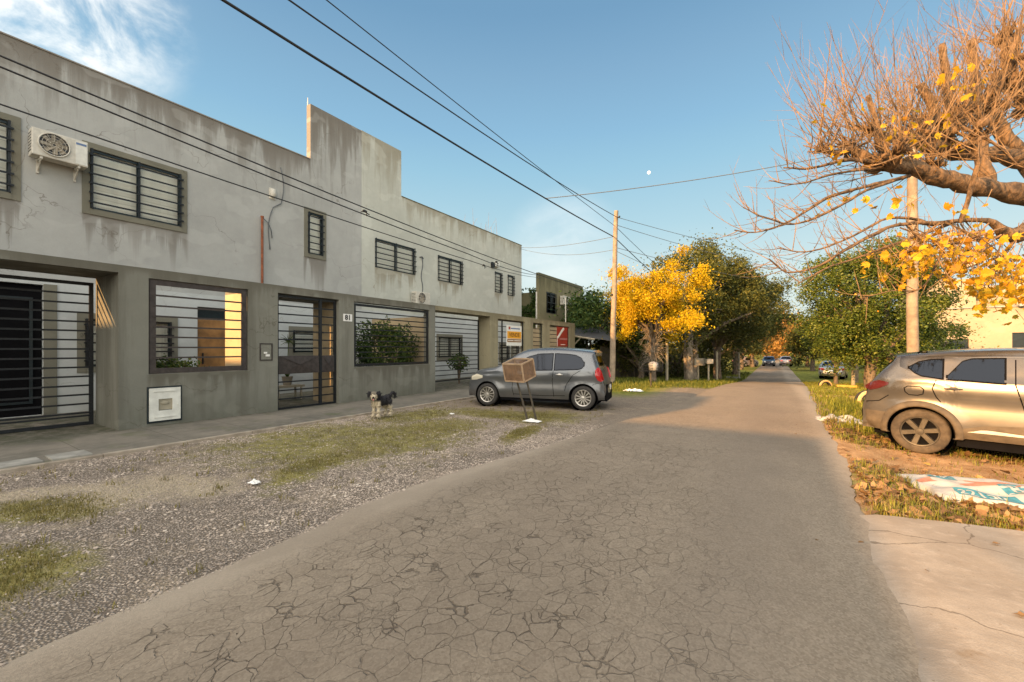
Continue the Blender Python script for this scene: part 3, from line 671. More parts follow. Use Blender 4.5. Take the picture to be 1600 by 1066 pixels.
def window(par, X, y0, y1, z0, z1, nb=5, mull=True, trim=True, inner='blind', bar=0.018, off=0.07):
    """framed window with a horizontal bar grille; children of the window frame are its sub-parts"""
    g = MB(); frame_x(g, X-0.075, X-0.025, y0+0.002, y1-0.002, z0+0.002, z1-0.002, 0.055)
    if mull: ym = (y0+y1)/2; g.box((X-0.070, ym-0.03, z0+0.057), (X-0.030, ym+0.03, z1-0.057))
    f = g.build('window_frame', M['sash'], par)
    g = MB(); g.box((X-0.058, y0+0.05, z0+0.05), (X-0.052, y1-0.05, z1-0.05)); g.build('pane', M['glass'], f)
    g = MB(); ys2 = axis([(y0+0.03, y1-0.03, 0.12)]); vs = []
    for k, yy in enumerate(ys2):
        xx = X-0.095-0.012*math.sin(k*1.9); vs += [(xx, yy, z0+0.01), (xx, yy, z1-0.01)]
    g.add(vs, [(2*i, 2*i+2, 2*i+3, 2*i+1) for i in range(len(ys2)-1)]); g.build('curtain', M[inner], f, recalc=False)
    g = MB(); xg = X+off
    for k in range(nb):
        zz = z0+0.04+(z1-z0-0.08)*(k+0.5)/nb
        g.box((xg-0.012, y0-0.03, zz-bar), (xg+0.012, y1+0.03, zz+bar))
    for yy in ([y0+0.03, y1-0.03] + ([(y0+y1)/2] if mull else [])): g.box((xg-0.03, yy-0.018, z0+0.0), (xg-0.013, yy+0.018, z1-0.0))
    for yy in (y0+0.02, y1-0.02):
        for zz in (z0+0.15, z1-0.15): g.box((X-0.05, yy-0.012, zz-0.012), (xg-0.03, yy+0.012, zz+0.012))
    g.build('grille', M['iron'], f)
    if trim:
        g = MB(); w_ = 0.13
        g.box((X+0.001, y0-w_, z0-w_), (X+0.022, y0, z1+w_)); g.box((X+0.001, y1, z0-w_), (X+0.022, y1+w_, z1+w_))
        g.box((X+0.001, y0, z1), (X+0.022, y1, z1+w_)); g.box((X+0.001, y0, z0-w_), (X+0.032, y1, z0)); g.build('surround', M['trim'], f)
    return f

XF = -13.3
# ---- house one
H1 = empty('concrete_house', (XF, 4.8, 0), 'rain-stained grey two-storey house with a raised roof wall, behind the fence numbered 81', 'house')
holes = [(0.55, 1.91, 4.7, 6.17), (3.08, 4.83, 4.72, 6.10), (8.38, 8.93, 4.72, 6.12),
         (0.0, 2.36, 0.1, 2.88), (3.0, 4.62, 1.1, 2.2), (5.2, 6.02, 0.1, 2.66), (7.86, 8.72, 1.4, 2.12)]
def split_holes(hs, zs_): return [h for h in hs if (h[2] >= zs_[0]-0.01 and h[3] <= zs_[1]+0.01)]
g = MB(); wall_x(g, XF, 0.28, -0.3, 10.55, 3.0, 7.9, holes[:3])
g.box((XF-0.28, 8.48, 7.9), (XF, 10.55, 9.72)) if False else None
g.box((XF-9, -0.3, 3.0), (XF-0.28, -0.05, 7.9)); g.box((XF-9, -0.05, 3.0), (XF-8.75, 10.3, 7.9))
g.build('upper_wall', M['plaster_grey'], H1)
g = MB(); g.box((XF-0.22, 8.48, 7.9), (XF, 10.55, 9.78)); g.build('raised_parapet', M['plaster_grey'], H1)
g = MB(); wall_x(g, XF, 0.28, -0.3, 10.55, -0.1, 3.0, holes[3:])
g.box((XF-9, -0.3, -0.1), (XF-0.28, -0.05, 3.0)); g.build('ground_floor_wall', M['plaster_patio'], H1)
g = MB(); g.box((XF-8.75, -0.05, 7.2), (XF-0.28, 10.3, 7.35)); g.box((XF-8.75, -0.05, 2.85), (XF-0.28, 10.3, 2.95)); g.build('roof_slab', M['roof_grey'], H1)
g = MB(); g.box((XF-0.3, -0.32, 7.9), (XF+0.02, 8.47, 7.93)); g.build('coping', M['plaster_tower'], H1)
window(H1, XF, 0.55, 1.91, 4.7, 6.17, 6); window(H1, XF, 3.08, 4.83, 4.72, 6.10, 6); window(H1, XF, 8.38, 8.93, 4.72, 6.12, 6, mull=False)
window(H1, XF, 3.0, 4.62, 1.1, 2.2, 5, inner='curtain'); window(H1, XF, 7.86, 8.72, 1.4, 2.12, 4, mull=False)
g = MB(); g.box((XF-0.16, 0.01, 0.1), (XF-0.10, 2.35, 2.87)); 
f = g.build('garage_door', M['black'], H1); tag(f, 'black garage door')
g = MB()
for ya in (0.55, 1.5):
    frame_x(g, XF-0.10, XF-0.075, ya, ya+0.72, 0.35, 2.6, 0.05)
g.build('door_panel', M['sash'], f)
g = MB(); g.box((XF+0.001, 2.36, 0.1), (XF+0.02, 2.56, 2.9)); g.build('door_surround', M['trim'], H1)
g = MB(); g.box((XF-0.14, 5.22, 0.1), (XF-0.10, 6.0, 2.32)); d = g.build('front_door', M['wood_door'], H1)
g = MB(); g.box((XF-0.14, 5.22, 2.33), (XF-0.11, 6.0, 2.65)); g.build('transom', M['sash'], d)
g = MB(); g.box((XF-0.098, 5.34, 1.1), (XF-0.06, 5.37, 1.4)); g.build('handle', M['iron'], d)
g = MB(); g.box((XF-9, 10.3, 3), (XF-0.28, 10.5, 7.9)); g.build('party_wall', M['plaster_grey'], H1)
# inner partitions of the patio
# weather stains under sills, as thin dried runs in the plaster itself are procedural; the drip cable and lamp are real
# wall lamp, rusty pipe, loose cable, antenna
g = MB(); Mx = Matrix.Translation((XF+0.01, 7.2, 6.34)) @ Matrix.Rotation(R(90), 4, 'Y')
g.lathe([(0.0, 0.17), (0.06, 0.165), (0.09, 0.12), (0.10, 0.0)], Mx, 20); L_ = empty('bulkhead_lamp', (XF, 7.2, 6.2), 'oval off-white bulkhead lamp on the grey house wall above the rusty pipe', 'wall lamp')
g2 = MB(); g2.ell((XF+0.06, 7.2, 6.34), (0.085, 0.10, 0.14)); g2.build('diffuser', M['off_white'], L_, smooth=True)
g2 = MB(); g2.box((XF+0.001, 7.1, 6.17), (XF+0.03, 7.3, 6.51), bev=0.01); g2.build('back_plate', M['off_white'], L_)
g = MB(); g.tube([(XF+0.1, 6.85, 2.95), (XF+0.1, 6.85, 5.5)], 0.035, 10); g.tube([(XF+0.1, 6.85, 5.5), (XF+0.1, 6.85, 5.54)], [0.05, 0.045], 10)
p_ = g.build('rusty_pipe', M['rust'], smooth='auto'); tag(p_, 'rusty red pipe standing upright against the grey house', 'pipe')
g = MB()
g.tube([(XF+0.03, 7.45+0.10*math.sin(k*0.5)-0.028*k*(k > 6), 7.25-0.19*k) for k in range(15)], 0.014, 6)
g.tube([(XF+0.05, 6.9, 5.5), (XF+0.05, 7.05, 5.4), (XF+0.04, 7.15, 5.2), (XF+0.04, 7.18, 4.95)], 0.011, 6)
p_ = g.build('hanging_cable', M['cable_grey'], smooth=True); tag(p_, 'loose grey cable hanging in a bend on the grey house wall', 'cable')
g = MB(); g.tube([(XF-0.9, 8.95, 7.3), (XF-0.9, 8.95, 10.35)], 0.022, 6); g.tube([(XF-0.9, 8.95, 10.35), (XF-0.9, 8.95, 10.5)], 0.012, 6)
p_ = g.build('antenna_mast', M['off_white']); tag(p_, 'thin pale mast rising behind the raised roof wall', 'mast')

def ac_unit(name, X, y, z, w_, h_, d_, label, group=None, strip=True):
    r = empty(name, (X, y, z), label, 'air conditioner', group=group)
    g = MB(); x0 = X+0.07; g.box((x0, y, z), (x0+d_, y+w_, z+h_), bev=0.02); g.build('casing', M['off_white'], r)
    cy, cz, rr = y+w_*0.38, z+h_*0.52, h_*0.40
    g = MB(); Mx = Matrix.Translation((x0+d_+0.002, cy, cz)) @ Matrix.Rotation(R(90), 4, 'Y')
    g.lathe([(0, 0.0), (rr, 0.0), (rr, 0.004)], Mx, 28); f = g.build('fan_opening', M['dark_plastic'], r)
    g = MB()
    for k in range(8):
        a = k*math.pi/4; g.box((0.02, -0.03, 0.0), (rr*0.9, 0.05, 0.004), Matrix.Translation((x0+d_+0.007, cy, cz)) @ Matrix.Rotation(R(90), 4, 'Y') @ Matrix.Rotation(a, 4, 'Z') @ Matrix.Rotation(0.35, 4, 'X'))
    g.build('fan_blades', M['pot'], f)
    g = MB()
    for q in (0.3, 0.55, 0.8, 1.03): 
        g.tube([(x0+d_+0.02, cy+rr*q*math.cos(a), cz+rr*q*math.sin(a)) for a in [2*math.pi*i/24 for i in range(25)]], 0.0035 if q < 1 else 0.012, 5)
    for k in range(12):
        a = k*math.pi/6; g.tube([(x0+d_+0.018, cy+rr*0.1*math.cos(a), cz+rr*0.1*math.sin(a)), (x0+d_+0.018, cy+rr*math.cos(a), cz+rr*math.sin(a))], 0.003, 4)
    g.build('fan_guard', M['off_white'], r)
    g = MB()
    for k in range(7): zz = z+h_*0.15+k*h_*0.11; g.box((x0+0.03, y-0.004, zz), (x0+d_-0.04, y-0.0005, zz+0.02))
    g.build('side_louvre', M['dark_plastic'], r)
    if strip:
        g = MB(); g.box((x0+d_+0.001, y+w_*0.76, z+0.03), (x0+d_+0.006, y+w_-0.02, z+h_-0.03)); pn = g.build('side_panel', M['white_plastic'], r)
        g = MB(); g.box((x0+d_+0.007, y+w_*0.77, z+h_*0.80), (x0+d_+0.009, y+w_-0.03, z+h_*0.88)); g.build('badge_strip', M['sign_blue'], pn)
    for yy in (y+0.12, y+w_-0.16):
        g = MB(); g.box((X+0.002, yy, z-0.05), (x0+d_-0.02, yy+0.04, z-0.001)); g.box((X+0.002, yy, z-0.28), (X+0.035, yy+0.04, z-0.05))
        g.tube([(X+0.03, yy+0.02, z-0.24), (x0+d_-0.06, yy+0.02, z-0.04)], 0.014, 6)
        g.build('bracket', M['off_white'], r)
    return r
ac_unit('air_conditioner', XF, 2.13, 5.52, 0.84, 0.56, 0.30, 'large off-white air conditioner with round fan beside the leftmost windows of the grey house')

# ---- house two (mirror half, paler paint)
H2 = empty('pale_house', (XF, 16.5, 0), 'pale rendered two-storey half house with four barred upper windows, behind the olive fence', 'house')
holes = [(11.18, 13.33, 4.72, 5.87), (14.8, 16.59, 4.7, 5.88), (19.48, 20.2, 4.7, 5.85), (20.81, 21.52, 4.67, 5.88), (14.84, 16.49, 1.12, 2.09), (20.0, 20.9, 0.9, 1.75), (21.3, 22.0, 0.9, 1.75)]
g = MB(); wall_x(g, XF, 0.28, 10.552, 22.42, 3.0, 7.9, holes[:4]); g.box((XF-9, 22.2, -0.1), (XF-0.28, 22.42, 7.9)); g.box((XF-9, 10.6, 3.0), (XF-8.75, 22.2, 7.9))
g.build('upper_wall', M['plaster_pale'], H2)
g = MB(); g.box((XF-0.22, 10.552, 7.9), (XF, 12.55, 9.80)); g.build('raised_parapet', M['plaster_pale'], H2)
g = MB(); wall_x(g, XF, 0.28, 10.552, 22.42, -0.1, 3.0, holes[4:]); g.build('ground_floor_wall', M['plaster_patio'], H2)
g = MB(); g.box((XF-8.75, 10.6, 7.2), (XF-0.28, 22.2, 7.35)); g.box((XF-8.75, 10.6, 2.95), (XF-0.28, 22.2, 3.05)); g.build('roof_slab', M['roof_grey'], H2)
g = MB(); g.box((XF-0.3, 12.56, 7.9), (XF+0.02, 22.44, 7.93)); g.build('coping', M['plaster_olive'], H2)
window(H2, XF, 11.18, 13.33, 4.72, 5.87, 5, trim=False); window(H2, XF, 14.8, 16.59, 4.7, 5.88, 6, trim=False)
window(H2, XF, 19.48, 20.2, 4.7, 5.85, 6, mull=False, trim=False); window(H2, XF, 20.81, 21.52, 4.67, 5.88, 6, mull=False, trim=False)
window(H2, XF, 14.84, 16.49, 1.12, 2.09, 4, inner='curtain'); window(H2, XF, 20.0, 20.9, 0.9, 1.75, 4, mull=False); window(H2, XF, 21.3, 22.0, 0.9, 1.75, 4, mull=False)
g = MB(); g.box((XF+0.001, 18.3, 0.1), (XF+0.06, 19.35, 2.4)); g.build('front_door', M['wood_door'], H2)
ac_unit('air_conditioner', XF, 13.05, 3.42, 0.86, 0.56, 0.30, 'small off-white air conditioner low on the pale house, between its two wide windows', strip=False)
g = MB(); g.tube([(XF+0.02, 13.75+0.05*math.sin(k), 5.55-0.17*k) for k in range(11)]+[(XF+0.03, 14.0, 3.75)], 0.02, 6)
g.tube([(XF+0.02, 13.62, 5.55), (XF+0.02, 13.75, 5.6), (XF+0.02, 13.82, 5.52)], 0.03, 6)
p_ = g.build('refrigerant_pipe', M['cable_grey'], smooth=True); tag(p_, 'thin grey pipe run down the pale wall to the small air conditioner', 'pipe')
F2 = empty('floodlight', (XF, 19.2, 6.05), 'small floodlight above the narrow upper windows of the pale house', 'floodlight')
g = MB(); g.box((XF+0.05, 19.35, 6.1), (XF+0.2, 19.7, 6.35), bev=0.015); g.build('head', M['white_plastic'], F2)
g = MB(); g.box((XF+0.001, 19.1, 6.02), (XF+0.12, 19.32, 6.3)); g.build('box', M['iron'], F2)
g = MB()
for k in range(16):
    a, b_ = XF-3+rs.uniform(-0.6, 0.6), 22.5+rs.uniform(-1.6, 1.6); g.tube([(a, b_, 7.3), (a+rs.uniform(-.2, .2), b_+rs.uniform(-.25, .25), 8.8), (a+rs.uniform(-.4, .4), b_+rs.uniform(-.5, .5), 9.3+rs.uniform(0, 1.2))], [0.02, 0.012, 0.005], 4)
p_ = g.build('bare_twigs', M['twig']); tag(p_, 'tuft of bare twigs sticking up behind the pale house parapet', 'plant')

# ---- fence wall helper
def grille(par, X, y0, y1, z0, z1, nb, mat='iron', name='grille', fw=0.05, bar=0.016, stiles=(), skip=None):
    g = MB()
    g.box((X-0.02, y0, z0), (X+0.02, y0+fw, z1)); g.box((X-0.02, y1-fw, z0), (X+0.02, y1, z1)); g.box((X-0.02, y0+fw, z0), (X+0.02, y1-fw, z0+fw)); g.box((X-0.02, y0+fw, z1-fw), (X+0.02, y1-fw, z1))
    for k in range(nb):
        zz = z0+fw+(z1-z0-2*fw)*(k+1)/(nb+1)
        if skip and skip[0] < zz < skip[1]: continue
        g.box((X+0.005, y0+fw*0.5, zz-bar), (X+0.03, y1-fw*0.5, zz+bar))
    for yy, ww in stiles: g.box((X-0.021, yy-ww/2, z0+0.001), (X+0.034, yy+ww/2, z1-0.001))
    return g.build(name, M[mat], par)
FX = -10.0
FN = empty('front_fence', (FX, 5, 0), 'grey concrete fence wall with dark horizontal bar gates, number 81', 'fence wall')
g = MB(); wall_x(g, FX, 0.26, 2.69, 11.0, -0.1, 2.72, [(3.12, 4.89, 1.03, 9), (5.55, 7.20, -1, 9), (7.68, 10.72, 1.0, 9)])
g.box((FX-1.25, 2.69, -0.1), (FX-0.26, 2.87, 2.72)); g.build('wall', M['concrete_fence'], FN)
g = MB(); g.box((FX-0.3, -1.6, -0.1), (FX, -1.0, 2.72)); g.build('pillar', M['concrete_fence'], FN)
g = MB(); g.box((FX-0.26, 2.87, 2.72+0.12), (FX+0.0, 11.0, 3.02)); g.box((FX-1.25, -1.6, 2.88), (FX+0.0, 2.87, 3.02))
g.box((FX-0.26, 2.87, 2.72), (FX, 3.12, 2.84)); g.box((FX-0.26, 4.89, 2.72), (FX, 5.55, 2.84)); g.box((FX-0.26, 7.2, 2.72), (FX, 7.68, 2.84)); g.box((FX-0.26, 10.72, 2.72), (FX, 11.0, 2.84)); g.box((FX-1.25, 2.69, 2.72), (FX, 2.87, 2.88)); g.box((FX-0.3, -1.6, 2.72), (FX, -1.0, 2.88))
g.build('top_beam', M['concrete_fence'], FN)
g = MB(); g.box((FX-1.2, 4.95, 0), (FX-0.262, 5.10, 2.80)); g.build('porch_wall', M['plaster_porch'], FN)
g = MB(); g.box((FX-1.2, 7.22, 0), (FX-0.262, 7.37, 2.80)); g.build('porch_wall', M['plaster_tan'], FN)
g = MB(); g.box((FX-1.2, 4.95, 2.802), (FX-0.262, 7.37, 2.96)); g.build('porch_roof', M['concrete_fence'], FN)
f = grille(FN, FX-1.19, -0.95, 2.64, 0.06, 2.78, 14, name='sliding_gate', fw=0.06); tag(f, 'wide black sliding gate of horizontal bars')
g = MB(); g.box((FX-1.19, -0.9, 0.22), (FX-1.16, 2.6, 0.25)); g.build('lower_rail', M['iron'], f)
grille(FN, FX-0.05, 3.14, 4.87, 1.04, 2.83, 7, 'iron_brown', fw=0.10)
f = grille(FN, FX-0.12, 5.57, 7.18, 0.04, 2.82, 12, name='pedestrian_gate', fw=0.055, stiles=[(6.72, 0.07)], skip=(0.88, 1.36)); tag(f, 'black pedestrian gate with a solid middle panel')
g = MB(); g.box((FX-0.125, 5.62, 0.90), (FX-0.095, 6.68, 1.34)); g.box((FX-0.125, 6.76, 0.90), (FX-0.095, 7.12, 1.34))
for a, b_ in ((5.62, 6.68), (6.76, 7.12)):
    mI = (a+b_)/2; g.add([(FX-0.094, a, 1.34), (FX-0.094, b_, 1.34), (FX-0.07, mI, 1.12)], [(0, 1, 2)]); g.add([(FX-0.094, a, 0.90), (FX-0.094, b_, 0.90), (FX-0.07, mI, 1.12)], [(0, 2, 1)])
g.build('solid_panel', M['iron_brown'], f)
grille(FN, FX-0.06, 7.70, 10.70, 1.02, 2.80, 9, fw=0.07)
# number tile
g = MB(); g.box((FX+0.001, 7.33, 2.27), (FX+0.014, 7.61, 2.47)); nt_ = g.build('number_plate', M['plate_white'], FN)
def text_mesh(body, size, mat, parent, loc, rot, name='lettering', extr=0.002, align='CENTER', sx=1.0, bold=0.0):
    cu = bpy.data.curves.new('t', 'FONT'); cu.body = body; cu.size = size; cu.extrude = extr; cu.align_x = align; cu.align_y = 'CENTER'; cu.offset = bold
    o_ = bpy.data.objects.new('t', cu); col.objects.link(o_); bpy.context.view_layer.update()
    dg = bpy.context.evaluated_depsgraph_get(); me = bpy.data.meshes.new_from_object(o_.evaluated_get(dg)); bpy.data.objects.remove(o_)
    Mx = Matrix.Translation(loc) @ rot @ Matrix.Diagonal((sx, 1, 1, 1)); off = Vector((0, 0, 0)); pp = parent
    while pp is not None: off += pp.location; pp = pp.parent
    me.transform(Matrix.Translation(-off) @ Mx); me.materials.clear(); me.materials.append(M[mat]); me.name = name
    o_ = bpy.data.objects.new(name, me); col.objects.link(o_); o_.parent = parent; return o_
ROTX = Matrix(((0, 0, 1, 0), (1, 0, 0, 0), (0, 1, 0, 0), (0, 0, 0, 1)))   # text facing +x, reading along +y
text_mesh('81', 0.19, 'ink', nt_, (FX+0.017, 7.47, 2.37), ROTX, 'digits', bold=0.006)
# doorbell recess and gas meter cabinet are set into the wall
g = MB(); frame_x(g, FX+0.001, FX+0.015, 5.13, 5.42, 1.24, 1.64, 0.022); ib = g.build('intercom', M['iron_brown'], FN)
g = MB(); g.box((FX+0.001, 5.16, 1.27), (FX+0.006, 5.39, 1.61)); g.build('back_plate', M['concrete_fence'], ib)
g = MB(); g.box((FX+0.007, 5.22, 1.40), (FX+0.025, 5.29, 1.44)); g.box((FX+0.007, 5.26, 1.335), (FX+0.025, 5.35, 1.385)); g.build('button', M['sign_white'], ib)
mb_ = MB(); mb_.box((FX+0.001, 3.09, 0.10), (FX+0.012, 3.64, 0.79)); mc = mb_.build('gas_meter_cabinet', M['sash'], FN)
g = MB(); wall_x(g, FX+0.035, 0.022, 3.12, 3.61, 0.14, 0.76, [(3.26, 3.48, 0.33, 0.55)]); g.box((FX+0.036, 3.19, 0.69), (FX+0.048, 3.54, 0.705)); g.box((FX+0.036, 3.19, 0.20), (FX+0.048, 3.54, 0.215)); g.box((FX+0.036, 3.555, 0.42), (FX+0.05, 3.575, 0.44)); g.build('cabinet_door', M['white_plastic'], mc)
g = MB(); g.box((FX+0.0125, 3.26, 0.34), (FX+0.0135, 3.48, 0.55)); g.ell((FX+0.02, 3.36, 0.47), (0.012, 0.07, 0.035)); g.build('meter', M['bench_wood'], mc)

FO = empty('olive_fence', (FX, 17, 0), 'olive rendered fence wall with barred openings behind the grey hatchback', 'fence wall')
g = MB(); wall_x(g, FX, 0.24, 14.32, 23.0, -0.2, 3.02, [(14.9, 17.16, 0.55, 2.80), (17.96, 19.02, 0.55, 2.80), (19.74, 22.24, 0.55, 2.78)])
g.box((FX-0.62, 14.32, -0.1), (FX-0.24, 14.5, 2.86)); g.build('wall', M['concrete_olive'], FO)
g = MB(); g.box((FX-0.62, 11.002, 2.86), (FX, 14.32, 3.02)); g.box((FX-0.62, 14.32, 2.86), (FX-0.24, 14.5, 3.02)); g.build('gate_beam', M['concrete_olive'], FO)
f = grille(FO, FX-0.56, 11.03, 14.28, 0.30, 2.72, 12, name='driveway_gate', fw=0.05); tag(f, 'black driveway gate of horizontal bars')
grille(FO, FX-0.10, 14.92, 17.14, 0.57, 2.78, 8, fw=0.05, stiles=[(15.35, 0.03)]); grille(FO, FX-0.10, 17.98, 19.0, 0.57, 2.78, 9, fw=0.05); grille(FO, FX-0.10, 19.76, 22.22, 0.57, 2.76, 9, fw=0.05)
PW = empty('patio_wall', (-11.6, 11.1, 0), 'tan rendered dividing wall between the two patios, behind the big bush', 'wall')
g = MB(); g.box((-13.28, 11.02, 0), (-10.3, 11.2, 2.66)); g.build('wall', M['plaster_tan'], PW)
PW = empty('end_patio_wall', (-11.6, 22.7, 0), 'cream wall closing the last patio behind the red sign', 'wall')
g = MB(); g.box((-13.28, 22.5, -0.2), (-10.25, 22.7, 2.8)); g.build('wall', M['plaster_tan'], PW)

# ---- signs hung on the olive fence
SG = empty('sale_sign', (FX+0.03, 16.1, 1.7), 'white and orange sale sign hung on the bars of the olive fence', 'sign')
g = MB(); g.box((FX+0.03, 15.5, 1.66), (FX+0.05, 16.78, 2.56)); bd = g.build('board', M['sign_white'], SG)
g = MB(); g.box((FX+0.051, 15.55, 1.98), (FX+0.054, 16.74, 2.30)); g.build('orange_band', M['sign_orange'], bd)
g = MB(); g.box((FX+0.051, 15.55, 1.82), (FX+0.054, 16.74, 1.955)); g.build('dark_band', M['sign_brown'], bd)
g = MB(); g.box((FX+0.051, 15.66, 2.38), (FX+0.055, 15.80, 2.50)); g.build('emblem', M['sign_red'], bd)
g = MB(); g.box((FX+0.051, 15.84, 2.405), (FX+0.054, 16.62, 2.455)); g.build('header_line', M['sign_blue'], bd)
text_mesh('VENDE', 0.25, 'sign_brown', bd, (FX+0.057, 16.14, 2.14), ROTX, sx=1.15, bold=0.006)
for a_, b_ in ((15.60, 16.06), (16.12, 16.70)):
    g = MB(); g.box((FX+0.055, a_, 1.87), (FX+0.057, b_, 1.905)); g.build('text_line', M['sign_white'], bd)
SG = empty('red_sign', (FX+0.03, 21.1, 1.7), 'dark red sign with a white diagonal stripe on the olive fence', 'sign')
g = MB(); g.box((FX+0.03, 20.5, 1.66), (FX+0.05, 21.85, 2.72)); bd = g.build('board', M['sign_red'], SG)
g = MB(); g.prism([(20.52, 2.18), (20.64, 2.08), (21.42, 2.62), (21.34, 2.70), (21.22, 2.68)], Matrix(((0, 0, 1, FX+0.051), (1, 0, 0, 0), (0, 1, 0, 0), (0, 0, 0, 1))), 0.004); g.build('stripe', M['sign_white'], bd)
g = MB(); g.box((FX+0.051, 20.5, 1.66), (FX+0.054, 20.56, 2.2)); g.build('edge_stripe', M['sign_white'], bd)
g = MB(); g.box((FX+0.051, 20.82, 2.02), (FX+0.054, 21.78, 2.12)); g.build('text_bar', M['pink'], bd)
g = MB(); g.box((FX+0.051, 20.95, 1.74), (FX+0.054, 21.55, 1.775)); g.build('text_line', M['sign_white'], bd)

# ---- house three, olive, behind the fence end
H3 = empty('olive_house', (XF, 28, 0), 'dark olive two-storey house with two small windows and air conditioners beyond the pale house', 'house')
g = MB(); wall_x(g, XF, 0.22, 24.67, 32.2, -0.6, 6.6, [(25.75, 27.25, 4.0, 5.45), (30.2, 31.3, 3.6, 5.2)]); g.box((XF-8, 24.9, -0.6), (XF-0.22, 25.1, 5.35)); g.box((XF-8, 32.0, -0.6), (XF-0.22, 32.2, 6.3)); g.box((XF-8, 25.1, 5.2), (XF-0.22, 32.0, 5.3)); g.build('wall', M['plaster_olive'], H3)
window(H3, XF, 25.75, 27.25, 4.0, 5.45, 3, trim=False, inner='curtain'); window(H3, XF, 30.2, 31.3, 3.6, 5.2, 3, trim=False, inner='curtain')
a1 = ac_unit('air_conditioner', XF, 27.75, 4.75, 0.95, 0.62, 0.32, 'left one of the two air conditioners on the dark olive house', 'air conditioners on the olive house', strip=False)
a2 = copy_tree(a1); a2.location = (XF, 29.0, 4.70); a2['label'] = 'right one of the two air conditioners on the dark olive house'
g = MB(); g.tube([(-10.6, 23.0, 2.9), (-10.6, 23.0, 4.65)], 0.035, 8); p_ = g.build('white_pipe', M['off_white']); tag(p_, 'slim white pipe rising above the right end of the olive fence', 'pipe')
g = MB(); g.tube([(-12.9, 23.6, 2.0), (-12.9, 23.6, 5.15)], 0.05, 8); p_ = g.build('vent_pipe', M['off_white']); tag(p_, 'pale vent pipe between the pale house and the olive house', 'pipe')

# ---- lean-to carport beyond the fence
CP = empty('carport', (-10, 25.5, 0), 'low lean-to shed roof on posts between the olive fence and the utility pole', 'carport')
g = MB(); g.add([(-11.6, 23.6, 2.60), (-11.6, 28.5, 3.35), (-7.9, 28.5, 2.75), (-7.9, 23.6, 2.02), (-11.6, 23.6, 2.54), (-11.6, 28.5, 3.29), (-7.9, 28.5, 2.69), (-7.9, 23.6, 1.96)], [(0,3,2,1),(4,5,6,7),(0,4,7,3),(1,2,6,5),(0,1,5,4),(2,3,7,6)]); g.build('roof', M['sheet_metal'], CP)
for yy in (23.7, 28.3):
    g = MB(); g.tube([(-8.05, yy, -0.6), (-8.05, yy, 2.16)], 0.07, 8); g.build('post', M['wood_dark'], CP)
g = MB(); g.tube([(-11.5, 23.58, 2.50), (-9.0, 23.58, 2.08)], 0.06, 6); g.tube([(-10.9, 23.66, 1.2), (-9.9, 23.66, 2.22)], 0.045, 6); g.build('brace', M['bench_wood'], CP)
FB = empty('board_fence', (-8.5, 27, -0.4), 'dark board fence in the shade under the trees behind the yellow tree', 'fence')
g = MB(); y = 24.2
while y < 44: g.box((-8.9+rs.uniform(-.02, .02)+0.05*(y-24), y, gz(0, y)-0.1), (-8.86+0.05*(y-24), y+0.19, gz(0, y)+1.9+rs.uniform(-.05, .05))); y += 0.2
g.build('boards', M['wood_dark'], FB)

# ---- taller house standing behind the camera on the left side of the street (it throws the long shadow over the road)
HB = empty('neighbour_house', (-20, -22, 0), 'tall plain rendered house further back along the left side of the street', 'house')
g = MB(); g.box((-31, -30, -0.1), (-9.2, -17, 8.4)); g.build('wall', M['plaster_pale'], HB)
g = MB(); g.box((-17.5, -20, 8.43), (-13.8, -17, 10.35)); g.build('stair_tower', M['plaster_pale'], HB)
g = MB()
for yy in (-28, -24.5, -21): 
    for zz in (1.2, 4.6): g.box((-9.2, yy, zz), (-9.17, yy+1.5, zz+1.3))
g.build('window', M['sash'], HB)
g = MB(); g.box((-31.1, -30.1, 8.4), (-9.2, -17.0, 8.42)); g.build('roof', M['roof_grey'], HB)

# ---- cream house on the right behind the trees
HR = empty('cream_house', (14, 44, -1), 'sunlit cream house with a balcony opening beyond the dark green orange tree', 'house')
g = MB()
def wall_y(g, Y, th, x0, x1, z0, z1, holes):
    k0 = len(g.v); wall_x(g, 0, th, x0, x1, z0, z1, holes)
    for i in range(k0, len(g.v)):
        x, y, z_ = g.v[i]; g.v[i] = (y, Y-x, z_)
wall_y(g, 41.0, 0.3, 9.2, 22.0, -1, 4.3, [(13.2, 14.8, 0.6, 2.6), (10.2, 11.2, 0.8, 2.2), (16.2, 17.4, 0.8, 2.2)])
g.build('lower_wall', M['cream_wall'], HR)
g = MB(); wall_y(g, 41.6, 0.3, 9.2, 11.7, 4.3, 6.4, []); g.build('upper_wall', M['cream_wall'], HR)
g = MB(); wall_y(g, 41.6, 0.3, 13.6, 22.0, 4.3, 6.7, []); g.build('upper_wall', M['cream_wall'], HR)
g = MB(); g.box((9.2, 41.3, -1), (9.5, 50, 6.4)); g.box((9.5, 47, 4.3), (22, 47.3, 6.4)); g.build('wall', M['cream_wall'], HR)
g = MB(); g.add([(8.8, 41.2, 6.4), (12.1, 41.2, 7.5), (12.1, 47, 7.5), (8.8, 47, 6.4), (8.8, 41.2, 6.55), (12.1, 41.2, 7.65), (12.1, 47, 7.65), (8.8, 47, 6.55)], [(0,1,2,3),(4,7,6,5),(0,4,5,1),(1,5,6,2),(2,6,7,3),(3,7,4,0)]); g.build('gable_roof', M['cream_paint'], HR)
g = MB(); g.box((13.4, 40.6, 4.3), (22.2, 41.5, 4.42)); g.box((9.0, 40.9, 4.3), (13.4, 41.5, 4.36)); g.box((14.3, 40.9, 5.3), (16.2, 41.58, 5.42)); g.build('ledge', M['roof_grey'], HR)
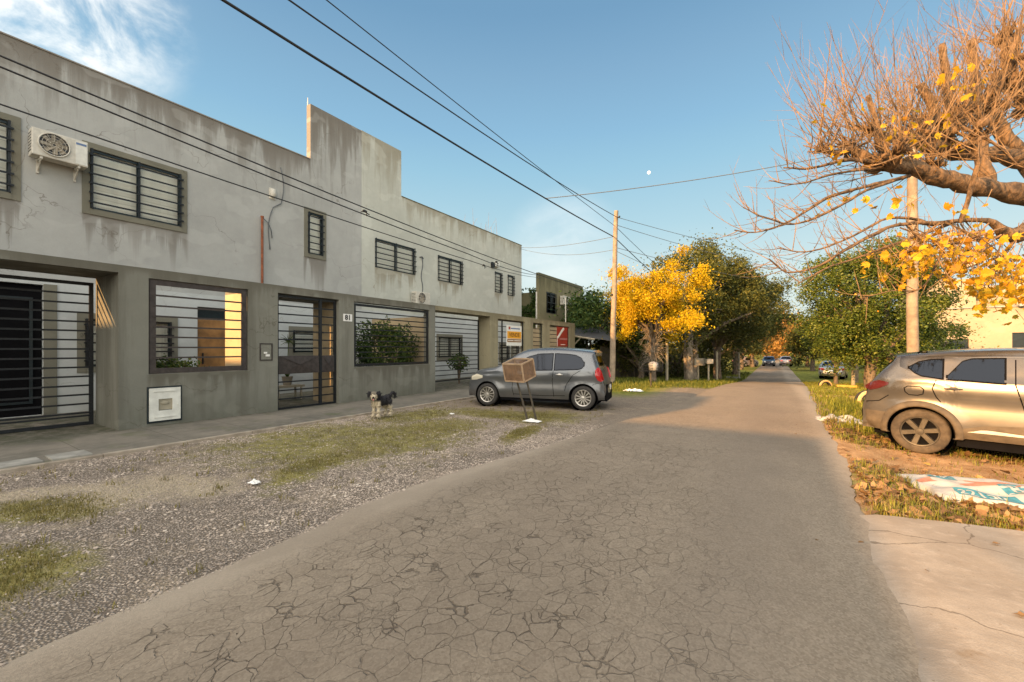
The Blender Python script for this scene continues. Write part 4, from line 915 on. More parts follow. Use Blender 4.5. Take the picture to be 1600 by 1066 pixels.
for (a, b_, c_, d_) in ((13.2, 14.8, 0.6, 2.6), (10.2, 11.2, 0.8, 2.2), (16.2, 17.4, 0.8, 2.2)):
    g = MB(); g.box((a+0.02, 41.12, c_+0.02), (b_-0.02, 41.16, d_-0.02)); g.build('window', M['sash'], HR)
g = MB(); g.box((8.2, 37.0, -1), (12.5, 37.2, 1.35)); p_ = g.build('yellow_wall', M['yellow_paint']); tag(p_, 'low sunlit yellow garden wall in front of the cream house', 'wall')
g = MB(); g.box((12.5, 36.9, -1), (24, 37.1, 1.1)); p_ = g.build('cream_garden_wall', M['cream_paint']); tag(p_, 'low cream garden wall right of the yellow wall', 'wall')
# ================================================================ VEHICLES
def catmull(P, n=6):
    out = []
    for i in range(len(P)-1):
        p0 = P[max(i-1, 0)]; p1 = P[i]; p2 = P[i+1]; p3 = P[min(i+2, len(P)-1)]
        for k in range(n):
            q = k/n; out.append(tuple(0.5*((2*b_)+(-a+c_)*q+(2*a-5*b_+4*c_-d_)*q*q+(-a+3*b_-3*c_+d_)*q**3) for a, b_, c_, d_ in zip(p0, p1, p2, p3)))
    return out+[tuple(P[-1])]
class CarShape:
    def __init__(s, S):
        s.S = S; s.prof = catmull(S['prof'], 5); s.Lc = S['L']; s.W = S['W']/2
        s.top_tab = {}
    def top(s, x):
        best = -1
        P = s.prof
        for (x0, z0), (x1, z1) in zip(P, P[1:]):
            if min(x0, x1)-1e-6 <= x <= max(x0, x1)+1e-6:
                z_ = z0 if abs(x1-x0) < 1e-6 else z0+(z1-z0)*(x-x0)/(x1-x0); best = max(best, z_, )
        return best
    def dist(s, x, z):
        d = 9
        for (x0, z0), (x1, z1) in zip(s.prof, s.prof[1:]):
            dx, dz = x1-x0, z1-z0; l2 = dx*dx+dz*dz
            q = 0 if l2 < 1e-12 else max(0, min(1, ((x-x0)*dx+(z-z0)*dz)/l2)); d = min(d, math.hypot(x-x0-q*dx, z-z0-q*dz))
        return d
    def base(s, x, z):
        S = s.S; w_ = s.W; L_ = s.Lc
        e1, e2 = S.get('er', 0.7), S.get('ef', 1.1)
        if x < e1: w_ -= S.get('tr', 0.14)*((e1-x)/e1)**2.2
        if x > L_-e2: w_ -= S.get('tf', 0.20)*((x-(L_-e2))/e2)**2.2
        zb = S['belt'][0]+(S['belt'][1]-S['belt'][0])*x/L_
        if z > zb: w_ -= (z-zb)*S.get('tumble', 0.30)+0.012*min(1, (z-zb)/0.03)
        if z < 0.45: w_ -= 0.10*((0.45-z)/0.25)**1.6
        cz = zb-0.16; w_ += 0.014*math.exp(-((z-cz)/0.05)**2)-0.016*math.exp(-((z-(cz-0.17))/0.10)**2)
        for wx in S['wheels']:
            d = math.hypot(x-wx, z-S['wr']); ra = S['arch']
            if z > 0.2: w_ += 0.022*math.exp(-((d-ra)/0.10)**2)
        return w_
    def side(s, x, z):
        r = s.S.get('round', 0.10); d = s.dist(x, z); w_ = s.base(x, z)
        if d < r: q = 1-d/r; w_ -= r*(1-math.sqrt(max(0, 1-q*q)))*s.S.get('rk', 0.85)
        return w_
    def bot(s, x):
        S = s.S; sill = S['sill']; b_ = sill
        if x < 0.25: b_ = sill+(S['prof'][0][1]-sill)*(1-x/0.25)
        if x > s.Lc-0.25: b_ = sill+(S['prof'][-1][1]-sill)*(1-(s.Lc-x)/0.25)
        for wx in S['wheels']:
            if abs(x-wx) < S['arch']: b_ = max(b_, S['wr']+math.sqrt(max(0, S['arch']**2-(x-wx)**2)))
        return b_
    def topP(s, i, tt):
        x, z = s.prof[i]; L_ = s.Lc; w_ = s.side(x, z)
        k = 0
        if x < 0.6: k = -s.S.get('br', 0.10)*(1-x/0.6)**0.7
        if x > L_-1.0: k = s.S.get('bf', 0.16)*(1-(L_-x)/1.0)**0.7
        if z > s.S['belt'][0]+0.12 and x > L_*0.5: k = max(k, 0.12)
        if z > s.S['belt'][0]+0.12 and x < 0.8: k = min(k, -0.05)
        q = 1-tt*tt
        cr = 0.035 if 0.3 < x < L_-0.15 else 0.0
        return Vector((x+k*q, tt*w_, z+cr*q))
def make_car(name, loc, rz, label, S, cat='car', group=None, detail=2):
    r = empty(name, loc, label, cat, rz, group); C_ = CarShape(S); L_ = S['L']
    P = S['prof']; xmin = min(p[0] for p in P); xmax = max(p[0] for p in P)
    # --- body sides
    colsx = set(axis([(xmin+0.005, xmax-0.005, 0.09)]))
    for wx in S['wheels']:
        colsx = {x for x in colsx if not abs(abs(x-wx)-S['arch']) < 0.03}
        for k in range(17): colsx.add(wx+S['arch']*math.cos(math.pi*k/16)*0.9999)
        colsx.add(wx-S['arch']-0.012); colsx.add(wx+S['arch']+0.012)
    colsx = sorted(colsx); NR = 20
    g = MB(); g2 = MB()
    for sgn in (1, -1):
        vs = []
        for x in colsx:
            b_, t_ = C_.bot(x), C_.top(x)
            for k in range(NR+1):
                q = k/NR; q = 1-(1-q)**1.35; z_ = b_+(t_-b_)*q; vs.append((x, sgn*C_.side(x, z_), z_))
        fs = [(i*(NR+1)+k, (i+1)*(NR+1)+k, (i+1)*(NR+1)+k+1, i*(NR+1)+k+1) for i in range(len(colsx)-1) for k in range(NR)]
        if sgn < 0: fs = [f[::-1] for f in fs]
        g.add(vs, fs)
    T = [-1, -0.97, -0.9, -0.75, -0.5, -0.25, 0, 0.25, 0.5, 0.75, 0.9, 0.97, 1]; n_ = len(C_.prof)
    vs = [C_.topP(i, tt) for i in range(n_) for tt in T]; m_ = len(T)
    roofq = S.get('roof')
    for i in range(n_-1):
        for j in range(m_-1):
            f = (i*m_+j, (i+1)*m_+j, (i+1)*m_+j+1, i*m_+j+1)
            (g2 if roofq and C_.prof[i][1] > roofq else g).add([vs[q] for q in f], [(0, 1, 2, 3)])
    body = g.build('body', M[S['paint']], r, smooth='auto', local=True)
    bm = bmesh.new(); bm.from_mesh(body.data); bmesh.ops.remove_doubles(bm, verts=bm.verts, dist=0.004); bmesh.ops.recalc_face_normals(bm, faces=bm.faces); bm.to_mesh(body.data); bm.free()
    body.data.polygons.foreach_set('use_smooth', [True]*len(body.data.polygons)); body.data.set_sharp_from_angle(angle=R(45))
    if g2.v:
        ro = g2.build('roof', M[S['roofpaint']], r, smooth=True, local=True)
        bm = bmesh.new(); bm.from_mesh(ro.data); bmesh.ops.remove_doubles(bm, verts=bm.verts, dist=0.002); bm.to_mesh(ro.data); bm.free()
    # --- underbody and wheel wells
    g = MB(); w1, w2 = S['wheels']; ra = S['arch']-0.01; wy = S['W']/2
    g.box((w1+ra, -wy+0.10, 0.17), (w2-ra, wy-0.10, 0.6)); g.box((w1-ra-0.2, -wy+0.35, 0.2), (w2+ra+0.15, wy-0.35, 0.62))
    for wx in S['wheels']:
        for sg in (1, -1):
            Mx = Matrix.Translation((wx, sg*(wy-0.05), S['wr'])) @ Matrix.Rotation(R(90*sg), 4, 'X')
            g.lathe([(ra, 0.0), (ra, 0.30), (0.0, 0.31)], Mx, 28)
    g.build('underbody', M['black'], r, local=True)
    # --- glass
    def sidepatch(x0, x1, lo, hi, off, nx_=26, nr=8, mat='car_glass', nm='side_window', par=r, sides=(1, -1)):
        for sgn in sides:
            vs = []
            for i in range(nx_+1):
                x = x0+(x1-x0)*i/nx_; a, b_ = lo(x), hi(x)
                for k in range(nr+1): z_ = a+(b_-a)*k/nr; vs.append((x, sgn*(C_.side(x, z_)+off), z_))
            fs = [(i*(nr+1)+k, (i+1)*(nr+1)+k, (i+1)*(nr+1)+k+1, i*(nr+1)+k+1) for i in range(nx_) for k in range(nr)]
            q = MB().add(vs, fs).build(nm, M[mat], par, smooth=True, local=True)
            if len(sides) == 1: return q
        return q
    def poly(pts):   # piecewise-linear function
        return lambda x: pts[0][1] if x <= pts[0][0] else interp(pts, x)
    for (lo, hi) in S['windows']:
        x0, x1 = lo[0][0], lo[-1][0]
        sidepatch(x0-0.02, x1+0.02, lambda x: poly(lo)(x)-0.018, lambda x: poly(hi)(x)+0.018, 0.003, mat='black', nm='window_seal')
        sidepatch(x0, x1, poly(lo), poly(hi), 0.006)
    def toppatch(x0, x1, zmin, zmax, tw, off, mat, nm, front):
        idx = [i for i, (x, z_) in enumerate(C_.prof) if x0 <= x <= x1 and zmin <= z_ <= zmax]
        vs = []; TT = [tw*(-1+2*k/14) for k in range(15)]
        for i in idx:
            for tt in TT:
                p0 = C_.topP(max(i-1, 0), tt); p1 = C_.topP(min(i+1, n_-1), tt); d = (p1-p0).normalized(); nn = Vector((-d.z, 0, d.x))
                if nn.z < 0: nn = -nn
                vs.append(C_.topP(i, tt)+nn*off)
        if len(idx) < 2: return
        MB().add(vs, [(i*15+k, (i+1)*15+k, (i+1)*15+k+1, i*15+k+1) for i in range(len(idx)-1) for k in range(14)]).build(nm, M[mat], r, smooth=True, local=True)
    toppatch(L_*0.5, L_, S['belt'][1]+0.10, S['ws_top'], 0.90, 0.006, 'car_glass', 'windshield', True)
    toppatch(-1, S['rw_x'], S['belt'][0]+0.05, S['rw_top'], 0.86, 0.006, 'car_glass', 'rear_window', False)
    # --- shut lines
    def ribbon(g, pts, sgn, wd=0.0065, off=0.0025):
        pts = [pts[0]]+[((a[0]*(4-k)+b_[0]*k)/4, (a[1]*(4-k)+b_[1]*k)/4) for a, b_ in zip(pts, pts[1:]) for k in range(1, 5)]
        vs = []
        for i, (x, z_) in enumerate(pts):
            a = pts[max(i-1, 0)]; b_ = pts[min(i+1, len(pts)-1)]; dx, dz = b_[0]-a[0], b_[1]-a[1]; l = math.hypot(dx, dz) or 1
            for q in (-1, 1): X, Z = x-dz/l*wd*q, z_+dx/l*wd*q; vs.append((X, sgn*(C_.side(X, Z)+off), Z))
        g.add(vs, [(2*i, 2*i+2, 2*i+3, 2*i+1) for i in range(len(pts)-1)])
    for ln in S.get('lines', []):
        for sgn in (1, -1): g = MB(); ribbon(g, ln, sgn); g.build('panel_gap', M['black'], body, local=True)
    # handles
    for (x, z_) in S.get('handles', []):
        for sgn in (1, -1):
            y = sgn*C_.side(x, z_); g = MB(); g.ell((x, y+sgn*0.018, z_), (0.10, 0.014, 0.014), nu=10, nv=8); g.ell((x, y, z_), (0.05, 0.006, 0.03)); g.build('door_handle', M[S.get('handle_mat', S['paint'])], r, smooth=True, local=True)
    # mirrors
    mx, mz = S['mirror']
    for sgn in (1, -1):
        y = sgn*(C_.side(mx, mz)+0.10); g = MB(); g.ell((mx, y, mz+0.04), (0.06, 0.11, 0.075), nu=14, nv=10); g.tube([(mx, sgn*(C_.side(mx, mz)-0.01), mz), (mx, y, mz+0.01)], 0.02, 6); g.build('wing_mirror', M[S['paint']], r, smooth=True, local=True)
    # lamps
    for lo, hi, mat, nm in S['lamps']:
        sidepatch(lo[0][0], lo[-1][0], poly(lo), poly(hi), 0.008, nx_=14, nr=6, mat=mat, nm=nm)
    for (xa, za, zb_, t0, t1, mat, nm) in S.get('endlamps', []):
        idx = [i for i, (x, z_) in enumerate(C_.prof) if za <= z_ <= zb_ and ((x < L_/2) == (xa < L_/2))]
        for sgn in (1, -1):
            vs = [C_.topP(i, sgn*(t0+(t1-t0)*k/6))+Vector(((-1 if xa < L_/2 else 1)*0.008, 0, 0)) for i in idx for k in range(7)]
            if len(idx) > 1: MB().add(vs, [(i*7+k, (i+1)*7+k, (i+1)*7+k+1, i*7+k+1) for i in range(len(idx)-1) for k in range(6)]).build(nm, M[mat], r, smooth=True, local=True)
    for (za, zb_, tw, mat, nm, front) in S.get('endpanels', []):
        idx = [i for i, (x, z_) in enumerate(C_.prof) if za <= z_ <= zb_ and ((x > L_/2) == front)]
        vs = [C_.topP(i, tw*(-1+2*k/8))+Vector(((1 if front else -1)*0.012, 0, 0)) for i in idx for k in range(9)]
        if len(idx) > 1: MB().add(vs, [(i*9+k, (i+1)*9+k, (i+1)*9+k+1, i*9+k+1) for i in range(len(idx)-1) for k in range(8)]).build(nm, M[mat], r, smooth=True, local=True)
    for (lo, hi, mat, nm) in S.get('patches', []):
        sidepatch(lo[0][0], lo[-1][0], poly(lo), poly(hi), 0.012, nx_=30, nr=6, mat=mat, nm=nm)
    if S.get('flare'):
        for wx in S['wheels']:
            for sgn in (1, -1):
                vs = []; n2 = 26; r0, r1 = S['arch']-0.015, S['arch']+S['flare']
                for i in range(n2+1):
                    a = R(-22)+(math.pi+2*R(22))*i/n2
                    for k, (rr, of) in enumerate([(r0, -0.05), (r0, 0.02), (r0+0.02, 0.032), (r1-0.01, 0.026), (r1, 0.0)]):
                        x, z_ = wx+rr*math.cos(a), S['wr']+rr*math.sin(a); zz = max(z_, S['sill']-0.02); vs.append((x, sgn*(C_.base(x, max(zz, 0.32))+of), zz))
                MB().add(vs, [(i*5+k, (i+1)*5+k, (i+1)*5+k+1, i*5+k+1) for i in range(n2) for k in range(4)]).build('arch_trim', M['cladding'], r, smooth=True, local=True)
    # wheels
    wr = S['wr']; rr = S['rim']
    for wx in S['wheels']:
        for sg in (1, -1):
            yc = sg*(wy-0.115); Mx = Matrix.Translation((wx, yc, wr)) @ Matrix.Rotation(R(-90*sg), 4, 'X')
            g = MB(); g.lathe([(rr-0.01, -0.085), (rr+0.02, -0.10), (wr-0.04, -0.108), (wr-0.008, -0.09), (wr, -0.06), (wr, 0.06), (wr-0.008, 0.085), (wr-0.03, 0.100), (rr+0.03, 0.104), (rr+0.006, 0.096), (rr-0.004, 0.08)], Mx, 40)
            wh = g.build('wheel', M[S.get('tyre', 'rubber')], r, smooth='auto', local=True)
            g = MB(); g.lathe([(rr+0.004, 0.088), (rr-0.004, 0.094), (rr-0.018, 0.090), (rr-0.022, 0.04), (rr-0.03, -0.05)], Mx, 40)
            ns = S['spokes']; sw = S['spoke_w']
            for k in range(ns):
                a = 2*math.pi*k/ns+0.2; Ms = Mx @ Matrix.Rotation(a, 4, 'Z')
                g.add([Ms @ Vector(v) for v in [(0.03, -sw*0.8, 0.05), (0.03, sw*0.8, 0.05), (0.03, sw*0.6, 0.082), (0.03, -sw*0.6, 0.082), (rr-0.012, -sw, 0.06), (rr-0.012, sw, 0.06), (rr-0.012, sw*0.7, 0.088), (rr-0.012, -sw*0.7, 0.088)]], [(3,2,6,7),(0,3,7,4),(2,1,5,6),(1,0,4,5)])
            g.lathe([(0.0, 0.094), (0.045, 0.090), (0.055, 0.07), (0.055, 0.03)], Mx, 18); g.build('rim', M[S['rimmat']], wh, smooth='auto', local=True)
            g = MB(); g.lathe([(0.0, 0.028), (rr-0.022, 0.028)], Mx, 24); g.build('brake_disc', M['alloy_dark' if S['rimmat'] == 'alloy' else 'black'], wh, local=True)
    return r, C_, sidepatch
HB_ = dict(L=3.95, W=1.72, paint='paint_grey', wr=0.298, rim=0.205, arch=0.355, wheels=(0.62, 3.18), sill=0.24, belt=(1.00, 0.93), tumble=0.33,
  prof=[(0.10,.24),(0.02,.36),(0.0,.50),(0.02,.66),(.07,.80),(.12,.98),(.19,1.15),(.26,1.33),(.25,1.425),(.42,1.455),(.9,1.50),(1.45,1.52),(2.0,1.495),(2.35,1.40),(2.65,1.24),(2.92,1.08),(3.10,1.01),(3.35,.97),(3.62,.90),(3.82,.78),(3.92,.64),(3.95,.48),(3.92,.34),(3.84,.22)],
  ws_top=1.38, rw_x=0.40, rw_top=1.34,
  windows=[([(0.52,1.10),(0.56,1.04),(0.66,1.01),(1.30,.985)], [(0.52,1.17),(0.60,1.28),(0.75,1.345),(1.0,1.375),(1.30,1.385)]),
           ([(1.37,.985),(2.05,.965),(2.30,.96)], [(1.37,1.385),(1.75,1.375),(2.05,1.30),(2.30,1.17)]), ([(2.36,.96),(2.74,.955)], [(2.36,1.135),(2.74,.985)])],
  lines=[[(1.33,.96),(1.36,.70),(1.33,.45),(1.32,.30)], [(2.36,.93),(2.48,.75),(2.50,.5),(2.46,.30)], [(0.60,.98),(0.80,.86),(0.98,.62),(1.02,.46)], [(1.02,.34),(1.6,.32),(2.46,.34)], [(0.03,.68),(0.20,.66),(0.30,.62)], [(3.50,.72),(3.86,.68)]],
  handle_mat='alloy', handles=[(1.16, .865), (2.06, .845)], mirror=(2.42, .98), spokes=12, spoke_w=0.016, rimmat='alloy',
  lamps=[([(0.02,.74),(0.09,.70),(0.17,.74),(0.23,.86)], [(0.02,.80),(0.09,1.00),(0.17,1.06),(0.23,.98)], 'tail_red', 'tail_light'), ([(3.40,.74),(3.60,.69),(3.80,.67)], [(3.40,.80),(3.60,.84),(3.80,.78)], 'lens_clear', 'headlight')],
  endlamps=[(0,.74,1.0,.90,.99,'tail_red','tail_light_inner'), (3.9,.66,.78,.55,.99,'lens_clear','headlight_inner')], endpanels=[(.34,.58,.5,'dark_plastic','grille',True), (.50,.62,.28,'plate_white','number_plate',False)])
def squeeze(S, k):
    S = dict(S); f2 = lambda P: [(a*k, b_) for a, b_ in P]
    S['L'] *= k; S['prof'] = f2(S['prof']); S['windows'] = [(f2(a), f2(b_)) for a, b_ in S['windows']]; S['lines'] = [f2(a) for a in S['lines']]
    S['handles'] = f2(S['handles']); S['mirror'] = (S['mirror'][0]*k, S['mirror'][1]); S['lamps'] = [(f2(a), f2(b_), c_, d_) for a, b_, c_, d_ in S['lamps']]; S['rw_x'] *= k; return S
HB_ = squeeze(HB_, 0.945); HB_['wheels'] = (0.51, 3.08); HB_['br'] = 0.05
hb = make_car('hatchback', (-3.71, 10.69, -0.002), R(192), 'dark grey hatchback parked across the pavement in front of the olive fence', HB_)
carpaint('paint_suvroof', (0.07, 0.065, 0.06), (0.15, 0.12, 0.09), 0.4)
def poly_(pts): return lambda x: pts[0][1] if x <= pts[0][0] else interp(pts, x)
SV = dict(L=4.12, W=1.80, paint='paint_bronze', roofpaint='paint_suvroof', roof=1.44, wr=0.335, rim=0.222, arch=0.395, wheels=(0.72, 3.32), br=0.04, sill=0.30, belt=(1.14, 1.05), tumble=0.36, tyre='rubber_dusty', er=0.8, tr=0.20,
  prof=[(0.14,.30),(0.03,.40),(0.0,.52),(0.0,.66),(.05,.78),(.055,.92),(.12,1.05),(.26,1.24),(.40,1.40),(.41,1.47),(.60,1.505),(1.1,1.555),(1.7,1.575),(2.2,1.55),(2.6,1.45),(3.0,1.25),(3.28,1.10),(3.5,1.05),(3.8,.99),(4.0,.88),(4.09,.72),(4.12,.52),(4.06,.30)],
  ws_top=1.42, rw_x=0.48, rw_top=1.40,
  windows=[([(0.60,1.30),(0.66,1.235),(0.74,1.19),(0.96,1.155)], [(0.60,1.31),(0.70,1.385),(0.82,1.42),(0.96,1.43)]),
           ([(1.02,1.15),(1.15,1.145),(1.56,1.12)], [(1.02,1.19),(1.16,1.40),(1.26,1.44),(1.56,1.45)]), ([(1.82,1.11),(2.6,1.08),(2.95,1.07)], [(1.82,1.46),(2.25,1.44),(2.6,1.32),(2.95,1.12)])],
  lines=[[(1.66,1.44),(1.66,1.1),(1.74,.75),(1.74,.42)], [(0.90,1.13),(0.86,1.0),(0.90,.88),(0.95,.80)], [(3.02,1.0),(3.03,.7),(2.98,.42)],
         [(0.56,.93),(0.55,.99),(0.59,1.02),(0.73,1.02),(0.77,.98),(0.76,.91),(0.70,.885),(0.60,.89),(0.56,.93)], [(0.03,.72),(0.24,.76),(0.36,.86)]],
  handles=[(1.08, 1.01), (2.25, .98)], handle_mat='dark_plastic', mirror=(3.0, 1.08), spokes=6, spoke_w=0.045, rimmat='alloy_dark', flare=0.075,
  lamps=[([(0.05,.94),(0.12,.92),(0.24,.96),(0.36,1.03)], [(0.05,.99),(0.12,1.05),(0.24,1.09),(0.36,1.065)], 'tail_dark', 'tail_light'), ([(3.65,.80),(3.95,.76)], [(3.65,.88),(3.95,.86)], 'lens_clear', 'headlight')],
  endlamps=[(0,.94,1.02,.70,.97,'tail_dark','tail_light_inner')], endpanels=[(.30,.60,.995,'cladding','rear_bumper_trim',False), (.66,.78,.3,'plate_white','number_plate',False), (.4,.62,.6,'dark_plastic','grille',True)],
  patches=[([(1.14,.30),(1.5,.30),(2.0,.30),(2.90,.30)], [(1.14,.44),(1.4,.515),(1.8,.55),(2.90,.46)], 'cladding', 'sill_cladding')])
sv, SVC, SVP = make_car('small_suv', (1.44, 9.78, -0.085), R(-18), 'dusty bronze small SUV parked nose-in on the right verge', SV)
SVP(0.39, 3.0, poly_([(0.39,1.375),(0.45,1.335),(0.62,1.24),(0.85,1.165),(1.1,1.135),(3.0,1.06)]), lambda x: SVC.top(x)-0.012, 0.0014, mat='paint_suvroof', nm='pillar_panel')
SVP(1.22, 2.80, lambda x: 0.405 if x < 1.5 else 0.405-0.01*(x-1.5), lambda x: 0.408+0.045*sstep(x, 1.22, 1.38) if x < 1.4 else 0.453-0.022*sstep(x, 1.4, 1.8), 0.020, mat='off_white', nm='sill_strip')
# rear quarter of the bumper on the sides
SVP(0.06, 0.40, lambda x: SVC.bot(x)+0.002, lambda x: 0.60-0.02*x, 0.010, mat='cladding', nm='bumper_corner')

SD = dict(L=4.35, W=1.74, paint='paint_silver', wr=0.31, rim=0.20, arch=0.36, wheels=(0.95, 3.50), sill=0.24, belt=(0.98, 0.90), tumble=0.40,
  prof=[(0.10,.26),(0.0,.38),(0.0,.60),(.05,.80),(.14,.95),(.45,1.02),(.80,1.24),(1.15,1.39),(1.7,1.45),(2.3,1.44),(2.75,1.26),(3.1,1.02),(3.4,.95),(3.9,.86),(4.2,.72),(4.33,.55),(4.35,.4),(4.28,.24)],
  ws_top=1.36, rw_x=1.15, rw_top=1.38,
  windows=[([(0.95,1.02),(1.10,.99),(1.95,.965)], [(0.95,1.10),(1.25,1.28),(1.95,1.34)]), ([(2.02,.965),(2.8,.94)], [(2.02,1.34),(2.35,1.28),(2.8,1.0)])],
  lines=[[(1.98,.96),(2.0,.6),(1.98,.3)], [(0.98,.96),(1.2,.8),(1.32,.5)], [(2.95,.9),(3.0,.6),(2.95,.3)]], handles=[(1.75,.86),(2.8,.84)], mirror=(2.85,.96), spokes=8, spoke_w=0.025, rimmat='alloy',
  lamps=[([(0.03,.72),(0.32,.76)], [(0.03,.92),(0.32,.88)], 'tail_red', 'tail_light'), ([(3.8,.66),(4.15,.58)], [(3.8,.78),(4.15,.70)], 'lens_clear', 'headlight')],
  endlamps=[(0,.72,.90,.62,.99,'tail_red','tail_light_inner')], endpanels=[(.62,.76,.30,'plate_white','number_plate',False), (.38,.46,.98,'dark_plastic','bumper_strip',False)])
def pxpos(px, t_):
    u = (px-800)/660; S_, C__ = math.sin(R(YAW)), math.cos(R(YAW)); return (t_*(u*C__-S_), t_*(u*S_+C__))
sdx, sdy = pxpos(1298, 34)
make_car('silver_sedan', (sdx, sdy, gz(sdx, sdy)), R(80), 'silver sedan parked on the right verge beside the orange tree trunk', SD)
CP1 = dict(SD); CP1.update(paint='paint_dark', L=4.1, W=1.74,
  lamps=[([(3.55,.66),(3.90,.60)], [(3.55,.82),(3.90,.78)], 'lens_white', 'headlight')], endlamps=[(4,.60,.80,.62,.99,'lens_white','headlight_inner')], endpanels=[(.42,.60,.62,'black','grille',True), (.44,.54,.25,'plate_white','number_plate',True)],
  prof=[(0.10,.26),(0.0,.38),(0.0,.60),(.05,.85),(.14,1.05),(.30,1.32),(.60,1.45),(1.2,1.50),(1.9,1.50),(2.3,1.38),(2.75,1.10),(3.0,1.0),(3.5,.95),(3.85,.85),(4.05,.70),(4.1,.5),(4.05,.24)], wheels=(0.7, 3.3),
  windows=[([(0.7,1.02),(1.6,.98)], [(0.7,1.25),(1.6,1.40)]), ([(1.66,.98),(2.5,.96)], [(1.66,1.40),(2.5,1.10)])], rw_x=0.4, mirror=(2.45,.98))
make_car('oncoming_car', (-0.9, 79.0, gz(0, 77)), R(-90), 'dark car driving towards the viewer far down the road with white headlights', CP1)
CP2 = dict(SD); CP2.update(paint='paint_pale')
make_car('departing_car', (1.36, 78.7, gz(0, 80)), R(90), 'pale car driving away far down the road, seen from behind', CP2)
make_car('white_parked_car', (-4.9, 70.0, -1.05), R(60), 'white car parked far off on the left verge under rust-coloured trees', dict(SD, paint='paint_pale'))
# ================================================================ TREES
def at(px, py, t_):
    x, y = pxpos(px, t_); return Vector((x, y, 1.5+(546-py)/660*t_))
def leafquad(L_, p, s, rnd, asp=0.6, droop=0.0, up=0.0):
    a = rnd.uniform(0, 6.283); cz = rnd.uniform(-1, 1)*0.9+up*0.3; sz = math.sqrt(max(0, 1-min(1, cz*cz)))
    d = Vector((math.cos(a)*sz, math.sin(a)*sz, cz-droop)); d.normalize()
    e = Vector((rnd.gauss(0, 1), rnd.gauss(0, 1), rnd.gauss(0, 1))).cross(d)
    if e.length < 1e-6: e = d.orthogonal()
    e.normalize(); k = len(L_.v); d *= s*rnd.uniform(0.7, 1.3); e *= s*asp*rnd.uniform(0.7, 1.2)
    L_.v += [tuple(p-d*0.5), tuple(p+e*0.5+d*0.05), tuple(p+d*0.6), tuple(p-e*0.5+d*0.05)]; L_.f.append((k, k+1, k+2, k+3)); L_.mi.append(0)
def tree(name, base, label, cat='tree', ctr=(0, 0, 4), rad=(3, 3, 2.5), n=9000, ls=0.12, mat='leaf_dark', bark='bark', trunk_r=0.2, clumps=60, csz=0.55, lean=(0, 0), forks=5, seed=0, group=None, shell=0.45, trunks=1, flat=0.7, lobes=0.35, zcut=None, up=0.0):
    rnd = random.Random(seed); r = empty(name, base, label, cat, 0, group); bx, by, bz = base; c = Vector(base)+Vector(ctr)
    cl = []; so = rnd.uniform(0, 90)
    tries = 0
    while len(cl) < clumps and tries < 5000:
        tries += 1
        d = Vector((rnd.gauss(0, 1), rnd.gauss(0, 1), rnd.gauss(0, 1))).normalized(); rr = (shell+(1-shell)*rnd.random()**0.5)*(1+lobes*mnoise.noise(Vector(d)*1.7+Vector((so, 0, 0)))*1.6)
        p = c+Vector((d.x*rad[0]*rr, d.y*rad[1]*rr, d.z*rad[2]*rr))
        if zcut is not None and p.z < zcut: continue
        cl.append((p, csz*rnd.uniform(0.6, 1.35)))
    L_ = MB(); per = n//len(cl)
    for p, s in cl:
        for _ in range(int(per*(s/csz)**2*0.85)):
            q = Vector((rnd.gauss(0, 1), rnd.gauss(0, 1), rnd.gauss(0, 1)*flat))
            if q.length > 1.0 and rnd.random() < 0.7: q *= 1.0/q.length*rnd.uniform(0.75, 1.15)
            leafquad(L_, p+q*s, ls*rnd.uniform(0.7, 1.3), rnd, up=up)
    L_.build('crown', M[mat], r, recalc=False)
    T_ = MB()
    for ti in range(trunks):
        ox, oy = (rnd.uniform(-0.5, 0.5)*trunk_r*3 if trunks > 1 else 0, rnd.uniform(-0.5, 0.5)*trunk_r*3 if trunks > 1 else 0)
        fork = Vector((bx+ox+lean[0]*0.5, by+oy+lean[1]*0.5, bz+max(0.8, (ctr[2]-rad[2])*0.9+0.3)))
        b0 = Vector((bx+ox, by+oy, bz-0.15)); tr = trunk_r/(trunks**0.4)
        T_.tube([b0, b0.lerp(fork, 0.12), b0.lerp(fork, 0.5)+Vector((rnd.uniform(-.1, .1), rnd.uniform(-.1, .1), 0)), fork], [tr*1.5, tr*1.1, tr*0.95, tr*0.9], 12)
        for k in range(forks):
            tgt = rnd.choice(cl)[0]; mid = fork.lerp(tgt, 0.45)+Vector((rnd.uniform(-.2, .2), rnd.uniform(-.2, .2), rnd.uniform(0, .3)))*rad[0]*0.4
            T_.tube([fork-Vector((0, 0, 0.1)), fork.lerp(mid, 0.5), mid, mid.lerp(tgt, 0.6), tgt], [tr*0.7, tr*0.55, tr*0.38, tr*0.22, tr*0.08], 7)
            for q in range(3):
                t2 = rnd.choice(cl)[0]
                if (t2-mid).length < rad[0]*1.1: T_.tube([mid, mid.lerp(t2, 0.5)+Vector((0, 0, 0.1)), t2], [tr*0.3, tr*0.18, tr*0.05], 5)
    T_.build('trunk', M[bark], r, smooth=True)
    return r, cl

